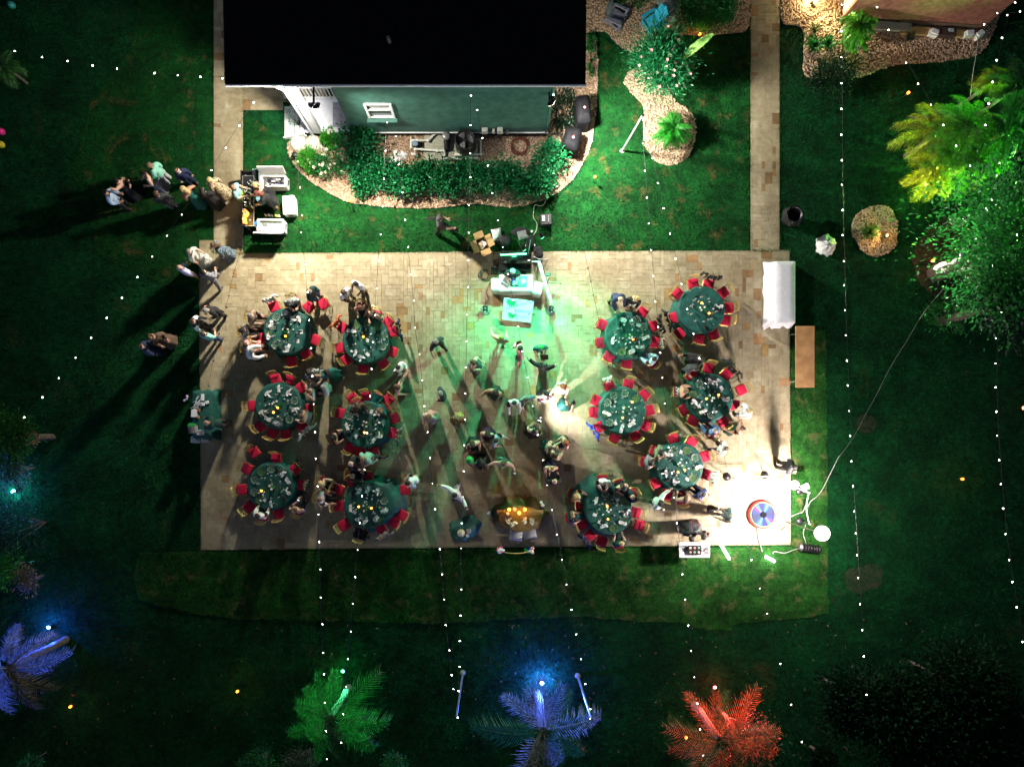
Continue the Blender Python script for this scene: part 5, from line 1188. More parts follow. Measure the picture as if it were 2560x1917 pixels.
A('995 968 -20 st sp fr green n d:dgreen lo br l','person in green dress with bare shoulders reaching out')
A('1090 853 -50 wk fr wd charcoal s t:bk sh gr l','bald headed person in black tee alone on the green lit floor')
A('1100 983 200 st fr dn charcoal l t:bk sh gr l','person in black jacket with grey scarf on the dance floor')
A('814 929 130 st up dn teal s d:teal lo dk m','person in teal dress raising one arm between round tables')
A('772 933 -60 st fr fr bwfl s d:bwfl lo dk l','person in black and white floral dress between round tables')
A('806 968 190 st fr rc pmint s t:charcoal sh gr l','person in pale mint shirt talking between round tables')
A('773 977 20 st hd hd slate s t:bk sh lbr l','person in slate shirt with hands behind the head')
AS('751 1040 170 si rc fr sky n d:sky bu br l','person in pale blue dress',1)
AS('642 1289 75 si rc rc white2 s t:bk sh br l','person in white tee with a phone',2,hold=[('L','phone','lit phone in the hands of a person in white tee')])
AS('735 1273 70 si ch up bk n d:bk lo lbr l','person in black dress photographing',2,hold=[('L','phone','bright phone raised by a person in black dress')])
AS('835 1093 15 si rc fr bk n d:plum cu dk m','dark curly person reaching across',4,hold=[('L','cloth','white napkin held over the teal cloth')])
AS('893 1017 -70 si rc rc brown s t:brown lo br l','brown haired person resting',4)
AS('948 1027 215 si rc fr teal l d:teal cu lbr l','light haired person in teal dress',4)
A('876 1160 -20 st fr fr bk l t:bk ba gr l','bald person in black suit with pale shirt between round tables',dict(collar='lb'))
A('906 1148 -130 st fr dn mstr s d:mstr sh lbr l','person in mint striped dress beside a black suit')
AS('880 1190 -15 si fr rc bk l t:bk fr bl l','fair haired person in black jacket',5)
AS('805 1212 -25 si rc rc dteal n t:bk lo bl l','blond person in dark teal top',5)
AS('799 1249 -5 si fr rc white2 s t:charcoal sh lbr l','person in white tee leaning in',5)
A('1018 1208 200 st fr fr wh l t:khaki sh dk l 18','person in white shirt bending to a lone red chair')
A('1136 1238 -130 wk sp sp wh l t:pgrey sh dk m','person in white shirt walking briskly across the patio')
# dance floor
A('1254 842 80 st wd fr tan s t:khaki sh br l','person in tan shirt and lime cap dancing before the sign',dict(hat=('lime',.10)))
A('1300 870 185 st sp ch pink l t:pgrey sh dk m','person in pink shirt with bent arms on the dance floor')
A('1353 868 -85 st fr fr teal s t:dteal sh lbr l','person in teal shirt carrying a tray on the dance floor',dict(hat=('green',.10),hold=[('L','box','brown tray carried on the dance floor')]))
A('1363 913 75 st sp up bk l t:bk sh dk l','person in black suit with both arms flung wide')
A('1187 906 -20 st fr fr slate n d:slate lo br l','brown haired person in slate dress looking up')
A('1238 980 -110 st fr wd dgreen n d:dgreen lo dk m','dark haired person in dark green dress dancing')
A('1286 1007 -90 st rc rc wh l t:brown sh dk d','person in white long sleeved shirt with arms forward')
A('1315 999 -70 st sp rc slate s t:slate sh br l','person in slate tee dancing beside a white shirt')
A('1368 985 -45 st fr ch plum n d:plum lo dk l','black haired person in plum dress near the video light')
A('1409 968 -90 st fr wd green n s:wh cu rd l','curly red haired person in green and white dress')
A('1422 1010 -70 st ch wd teal s d:teal lo lbr l','person in bright teal dress beside the red haired dancer')
A('1336 1077 70 st ch ch bk n d:bk po dk l','person in black with a ponytail filming the dancers',dict(hold=[('R','camera','video camera with bright lamp held by a person in black')]))
A('1218 1087 -100 st rc fr jean n d:plum lo dk l','person in royal blue and plum dress dancing')
A('1241 1101 -20 st rc fr sky s t:slate sh dk l','person in pale teal tee dancing beside a blue dress')
A('1070 1043 -110 st fr fr beige l d:beige cu lbr l','person in fluffy pale pink jacket on the dance floor')
A('1142 1046 -80 st fr fr gold l s:gold cu lbr l','person in gold sequin top with big golden hair')
A('1182 1112 -70 st fr rc dgreen n d:dgreen lo br l','brown haired person in green dress beside a green hat')
A('1174 1150 30 st fr fr brown s t:brown sh br l','person under a bright green hat on the dance floor',dict(hat=('green',.16)))
A('1206 1158 -60 st ch fr bk l d:bk lo dk l','person in loose black dress looking at their hands')
A('1260 1160 -95 st wd sp mint n s:mint lo br l','person in mint dress holding a phone out',dict(hold=[('L','phone','phone held out by a person in mint dress')]))
A('1414 1108 -160 st fr fr dteal n d:dteal cu rd l','reddish haired person in dark teal dress embracing a friend')
A('1389 1136 40 st rc fr beige n d:dteal cu br l','brown haired person with bare arms embracing a friend')
A('1376 1120 -10 st ch rc beige n d:dteal sh br l','short haired person at the side of an embrace')
A('1380 1173 -90 st dn fr navy n d:navy bu bl l','blond person in navy dress facing a bald partner')
A('1387 1204 90 st fr fr bk l t:bk ba gr l','bald person in black suit with a partner in navy')
# right half tables
A('1553 748 -65 st rc rc navy l t:khaki ba gr l 20','bald person in navy jacket bending over a shoe',dict(collar='lav'))
A('1590 747 -105 st fr fr bk l t:wh cu bl l','blond person in black jacket and white trousers')
AS('1636 896 140 si rc fr sky l t:sky sh dk l','person in pale blue suit',6,collar='wh')
A('1752 893 -110 st fr sp bk l t:bk sh dk m','person in black suit standing behind an empty chair')
A('1742 922 -70 st dn fr charcoal l t:charcoal sh dk m 10','broad person in charcoal suit beside a crowded table')
AS('1716 977 0 si rc rc bwfl n d:bwfl bu lbr m','person with bun in black floral',9)
AS('1790 1076 125 si rc fr denim l t:plum sh gr l','person in denim jacket',9,collar='wh')
A('1856 1070 160 st rc fr dgreen n d:dgreen bu br m','person in dark green dress holding a chair back')
A('1877 1027 200 st fr fr white2 s t:wh sh bl l','person in pale clothes in the bright light by the tables')
A('1816 1121 170 wk fr dn white2 s t:navy sh br l','person in white tee and navy trousers walking to a table')
AS('1655 1132 -20 si fr ch olive s t:bk cu dk l','dark haired person in olive shirt',10)
AS('1630 1157 -5 si fr fr grey s t:slate cu dk l','dark haired person in grey shirt',10)
AS('1759 1236 140 si rc fr nfl s t:navy sh dk l','person in navy floral shirt',10)
AS('1716 1246 100 si fr fr dred n d:dred lo br l','long haired person in dark red dress',10)
A('1654 1259 -30 st sp fr pmint l t:charcoal cu dk m','black haired person in pale mint shirt looking at a phone',dict(hold=[('R','phone','lit phone held by a person in pale mint shirt')]))
AS('1514 1211 -90 si ch ch wh l t:wh sh br l','person in white suit',11)
AS('1560 1222 -70 si rc ch bk n d:bk lo dk l','dark haired person in black dress',11)
AS('1583 1243 -150 si fr fr dteal l t:navy ba br l','bald person in dark teal shirt',11)
AS('1445 1242 -25 si rc fr teal n d:teal cu bl m','curly blond person in teal dress',11)
AS('1439 1299 10 si fr fr teal n d:teal lo dk m','dark person in flowing teal dress',11)
AS('1555 1359 95 si fr fr dgreen s d:dgreen sh bl l','fair haired person in dark green dress',11)
A('1989 1168 -15 st dn fr charcoal l t:charcoal sh dk l','person in charcoal suit at the patio edge near the stanchions')
A('1832 1291 170 st rc fr slate s t:grey sh gr l','person in slate tee steering the photo platform')
A('1730 1349 -90 st rc fr bk l t:bk sh dk l 35','person in black with teal belt bending over the prop table')
A('1760 1343 -110 st fr rc sequ s d:sequ lo dk l 18','long haired person in sequin dress at the prop table')
A('1282 678 -90 st fr fr dteal s t:bk sh gr l','person with greying hair playing records at the white booth',dict(hat=('mint',.09)))
A('1098 546 0 wk fr rc charcoal s t:bk sh dk l','person in dark clothes carrying stands across the lawn',dict(paved=False,hold=[('R','bag','black kit bag carried across the lawn'),('L','pole','black light stands carried across the lawn')]))
make_people()
# ------------------------------------------------------------------ bar, coolers
mcool = M('white_cooler', (.66,.66,.65), .45, var=.05)
p = P(621,503,.9); bar = thing('bar_table','black framed bar table on the turf edge of the path','table',(p.x,p.y,.03))
MB().rbox((0,0,.84),(.46,1.98,.04),.02).build('tabletop', mblack, bar)
for x in (-.225,.225): MB().box((x,0,.895),(.02,1.98,.02)).build('rail', mgrey, bar)
for y in (-.985,-.02,.985): MB().box((0,y,.896),(.44,.02,.02)).build('rail', mgrey, bar)
for sx in (-1,1):
    for sy in (-1,1): MB().tube([(sx*.2,sy*.93,0),(sx*.2,sy*.93,.84)],.018,6).build('leg', mgrey, bar)
MB().box((-.215,0,.45),(.015,1.9,.75)).build('front_panel', mblack, bar)
zb2 = .03+.885; rnd = random.Random(12)
def bottle(u,v,mat,lb,grp):
    p = P(u,v,zb2+.2); t = thing('bottle',lb,'bottle',(p.x,p.y,zb2),0,grp)
    MB().lathe([(.035,0),(.038,.02),(.038,.17),(.014,.22),(.013,.28)],9).build('glass_body', mat, t, True); MB().lathe([(.016,.28),(.016,.30)],8).build('cap', mwhite, t)
bm = [M('dark_bottle',(.01,.012,.01),.12,spec=.9),M('green_bottle',(.02,.10,.03),.12,spec=.9),mclear]
for k in range(16): bottle(rnd.uniform(612,630),rnd.uniform(452,520),bm[k%3],['dark bottle standing on the bar table','green bottle standing on the bar table','clear bottle standing on the bar table'][k%3],['dark','green','clear'][k%3]+' bottles on the bar')
for k in range(8): 
    p = P(rnd.uniform(620,630),rnd.uniform(470,555),zb2); tag(obj('tumbler',TUMB,None,(p.x,p.y,zb2)),'clear tumbler waiting on the bar table','glass','tumblers on the bar')
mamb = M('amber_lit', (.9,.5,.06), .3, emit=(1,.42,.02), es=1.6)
for k,(u,v) in enumerate(((612,528),(614,538),(611,548),(617,533),(612,556))):
    p = P(u,v,zb2+.1); t = thing('drink_dispenser','amber glowing drink jar at the end of the bar','jar',(p.x,p.y,zb2),0,'amber jars on the bar')
    MB().lathe([(.06,0),(.075,.03),(.075,.17),(.05,.21)],10).build('jar_body', mamb, t, True); MB().lathe([(.055,.21),(.055,.235)],10).build('lid', mgrey, t)
light('POINT', None, (P(612,543,1.3).x, P(612,543,1.3).y, 1.35), 12, (1,.5,.06), size=.05, name='bar_glow').parent = bar
bpy.data.objects['bar_glow'].location = Vector((P(612,543,1.3).x, P(612,543,1.3).y, 1.35))-bar.location
def openbin(name,u,v,w,d,h,mat,label,cat,z=.03,rz=0,fill=None):
    p = P(u,v,h); t = thing(name,label,cat,(p.x,p.y,z),rz); wt=.03
    m = MB().box((0,0,.02),(w,d,.04))
    for sx in (-1,1): m.box((sx*(w/2-wt/2),0,h/2),(wt,d,h))
    for sy in (-1,1): m.box((0,sy*(d/2-wt/2),h/2),(w-2*wt,wt,h))
    m.build('bin_body', mat, t)
    if fill:
        for k in range(fill[1]):
            MB().ball((rnd.uniform(-w/2+.1,w/2-.1),rnd.uniform(-d/2+.1,d/2-.1),h*.62),.055,6,5,(1,1.5,.8),.25).build(fill[2], fill[0], t)
    return t
openbin('ice_bin',617,437,.50,.30,.8,mblack,'black bin of ice at the end of the bar','bin',fill=(M('ice',(.5,.55,.58),.2),7,'ice_chunk'))
openbin('side_crate',640,440,.28,.55,.6,M('grey_green',(.14,.22,.20),.6),'grey green crate behind the bar','crate')
p = P(636,558,.5); tag(MB().rbox((0,0,0),(.2,.16,.45),.02).build('blue_box',M('blue_carton',(.03,.25,.6),.5),None,False,(p.x,p.y,.03),.1),'bright blue carton at the foot of the bar','box')
p = P(650,498,.3); tag(MB().rbox((0,0,0),(.3,.32,.22),.02,rz=.5).build('blue_crate',M('cyan_crate',(.03,.28,.42),.4,c2=(.4,.6,.7),scale=20),None,False,(p.x,p.y,.03)),'blue bottle crate behind the bartenders','crate')
def cooler(u,v,w,d,h,rz,lid,label,fillm=None,z=.03):
    p = P(u,v,h); t = thing('cooler',label,'cooler',(p.x,p.y,z),rz); wt=.07
    if lid == 'closed':
        MB().rbox((0,0,0),(w,d,h-.08),.05).build('body', mcool, t, False); MB().rbox((0,0,h-.078),(w+.02,d+.02,.09),.05).build('lid', mcool, t)
        for sy in (-1,1): MB().box((w/2+.012,sy*d*.25,h-.06),(.02,.07,.05)).build('latch', mblack, t)
        MB().box((0,-d/2-.02,h*.5),(w*.35,.03,.06)).build('handle', mblack, t); return t
    rings = []
    for z_,ins in ((0,.03),(.03,0),(h-.02,0),(h,.01),(h,wt),(.1,wt+.02)):
        rings.append([(x,y,z_) for x,y in rrect(w-2*ins,d-2*ins,.05 if ins<.06 else .03,4)])
    MB().loft(rings).build('body', mcool, t)
    sg = 1 if lid == 'up' else -1
    MB().rbox((0,0,0),(w,.06,d*.95),.02).build('lid', mcool, t, False).matrix_local = Matrix.Translation((0,sg*(d/2+.05),h-.02)) @ Matrix.Rotation(-sg*.30,4,'X')
    for x in (-w*.25,w*.25): MB().box((x,sg*(d/2+.01),h-.02),(.06,.05,.04)).build('hinge', mblack, t)
    MB().box((w/2+.03,0,h*.55),(.03,d*.4,.06)).build('handle', mblack, t)
    if fillm == 'drinks':
        for k in range(34): MB().lathe([(.028,0),(.03,.02),(.03,.15),(.012,.19)],7).build('can', [bm[0],mgrey,M('plum_can',(.06,.03,.12),.3,metal=.4),mwhite][k%4], t).matrix_local = Matrix.Translation((rnd.uniform(-w/2+.14,w/2-.14),rnd.uniform(-d/2+.13,d/2-.13),h*.68)) @ Matrix.Rotation(rnd.uniform(.5,1.6),4,'X') @ Matrix.Rotation(rnd.uniform(0,3),4,'Y')
    elif fillm == 'water':
        MB().add([(-w/2+.08,-d/2+.08,h-.12),(w/2-.08,-d/2+.08,h-.12),(w/2-.08,d/2-.08,h-.12),(-w/2+.08,d/2-.08,h-.12)],[(0,1,2,3)]).build('ice_water', M('pale_water',(.40,.55,.50),.08,bump=.15,bscale=12), t)
        MB().box((-w*.22,.05,h-.10),(.2,.14,.03)).build('wire_basket', mgrey, t)
    return t
cooler(683,453,1.05,.48,.50,0,'up','big white cooler full of cans with its lid open','drinks')
cooler(722,513,.48,.74,.45,.06,'closed','closed white cooler standing on the turf')
cooler(676,563,1.08,.50,.50,-.02,'down','open white cooler of ice water beside the bar','water')
for k,(u,v,m) in enumerate(((675,540,mwhite),(682,541,mgrey),(693,542,M('yellow_can',(.6,.4,.05),.4)),(700,543,mwhite),(667,541,M('tan_can',(.4,.25,.15),.5)))):
    p = P(u,v); tag(MB().lathe([(.04,0),(.045,.02),(.045,.16),(.03,.18)],9).build('can',m,None,True,(p.x,p.y,.03)),'small can on the grass beside the ice water cooler','can','cans on the grass by the cooler')
# ------------------------------------------------------------------ DJ corner
mneon = M('green_neon', (.2,1,.5), .4, emit=(.1,1,.40), es=9)
p = P(1290,706,.95); dj = thing('dj_booth','white record booth with lit controller facing the dance floor','booth',(p.x,p.y,Z0))
MB().rbox((0,0,.90),(1.30,.60,.05),.02).build('tabletop', mwhite, dj)
for sx in (-1,1): MB().box((sx*.325,-.315,.48),(.645,.03,.95)).build('front_panel', mwhite, dj)
for sx in (-1,1): MB().box((sx*.645,0,.48),(.03,.60,.90)).build('side_panel', mwhite, dj)
ct = MB().rbox((.12,.03,.952),(.62,.42,.05),.01).build('controller', M('controller_black',(.01,.012,.02),.3), dj)
for sx in (-.06,.30):
    MB().lathe([(.085,1.003),(.085,1.012),(.02,1.014)],16,(sx,.03,0)).build('jog_wheel', mgrey, ct)
    MB().lathe([(.09,1.003),(.09,1.006),(.088,1.0065)],16,(sx,.03,0)).build('ring_light', M('blue_led',(.1,.2,1),.4,emit=(.12,.2,1),es=3), ct)
for k in range(22): MB().box((.12+random.uniform(-.26,.26),.03+random.uniform(-.17,.17),1.006),(.025,.015,.008)).build('pad_light', M('pad_%d'%(k%3),(.3,.5,1),.4,emit=[(.1,.2,1),(.1,.9,.7),(.8,.2,.8)][k%3],es=2.5), ct)
lp = thing('laptop','open laptop beside the record controller','laptop',P(1267,705,1.0)[:2]+(Z0+.952,) if False else (P(1267,705,1).x,P(1267,705,1).y,Z0+.953),-.55)
MB().rbox((0,0,0),(.34,.24,.018),.01).build('keyboard_deck', M('laptop_grey',(.15,.19,.25),.4), lp); MB().box((0,-.15,.10),(.34,.015,.22),rx=-.35).build('screen', mwhite, lp)
def cover_box(u,v,w,d,h,rz,label):
    p = P(u,v,h); t = thing('speaker_box',label,'speaker',(p.x,p.y,Z0),rz); MB().rbox((0,0,0),(w,d,h),.06,ch=.04).build('cover', mcool, t, False); MB().rbox((0,0,h),(w*.45,d*.2,.03),.02).build('handle', mcool, t)
cover_box(1240,711,.36,.48,.95,0,'white covered speaker beside the laptop end of the booth'); cover_box(1345,720,.36,.48,.95,-.25,'white covered speaker at the tripod end of the booth')
# sign sloping on its stand
c = [P(1261,744,.75), P(1334,752.5,.75), P(1327,807,.30), P(1255,798,.30)]
o = (c[0]+c[1]+c[2]+c[3])/4; ex_ = (c[1]-c[0]); ey_ = (c[0]-c[3]); sw, shh = ex_.length, ey_.length; ex_.normalize(); ez_ = ex_.cross(ey_).normalized(); ey_ = ez_.cross(ex_)
MT = Matrix((( ex_.x,ey_.x,ez_.x,o.x),(ex_.y,ey_.y,ez_.y,o.y),(ex_.z,ey_.z,ez_.z,o.z),(0,0,0,1)))
sign = thing('congratulations_sign','white hand lettered congratulations sign with green leaves before the booth','sign'); sign.matrix_world = MT; sign.location = o; sign.rotation_euler = MT.to_euler()
MB().box((0,0,0),(sw,shh,.02)).build('board', mwhite, sign)
def letters(txt, x, y, size, rot, cols, slant=0):
    cu = bpy.data.curves.new('txt','FONT'); cu.body = txt; cu.size = size; cu.extrude = .002; cu.align_x = 'LEFT'; to = bpy.data.objects.new('txt',cu); COL.objects.link(to)
    dg = bpy.context.evaluated_depsgraph_get(); me = bpy.data.meshes.new_from_object(to.evaluated_get(dg)); bpy.data.objects.remove(to); bpy.data.curves.remove(cu)
    me.materials.clear(); me.materials.append(cols); q = obj('lettering', me, sign, (x,y,.0135)); q.rotation_euler = (0,0,rot); return q
mpur = M('purple_ink',(.10,.02,.12),.7); mgink = M('green_ink',(.0,.06,.035),.7); mleaf = M('leaf_paint',(.0,.24,.11),.6)
s_ = sw/1.25
letters('CONGR', -.50*s_, -.03*s_, .15*s_, .42, mgink); letters('ATULATIONS', -.07*s_, .155*s_, .145*s_, .36, mpur)
letters('KC', -.10*s_, -.10*s_, .17*s_, .15, mgink); letters('ANNIE', .08*s_, -.085*s_, .17*s_, .06, M('grey_violet_ink',(.16,.13,.24),.7)); letters('ALEMI', .06*s_, -.33*s_, .16*s_, .02, M('grey_green_ink',(.25,.34,.33),.7))
def paint(cx,cy,n,L,a0,a1,curl,w):
    for k in range(n):
        a = a0+(a1-a0)*k/max(1,n-1); m = MB()
        def fn(i,j,a=a): 
            b = a+curl*j; r = L*j; return (cx+r*math.cos(b)+(i-.5)*w*math.sin(pi*min(1,.15+.85*j))*-math.sin(b), cy+r*math.sin(b)+(i-.5)*w*math.sin(pi*min(1,.15+.85*j))*math.cos(b), .0125+.0003*k)
        m.sheet(fn,3,8).build('painted_leaf', mleaf, sign)
paint(-.32*s_,.36*s_,8,.26*s_,2.4,5.9,.7,.085*s_); paint(-.22*s_,-.22*s_,8,.24*s_,2.3,6.1,.7,.06*s_)
MB().lathe([(.045*s_,.0125),(.02*s_,.014)],5,(.50*s_,-.10*s_,0)).build('painted_flower', M('magenta_paint',(.25,.02,.18),.7), sign)
for sx in (-1,1): MB().tube([(sx*sw*.3,shh*.3,-.02),(sx*sw*.3,shh*.3+.05,-.55 if sx else -.5)],.012,5).build('easel_leg', mgrey, sign)
p = P(1290,639,.9); t = thing('equipment_case','glossy black barrel case under a green neon tube','case',(p.x,p.y,Z0))
MB().tube([(-.62,0,.55),(-.58,0,.55),(.58,0,.55),(.62,0,.55)],[.2,.26,.26,.2],18).build('barrel', M('gloss_black',(.01,.012,.012),.15,spec=.7), t, True)
MB().rbox((0,-.12,0),(1.3,.7,.28),.03).build('base', mblack, t)
MB().tube([(-.62,.03,.86),(.42,.07,.86)],.018,8).build('neon_tube', mneon, t)
for x in (-.55,.35): MB().tube([(x,.04,.8),(x,.04,.86)],.01,5).build('clip', mgrey, t)
light('POINT', t, (p.x-.1,p.y+.05,Z0+1.02), 25, (.1,1,.42), size=.15)
p = P(1286,674,.03); tag(MB().rbox((0,0,0),(.95,.6,.012),.02).build('floor_mat',M('black_mat',(.012,.014,.016),.9),None,False,(p.x,p.y,Z0)),'black mat under the record booth operator','mat')
def blob(name,u,v,sz,mat,label,cat,z=.03,rz=0,jit=.12):
    p = P(u,v,z+sz[2]); return tag(MB().ball((0,0,sz[2]*.9),1,10,8,sz,jit).build(name,mat,None,True,(p.x,p.y,z),rz),label,cat)
t = thing('backpack','black backpack lying beside the barrel case','backpack',(P(1345,634).x,P(1345,634).y,Z0),.2)
MB().rbox((0,0,0),(.36,.46,.26),.1,ch=.08).build('bag_body',mj_black,t,True); MB().rbox((0,-.05,.25),(.24,.26,.06),.06).build('pocket',mj_black,t,True); MB().tube([(-.1,.2,.26),(-.12,.05,.34),(-.1,-.15,.27)],.015,5).build('strap',mblack,t)
p = P(1206,611,.35); t = thing('cardboard_box','open cardboard box of plates with flaps spread','box',(p.x,p.y,.03),.42)
mcard = M('cardboard',(.42,.25,.11),.85,var=.08); w,d,h=.40,.50,.42; m = MB().box((0,0,.01),(w,d,.02))
for sx in (-1,1): m.box((sx*w/2,0,h/2),(.012,d,h))
for sy in (-1,1): m.box((0,sy*d/2,h/2),(w-.02,.012,h))
m.build('box_walls',mcard,t)
for sx in (-1,1): MB().box((sx*(w/2+.12),0,h+.02),(.26,d,.01),ry=-sx*.25).build('flap',mcard,t)
for sy in (-1,1): MB().box((0,sy*(d/2+.12),h+.02),(w,.26,.01),rx=sy*.25).build('flap',mcard,t)
for k in range(9): MB().lathe([(.05,0),(.075,.02),(.06,.015)],10,(random.uniform(-.11,.11),random.uniform(-.17,.17),.3+.01*k)).build('plate', mwhite if k%2 else M('tan_paper',(.4,.28,.18),.8), t)
sack(1242,587,.42,.5,.2,'crumpled clear white plastic bag on the grass',M('plastic_film',(.5,.52,.55),.3))
t = thing('folding_chair','grey folding chair on the grass behind the booth','chair',(P(1306,600).x,P(1306,600).y,.03),.25)
MB().rbox((0,.08,.42),(.36,.34,.03),.03).build('seat',mgrey,t); MB().rbox((0,0,0),(.36,.03,.3),.02).build('backrest',mgrey,t).location=(0,-.12,.6)
for sx in (-1,1): MB().tube([(sx*.17,-.16,.9),(sx*.17,.25,0)],.012,5).build('leg',mgrey,t); MB().tube([(sx*.17,-.2,0),(sx*.17,.2,.43)],.012,5).build('leg',mgrey,t)
blob('kit_bag',1262,603,(.3,.24,.15),mj_black,'soft black kit bag on the grass behind the case','bag'); blob('kit_bag',1302,580,(.4,.2,.14),mj_black,'long black kit bag in the dark grass','bag'); blob('kit_bag',1325,606,(.18,.3,.14),mj_black,'slim black bag beside the grey folding chair','bag')
t = thing('amplifier_case','black amplifier case alone on the turf','case',(P(1365,549,.4).x,P(1365,549,.4).y,.03),.05)
MB().rbox((0,0,0),(.46,.44,.42),.04).build('case_body',mblack,t); MB().rbox((-.1,.03,.42),(.12,.24,.03),.01).build('top_panel',mgrey,t); MB().tube([(.1,-.15,.42),(.1,-.15,.48),(.1,.15,.48),(.1,.15,.42)],.012,5).build('handle',mgrey,t)
for u,v,lb in ((1329,580,'small white cube speaker on the grass'),(1335,615,'white adapter block by the backpack')): tag(MB().rbox((0,0,0),(.09,.08,.07),.015).build('adapter',mwhite,None,False,tuple(P(u,v)[:2])+(.05,),.5),lb,'adapter')
tag(MB().lathe([(.05,0),(.07,.02),(.07,.05),(.045,.06),(.03,.05),(.03,.0)],14).build('tape_roll',mnap,None,True,tuple(P(1318,616)[:2])+(.04,)),'white roll of tape on the grass','tape')
def cable(pts,label,mat,r=.012,z=.06,name='cable'):
    base = P(*pts[0]); Q=[]
    for i in range(len(pts)-1):
        p0,p1,p2,p3 = (Vector(pts[max(0,min(len(pts)-1,i+d))]) for d in (-1,0,1,2))
        for t_ in (0,.25,.5,.75): Q.append(.5*((2*p1)+(-p0+p2)*t_+(2*p0-5*p1+4*p2-p3)*t_*t_+(-p0+3*p1-3*p2+p3)*t_**3))
    Q.append(Vector(pts[-1]))
    tag(MB().tube([(P(q.x,q.y).x-base.x,P(q.x,q.y).y-base.y,z+r) for q in Q],r,5).build(name,mat,None,True,(base.x,base.y,0)),label,'cable')
mcab = M('white_cable',(.42,.43,.38),.6)
cable([(1365,500),(1360,512),(1350,517),(1337,514),(1334,530),(1333,545),(1342,560),(1340,578),(1332,590)],'white cable running over the turf to the booth',mcab)
cable([(1330,592),(1329,612),(1326,630),(1325,660),(1330,690)],'white cable passing the barrel case',mcab,z=Z0+.01)
cable([(1225,705),(1221,718),(1216,730),(1220,748),(1213,758),(1212,770)],'thin red brown cable to a lamp on the paving',M('brown_rubber'),.009,Z0+.01)
coil(1213,691,.22,4,1.5,mblack,'tangled black cable coil on the paving','cable_coil','cable',.012); coil(1243,661,.14,3,1.5,mblack,'small black cable loop beside the mat','cable_coil','cable',.01)
t = thing('power_case','square black power case among cables','case',(P(1235,679).x,P(1235,679).y,Z0)); MB().rbox((0,0,0),(.28,.26,.14),.03).build('case_body',mblack,t); MB().tube([(-.1,.12,.1),(-.14,.17,.2),(.1,.18,.2),(.12,.12,.1)],.012,5).build('handle',mblack,t)
def tripod(u,v,h,spread,label,mat,rz=0,head=None,z=Z0,n=3):
    p = P(u,v); t = thing('tripod_stand',label,'stand',(p.x,p.y,z),rz)
    MB().tube([(0,0,.1),(0,0,h)],.016,6).build('pole',mat,t)
    for k in range(n): a=2*pi*k/n; MB().tube([(0,0,min(.5,h*.6)),(spread*math.cos(a),spread*math.sin(a),.01)],.012,5).build('leg',mat,t)
    MB().lathe([(.03,min(.5,h*.6)-.04),(.03,min(.5,h*.6)+.04)],8).build('collar',mat,t)
    return t
tripod(1234,643,.9,.28,'small black tripod beside the cardboard box',mblack,.4); 
t = tripod(1366,715,1.5,.62,'wide legged black tripod beside the speaker',mblack,.15,n=4); MB().rbox((-.02,.12,1.5),(.16,.1,.12),.02).build('phone_clamp',mblack,t)
t = thing('boom_arm','white boom arm slung from behind the booth over the paving','arm',(P(1346,656).x,P(1346,656).y,Z0))
q0 = P(1347,655,1.9)-Vector(t.location); q1 = P(1378,757,1.7)-Vector(t.location); q0.z+=Z0; q1.z+=Z0
MB().tube([(q0.x,q0.y,q0.z),(q1.x,q1.y,q1.z)],.05,8).build('boom',mwhite,t); MB().tube([(0,0,0),(q0.x,q0.y,q0.z)],.025,6).build('mast',mgrey,t)
for a in (0.3,2.4,4.4): MB().tube([(0,0,.5),(.4*math.cos(a),.4*math.sin(a),.01)],.014,5).build('leg',mwhite,t)
MB().tube([(q0.x-.28,q0.y,q0.z),(q0.x+.05,q0.y,q0.z)],.02,6).build('crossbar',mwhite,t)
def parcan(u,v,label,target,energy):
    p = PG(u,v,.45); t = thing('stage_light',label,'lamp',(p.x,p.y,Z0))
    MB().lathe([(.21,0),(.21,.015),(.17,.03),(.02,.04),(.02,.3)],18).build('base',M('clear_base',(.25,.28,.26),.15,alpha=.6),t,True)
    MB().rbox((0,0,.3),(.2,.22,.22),.03).build('lamp_body',mblack,t); MB().lathe([(.02,.52),(.02,.53)],8).build('knob',mpink,t)
    d=(Vector(target)-(p+Vector((0,0,.5)))); d.z=0; d.normalize(); MB().tube([Vector((0,0,.41))+d*.101,Vector((0,0,.41))+d*.108],.07,12).build('lens',M('green_lens',(.3,1,.6),.4,emit=(.1,1,.45),es=3),t)
    light('SPOT',t,p+d*.2+Vector((0,0,.46)),energy,(.06,1,.42),target,.06,120,.9)
parcan(1213,772,'black stage lamp on a clear base at the coil side of the sign',P(1160,900),35); parcan(1378,772,'black stage lamp on a clear base at the tripod side of the sign',P(1450,880),35)
# green wash lamps on a tall stand behind the booth
t = tripod(1318,652,3.3,.45,'tall lamp stand of green wash lamps behind the booth',mblack,.6)
bx,by=t.location.x,t.location.y
MB().tube([(-.45,0,3.3),(.45,0,3.3)],.018,6).build('crossbar',mblack,t)
for k,x in enumerate((-.4,.4)):
    MB().tube([(x,.0,3.22),(x,-.16,3.14)],[.06,.08],10).build('lamp_body',mblack,t); MB().tube([(x,-.165,3.138),(x,-.172,3.134)],.07,10).build('lens',M('green_lens'),t)
    light('SPOT',t,(bx+x*math.cos(.6),by-.35,3.15+Z0),1500,(.09,1,.50),P(1235+k*170,985),.06,120,.9)
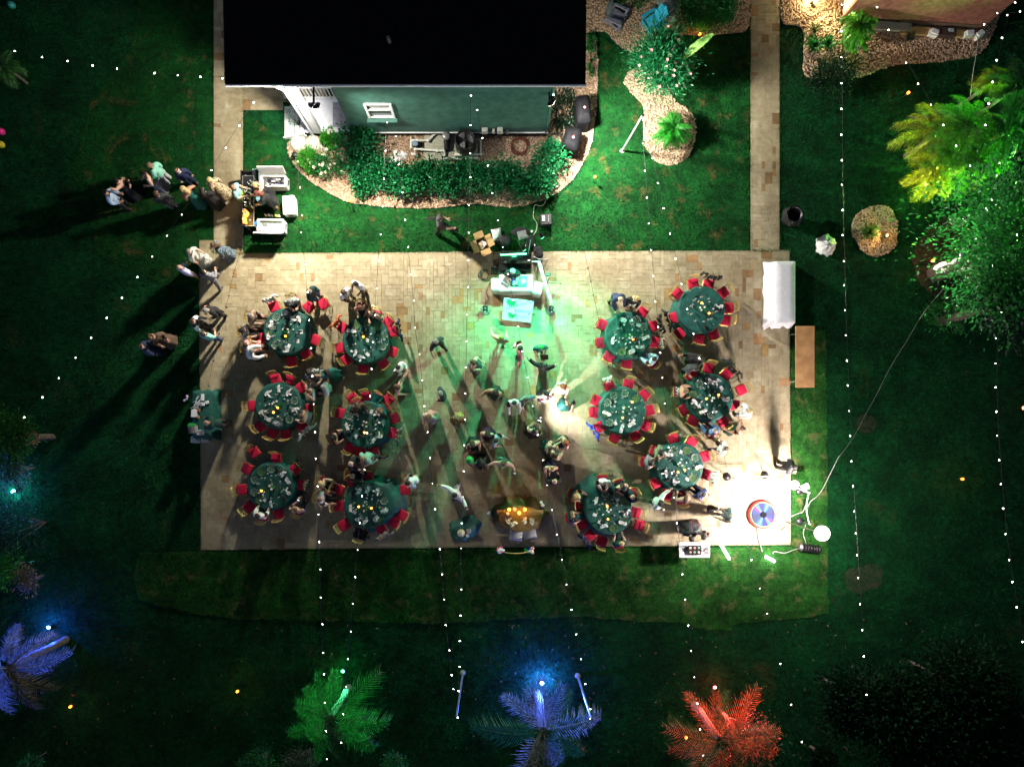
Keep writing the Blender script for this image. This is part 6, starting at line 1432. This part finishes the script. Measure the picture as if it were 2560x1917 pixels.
# ------------------------------------------------------------------ photo platform corner
p = P(1907,1286,.2); t = thing('photo_platform','round red photo platform with iridescent blue disc','platform',(p.x,p.y,Z0))
MB().lathe([(.56,0),(.58,.03),(.58,.13),(.55,.17),(.50,.175)],40).build('red_base',M('red_gloss',(.62,.03,.035),.35),t,True)
MB().lathe([(.505,.178),(.51,.185),(.50,.19)],40).build('orange_ring',M('orange_trim',(.85,.2,.03),.4),t)
def irid():
    m = bpy.data.materials.new('iridescent_disc'); m.use_nodes=True; N=m.node_tree.nodes; L=m.node_tree.links; b=N['Principled BSDF']; b.inputs['Roughness'].default_value=.55; b.inputs['Specular IOR Level'].default_value=.1
    tc=N.new('ShaderNodeTexCoord'); gr=N.new('ShaderNodeTexGradient'); gr.gradient_type='RADIAL'; L.new(tc.outputs['Object'],gr.inputs['Vector']); ma=N.new('ShaderNodeMath'); ma.operation='MULTIPLY'; ma.inputs[1].default_value=2; L.new(gr.outputs['Fac'],ma.inputs[0]); fr=N.new('ShaderNodeMath'); fr.operation='FRACT'; L.new(ma.outputs[0],fr.inputs[0])
    r=N.new('ShaderNodeValToRGB'); L.new(fr.outputs[0],r.inputs['Fac']); el=r.color_ramp.elements; st=[(0,(0.005,0.01,0.035)),(.25,(0.006,0.015,0.05)),(.33,(0.005,0.06,0.225)),(.38,(0.05,0.175,0.3)),(.42,(0.005,0.05,0.25)),(.5,(0.005,0.01,0.045)),(.62,(0.015,0.005,0.11)),(.7,(0.005,0.11,0.06)),(.76,(0.1,0.005,0.07)),(.85,(0.005,0.015,0.14)),(1,(0.005,0.01,0.035))]
    while len(el)<len(st): el.new(.5)
    for i,(q,c) in enumerate(st): el[i].position=q; el[i].color=(*c,1)
    L.new(r.outputs['Color'],b.inputs['Base Color']); return m
MB().lathe([(.48,.19),(.48,.215),(.1,.217)],40).build('blue_disc',irid(),t); MB().lathe([(.13,.217),(.13,.235),(.1,.24)],20).build('hub',M('hub_grey',(.006,.007,.010),.9,spec=.05),t)
pa = P(1896,1319,.2)-p; pb = P(1908,1380,.2)-p
MB().tube([(pa.x,pa.y,.12),((pa.x+pb.x)/2-.05,(pa.y+pb.y)/2,.06),(pb.x,pb.y,.05)],.02,6).build('spin_arm',mgrey,t)
STB = [(1776,1271),(1816,1191),(1910,1187),(1997,1226),(1998,1302)]; tops=[]
for k,((u,v),lb) in enumerate(zip(STB,('stanchion nearest the prop table','stanchion nearest the creased teal table','stanchion between platform and suited guest','stanchion on the turf beside the picture frame','stanchion on the turf beside the flood lamp'))):
    pz = P(u,v); z = Z0 if u<1980 else .05; t = thing('stanchion','black based rope '+lb,'stanchion',(pz.x,pz.y,z),0,'rope stanchions round the photo platform')
    MB().lathe([(.16,0),(.165,.02),(.13,.05),(.03,.08)],18).build('base',mblack,t,True); MB().lathe([(.022,.08),(.022,.95),(.035,.96),(.035,.99),(.012,1.01)],10).build('post',mgrey,t,True); tops.append(Vector((pz.x,pz.y,z+.9)))
for k in range(4):
    a,b=tops[k],tops[k+1]; m = MB().tube([tuple(a.lerp(b,s/10)-a+Vector((0,0,-.25*math.sin(pi*s/10)))) for s in range(11)],.02,6)
    tag(m.build('barrier_rope',mwhite,None,True,a),['white rope on the side facing the prop table','white rope on the side facing the dance tables','white rope crossing from paving to turf','white rope along the turf side'][k]+' of the platform','rope')
t = thing('picture_frame','white framed orange picture on a stand by the ropes','frame',(P(1985,1212).x,P(1985,1212).y,.05),.5)
MB().rbox((0,0,1.0),(.30,.24,.02),.02).build('frame',mwhite,t); MB().box((0,0,1.022),(.20,.15,.006)).build('picture',M('orange_print',(.7,.25,.08),.6),t); MB().tube([(0,0,0),(0,0,1.0)],.02,6).build('pole',mgrey,t); MB().lathe([(.2,0),(.2,.02),(.03,.04)],14).build('base',mwhite,t)
# work lamps
def work_lamp(u,v,h,target,energy,label,size=.5,angle=150,col=(1,.87,.81)):
    p = PG(u,v,h); t = thing('work_lamp',label,'lamp',(p.x,p.y,.05)); d=(Vector(target)-Vector((p.x,p.y,h))).normalized(); x,y=frame_of(d)
    MB().tube([(0,0,0),(0,0,h-.12)],.02,6).build('pole',mblack,t)
    for k in range(3): a=2.09*k; MB().tube([(0,0,.45),(.4*math.cos(a),.4*math.sin(a),.0)],.014,5).build('leg',mblack,t)
    MB().lathe([(.05,h-.14),(.06,h-.06),(.09,h-.02)],12).build('collar',mblack,t); rb=size/2
    MB().ball((0,0,h+rb*.9),rb,18,12,(1,1,.85)).build('balloon',M('lamp_glare',(1,1,1),.4,emit=col,es=5),t,True)  # glowing globe added to stand in for the flood lamp's bloom
    q=Vector((p.x,p.y,h+rb*.9)); dd=(Vector(target)-q).normalized()
    light('SPOT',t,q+dd*(rb+.05),energy,col,target,rb*.8,angle,.75); light('POINT',t,q+Vector((0,0,.02)),3000,col,size=rb+.04,name='lamp_spill')
work_lamp(2046,1330,3.0,(P(1810,1190).x,P(1810,1190).y,.0),2300,'blazing white flood lamp with added glare globe at the sod corner',  .55)
for (u0,v0,u1,v1,lb,e) in ((1798,1356,1821,1396,'white light bar lying on the grass by the prop table',16),(1909,1388,1934,1402,'short white lamp on the grass below the platform',22)):
    a,b=P(u0,v0),P(u1,v1); t = thing('light_bar',lb,'lamp',(a.x,a.y,.06)); d=b-a
    MB().tube([(0,0,.06),(d.x,d.y,.06)],.05,8).build('tube',M('bar_glow',(1,1,1),.4,emit=(1,.93,.88),es=16),t); MB().tube([(-d.x*.04,-d.y*.04,.06),(0,0,.06)],.055,8).build('end_cap',mgrey,t); MB().tube([(d.x,d.y,.06),(d.x*1.04,d.y*1.04,.06)],.055,8).build('end_cap',mgrey,t)
    light('POINT',t,((a.x+b.x)/2,(a.y+b.y)/2,.35),e,(1,.94,.9),size=.15)
p = P(2018,1368); t = thing('blower','black ribbed blower hose unit on the turf','blower',(p.x,p.y,.05),-.12)
for k in range(7): MB().tube([(-.32+k*.11,0,.17),(-.24+k*.11,0,.17)],[.17,.15],14).build('rib',mblack,t,True)
MB().tube([(-.42,0,.17),(-.33,0,.17)],[.1,.15],12).build('nozzle',mgrey,t); MB().rbox((0,0,0),(.6,.22,.05),.02).build('foot',mblack,t)
cable([(2095,1140),(2070,1190),(2055,1220),(2040,1240),(2025,1252),(2018,1265)],'white cable crossing the turf corner towards the ropes',mcab,.014,.07)
cable([(1976,1290),(1995,1282),(2005,1278),(2012,1262)],'short white cable end by the rope post',mcab,.014,.07); cable([(2012,1310),(2006,1330),(2010,1348),(2014,1358)],'white cable from the flood lamp to the blower',mcab,.014,.07); cable([(1930,1383),(1935,1377),(1958,1381),(1980,1374),(1996,1369)],'white cable between blower and ground lamp',mcab,.014,.07)
cable([(2295,800),(2260,860),(2252,872),(2220,925),(2190,985),(2165,1030),(2130,1095),(2095,1142)],'long white cable stretched over the lawn from the tree',M('grey_cable',(.16,.18,.15),.6),.008,.06); cable([(2380,690),(2350,730),(2320,765),(2295,800)],'white cable leaving the foot of the broad tree',mcab,.008,.06); cable([(2443,90),(2436,140),(2428,190),(2422,245)],'white cable hanging from the hut to the palms',mcab,.012,.08)
# other garden things
def bin_(u,v):
    p = PG(u,v,.7); t = thing('waste_bin','black round waste bin with bag liner on the lawn','bin',(p.x,p.y,0)); MB().lathe([(.24,0),(.30,.78),(.33,.8),(.33,.83),(.28,.82),(.26,.35),(.02,.3)],22,cap=False).build('bin_body',mblack,t,True)
    rings=[]
    for q in range(4): rings.append([((.335+.03*q+.02*math.sin(7*a+q))*math.cos(a),(.335+.03*q+.02*math.sin(7*a+q))*math.sin(a),.84-.09*q) for a in (2*pi*k/30 for k in range(30))])
    MB().loft(rings,cap=False).build('liner',M('bin_liner',(.015,.016,.018),.25),t,True)
bin_(1985,538)
def clothball():
    p = PG(2068,611,.2); m = MB(); rr=random.Random(2); rings=[]
    for j in range(1,9):
        th=pi/2*j/8; rings.append([((.40*math.sin(th)*(1+.10*math.sin(5*a+j)+.06*math.sin(11*a-j)))*math.cos(a),(.42*math.sin(th)*(1+.10*math.sin(5*a+j)+.06*math.sin(11*a-j)))*math.sin(a),.02+.28*math.cos(th)*(1+.15*math.sin(6*a+j*.8))) for a in (2*pi*k/40 for k in range(40))])
    tag(m.loft(rings).build('bundled_cloth',mcool,None,True,(p.x,p.y,.0)),'bundled white cloth lying on the lawn','cloth')
clothball()
def adirondack(u,v,rz,mat,label):
    p = PG(u,v,.4); t = thing('adirondack_chair',label,'chair',(p.x,p.y,.05),rz)
    for k in range(5): MB().box((.02,-.22+k*.11,.36),(.52,.095,.022),ry=.18).build('seat_slat',mat,t)
    for k in range(5): MB().box((-.36,-.22+k*.11,.68-.02*abs(k-2)),(.022,.098,.74-.08*abs(k-2)),ry=-.42).build('back_slat',mat,t)
    for sy in (-1,1):
        MB().rbox((0,sy*.33,.56),(.66,.13,.025),.03).build('arm',mat,t); MB().box((.24,sy*.29,.28),(.09,.03,.56)).build('leg',mat,t); MB().box((-.12,sy*.28,.20),(.85,.03,.12),ry=.30).build('leg',mat,t)
    MB().box((-.31,0,.60),(.03,.6,.08),ry=-.4).build('back_rail',mat,t); MB().box((.29,0,.36),(.03,.56,.09)).build('front_rail',mat,t)
adirondack(1543,45,-.45,M('slate_blue_paint',(.14,.15,.21),.5),'slate grey slatted garden chair on gravel'); adirondack(1630,58,pi+.55,M('turquoise_paint',(.02,.35,.50),.5),'bright turquoise slatted garden chair on gravel')
p = P(1668,18,.5); t = thing('stone_planter','square pale stone planter beside the clipped hedge','planter',(p.x,p.y,.04)); MB().rbox((0,0,0),(.80,.85,.5),.04).build('block',M('mossy_stone',(.30,.33,.27),.9,c2=(.18,.22,.17),scale=4,bump=.5),t); MB().lathe([(.26,.50),(.28,.54),(.22,.55),(.12,.53)],16).build('basin',mconc,t)
def path_lamp(u,v,label):
    p=P(u,v); t=thing('path_lamp',label,'lamp',(p.x,p.y,.05)); MB().tube([(0,0,0),(0,0,.35)],.012,6).build('stake',mblack,t); MB().lathe([(.13,.34),(.10,.38),(.03,.42)],14).build('hood',mblack,t,True)
path_lamp(1008,498,'unlit black path lamp on pebbles under the hedge middle'); path_lamp(1116,498,'unlit black path lamp on pebbles under the heat pump'); path_lamp(744,396,'unlit black path lamp by the tufted fern')
for u,v,c,lb in ((4,330,(.7,.03,.25),'hot pink balloon at the lawn border'),(3,362,(.6,.5,.03),'yellow balloon at the lawn border'),(30,14,(.02,.22,.2),'teal balloon by the hanging bulbs')):
    p=P(u,v,.2); t=thing('balloon',lb,'balloon',(p.x,p.y,.02)); MB().ball((0,0,.2),.14,12,9,(1,1,1.2)).build('balloon_skin',M('balloon_%d'%v,c,.3),t,True); MB().lathe([(.012,.02),(.02,.0)],7).build('knot',M('balloon_%d'%v),t)
# bench-like grey chair under the tree, yard lamp
t = thing('lawn_chair','grey plastic lawn chair under the broad tree','chair',(P(2372,560).x,P(2372,560).y,.02),2.4)
MB().rbox((0,0,.38),(.42,.42,.03),.04).build('seat',mgrey,t); MB().rbox((0,0,0),(.03,.42,.42),.02).build('backrest',mgrey,t).location=(-.22,0,.45)
for sx in (-1,1):
    MB().rbox((0,sx*.24,.56),(.42,.05,.025),.02).build('arm',mgrey,t)
    for sy in (-1,1): MB().tube([(sy*.18,sx*.2,0),(sy*.18,sx*.2,.39)],.016,5).build('leg',mgrey,t)
# ------------------------------------------------------------------ coloured ground lamps
def spot_lamp(u,v,col,energy,target,label,angle=95,z=.03,size=.1,plate=True,es=20,pt_e=None):
    p=P(u,v); t=thing('ground_lamp',label,'lamp',(p.x,p.y,z)); d=(Vector(target)-p).normalized()
    MB().lathe([(.05,0),(.05,.02),(.015,.03),(.015,.14)],8).build('spike',mblack,t); MB().tube([Vector((0,0,.17)),Vector((0,0,.17))+d*.12],[.05,.075],10).build('housing',mblack,t)
    MB().tube([Vector((0,0,.17))+d*.121,Vector((0,0,.17))+d*.128],.068,10).build('lens',M('lens_%d_%d'%(u,v),(.9,.9,.9),.4,emit=tuple(min(1,c+.04) for c in col),es=es*.35),t)
    light('SPOT',t,p+Vector((0,0,.2+z))+d*.16,energy,col,target,size,angle,.5); light('POINT',t,p+Vector((0,0,.38)),pt_e or energy*.05,col,size=.08,name='lamp_spill')
spot_lamp(861,1668,(.05,1,.35),900,P(826,1795,2.6),'green ground lamp under its palm',120,pt_e=8)
spot_lamp(1354,1698,(.03,.09,1),1700,P(1358,1828,3.0),'deep blue ground lamp before the blue palm',110,pt_e=700)
spot_lamp(1782,1708,(1,.05,.04),3000,P(1815,1845,2.6),'red ground lamp before the red palm',115,pt_e=60)
spot_lamp(133,1561,(.02,.08,1),1700,P(30,1660,2.8),'blue ground lamp beside the lawn edge palm',110,pt_e=220)
spot_lamp(43,1228,(.05,.45,1),500,P(20,1200,1.5),'cyan ground lamp among the lawn edge shrubs',140,pt_e=120)
spot_lamp(2325,676,(1,.96,.88),7000,P(2440,620,4.4),'white uplight at the foot of the broad tree',110,pt_e=10)
spot_lamp(2216,593,(1,.55,.18),70,P(2175,585,.4),'warm garden lamp in the round pebble bed',150,z=.04,pt_e=4,es=3)
spot_lamp(2026,12,(1,.85,.42),420,P(2120,30,1.6),'bright warm lamp on the gravel beside the hut',160,z=.04,pt_e=90)
spot_lamp(2305,470,(.9,.9,.1),1100,P(2345,390,2.2),'yellow green lamp under the clumping palms',130,z=.04,pt_e=6)
spot_lamp(2425,445,(.2,1,.14),2300,P(2425,360,2.6),'green lamp inside the clumping palms',150,z=.04,pt_e=10)
spot_lamp(2545,1020,(1,.08,.01),14,P(2590,1020,1),'dim red lamp beyond the lawn border',120,pt_e=3)
TOR=[(594,1727,'on the dark lawn left of the green palm'),(177,1765,'near the blue lit palm trunk'),(2270,233,'on the lawn in front of the hut'),(2405,1197,'on the open lawn beside the patio turf'),(1487,443,'on the turf outside the pebble bend'),(1749,87,'at the gravel edge below the clipped hedge'),(876,503,'at the pebble edge under the flowering bush'),(2331,652,'at the foot of the broad tree'),(1715,1842,'beside the red lit palm fronds')]
for u,v,wh in TOR:
    p=PG(u,v,.55); t=thing('garden_torch','small flickering orange torch '+wh,'torch',(p.x,p.y,0),0,'orange garden torches')
    MB().tube([(0,0,0),(0,0,.45)],.012,6).build('stake',mblack,t); MB().lathe([(.03,.44),(.055,.5),(.055,.6),(.03,.62)],10).build('lantern_cup',M('torch_cup',(.5,.2,.05),.4,alpha=.5),t); MB().ball((0,0,.57),.05,8,8,(1,1,1.6)).build('flame',M('torch_flame',(1,.4,.05),.5,emit=(1,.22,.02),es=7),t,True)
    light('POINT',t,(p.x,p.y,.75),9,(1,.30,.04),size=.05)
# ------------------------------------------------------------------ string lights and their poles
def lpole(ub,vb,h,label):
    p=P(ub,vb); t=thing('light_pole',label,'pole',(p.x,p.y,0)); MB().tube([(0,0,0),(0,0,h)],[.045,.035],8).build('pole',mgrey,t); MB().lathe([(.12,0),(.12,.03),(.05,.06)],10).build('foot',mconc,t); MB().tube([(0,0,h-.05),(.08,0,h+.03)],.012,5).build('hook',mgrey,t); return Vector((p.x,p.y,h))
T1=lpole(1157,1681,4.4,'tall steel pole of two bulb strings between green and blue palms'); T2=lpole(1444,1688,4.3,'steel pole of a bulb string behind the blue palm'); 
p=P(1555,378); t=thing('light_pole','leaning galvanized pole beside the small feathery palm','pole',(p.x,p.y,0)); q=P(1606,290,3.7)-p
MB().tube([(0,0,0),(q.x,q.y,3.7)],[.04,.032],8).build('pole',M('galvanized',(.4,.44,.44),.4,metal=.3),t); MB().lathe([(.1,0),(.1,.03),(.05,.05)],10).build('foot',mconc,t); MB().lathe([(.06,3.7),(.06,3.75)],8,(q.x,q.y,0)).build('cap',mgrey,t)
BULB=MB().ball((0,0,-.035),.022,8,7,(1,1,1.15)).mesh('bulb',M('bulb_glow',(1,1,1),.4,emit=(1,.93,.86),es=40),True)
_bm=MATS['bulb_glow'].node_tree; _oi=_bm.nodes.new('ShaderNodeObjectInfo'); _mr=_bm.nodes.new('ShaderNodeMapRange'); _mr.inputs['To Min'].default_value=5; _mr.inputs['To Max'].default_value=32
_bm.links.new(_oi.outputs['Random'],_mr.inputs['Value']); _bm.links.new(_mr.outputs['Result'],_bm.nodes['Principled BSDF'].inputs['Emission Strength'])
DEAD=MB().ball((0,0,-.03),.026,7,6,(1,1,1.2)).mesh('bulb',M('bulb_off',(.06,.06,.055),.2),True)
def string(pts,z0,z1,sag,label,lit=True):
    n=len(pts); W_=[]
    for i,(u,v) in enumerate(pts):
        w=i/(n-1); z=z0*(1-w)+z1*w-sag*4*w*(1-w); W_.append(P(u,v,z))
    t=thing('string_light',label,'string light',tuple(W_[0]),0,'bulb strings over the garden'); b=W_[0]; wire=MB()
    ww=[]
    for i in range(n-1):
        for s in range(4): ww.append(W_[i].lerp(W_[i+1],s/4)-b+Vector((0,0,.05-.05*math.sin(pi*s/4)*.5)))
    ww.append(W_[-1]-b+Vector((0,0,.05))); wire.tube(ww,.006,4)
    for q in W_: wire.tube([q-b+Vector((0,0,.06)),q-b+Vector((0,0,-.005))],[.014,.018],6)
    wire.build('wire',mblack,t)
    for q in W_: obj('bulb',BULB if lit else DEAD,t,q-b)
string([(35,127),(103,142),(167,152),(230,163),(291,171),(385,182),(443,187),(500,191),(555,195)],3.2,4.6,.3,'bulb string from the lawn border to the house roof corner')
string([(633,255),(598,313),(563,369),(527,425),(453,536),(416,589),(379,641),(342,692),(303,744),(265,794),(226,844),(187,894),(145,945),(104,993),(59,1043)],4.4,3.4,.6,'bulb string running diagonally over the lawn from the porch')
string([(612,560),(602,625),(583,692),(566,768),(548,835),(533,902),(522,965),(510,1040)],3.6,3.2,.2,'unlit bulb string sagging over the patio edge',False)
string([(743,403),(749,468),(754,538),(752,580),(763,660),(768,730),(772,800),(776,870),(780,940),(783,1010),(786,1080),(788,1147),(793,1216),(795,1286),(797,1355),(800,1424),(801,1494),(805,1561),(807,1632),(809,1686),(811,1757),(814,1828),(816,1898)],4.2,4.2,.8,'bulb string passing over the first row of round tables')
string([(967,305),(963,376),(959,446),(956,515),(951,585),(946,652),(941,720),(937,787),(932,855),(928,922),(924,990),(917,1082),(910,1174),(904,1240),(899,1307),(893,1375),(887,1443),(881,1510),(876,1579),(869,1648),(864,1717),(857,1786),(852,1857)],4.3,4.2,.9,'bulb string passing over the tables of scarf and teal dress')
string([(989,340),(997,410),(1005,480),(1012,549),(1020,617),(1027,685),(1034,751),(1037,819),(1048,885),(1055,950),(1060,1015),(1068,1080),(1075,1145),(1080,1209),(1087,1273),(1099,1373),(1105,1436),(1110,1499),(1114,1563),(1123,1626),(1129,1688),(1133,1723),(1141,1790)],4.3,4.4,.9,'bulb string from the house window over the dance floor to a pole')
string([(1177,238),(1176,312),(1175,383),(1176,442),(1172,512),(1172,581),(1170,650),(1170,717),(1167,786),(1166,852),(1165,918),(1163,983),(1162,1049),(1160,1113),(1159,1178),(1157,1242),(1154,1308),(1152,1371),(1153,1474),(1151,1539),(1149,1603),(1149,1667),(1146,1728),(1144,1794)],4.3,4.4,.9,'bulb string from the green wall straight to a pole')
string([(1193,274),(1206,344),(1220,413),(1231,482),(1245,550),(1257,617),(1270,684),(1283,750),(1295,815),(1306,878),(1319,943),(1332,1015),(1345,1087),(1358,1150),(1368,1213),(1381,1275),(1393,1337),(1406,1400),(1417,1462),(1429,1525),(1441,1586),(1453,1648),(1464,1710),(1476,1773),(1476,1797)],4.3,4.3,.9,'bulb string slanting past the record booth to a pole')
string([(1398,292),(1418,390),(1435,496),(1448,560),(1460,625),(1470,670),(1477,704),(1483,737),(1497,800),(1510,860),(1521,918)],4.2,3.0,.2,'unlit bulb string between house corner and tables',False)
string([(1608,300),(1608,358),(1613,426),(1618,493),(1623,558),(1628,624),(1634,689),(1639,753),(1646,817),(1651,881),(1657,944),(1663,1008),(1673,1118),(1681,1182),(1686,1244),(1693,1308),(1700,1372),(1707,1436),(1714,1499),(1722,1564),(1729,1627),(1737,1693),(1745,1759),(1751,1824),(1759,1889)],3.7,4.2,.7,'bulb string from the leaning pole to the red palm')
string([(1610,296),(1618,330),(1632,395),(1646,457),(1660,520),(1676,583),(1690,646),(1705,709),(1719,772),(1735,834),(1750,895),(1765,958),(1783,1030),(1800,1100),(1818,1175),(1838,1250),(1858,1325),(1880,1400),(1901,1471),(1919,1534),(1952,1660),(1979,1762),(2006,1855)],3.7,4.0,.7,'bulb string fanning from the leaning pole over the platform side')
string([(2106,11),(2105,77),(2105,142),(2105,207),(2105,271),(2105,336),(2106,400),(2106,461),(2108,525),(2108,587),(2111,652),(2112,713),(2114,775),(2116,838),(2119,901),(2121,963),(2124,1027),(2127,1089),(2130,1153),(2134,1215),(2137,1278),(2141,1333),(2144,1387),(2147,1445),(2152,1510),(2157,1575),(2161,1641),(2168,1737)],3.8,3.8,.7,'bulb string crossing the lawn beside the patio turf')
string([(2194,17),(2223,74),(2267,156),(2297,209),(2329,261),(2360,312),(2392,364),(2427,414),(2463,421)],3.6,3.2,.2,'bulb string from the hut into the clumping palms')
string([(2540,5),(2495,32),(2462,60)],3.2,3.0,.05,'short bulb string at the hut corner'); string([(2552,28),(2520,37),(2507,94),(2493,150),(2483,204),(2474,258),(2465,312),(2501,408),(2497,460)],3.2,3.4,.1,'bulb string dropping along the palms from the hut corner')
string([(2492,845),(2491,908),(2491,968),(2493,1029),(2495,1089),(2500,1150),(2504,1210),(2510,1271),(2516,1335),(2525,1400),(2533,1455),(2544,1518),(2558,1605)],3.4,3.4,.3,'bulb string along the lawn border below the broad tree')
string([(2470,526),(2506,780),(2475,640),(2545,587)],4.5,4.6,.05,'bulbs caught in the crown of the broad tree')
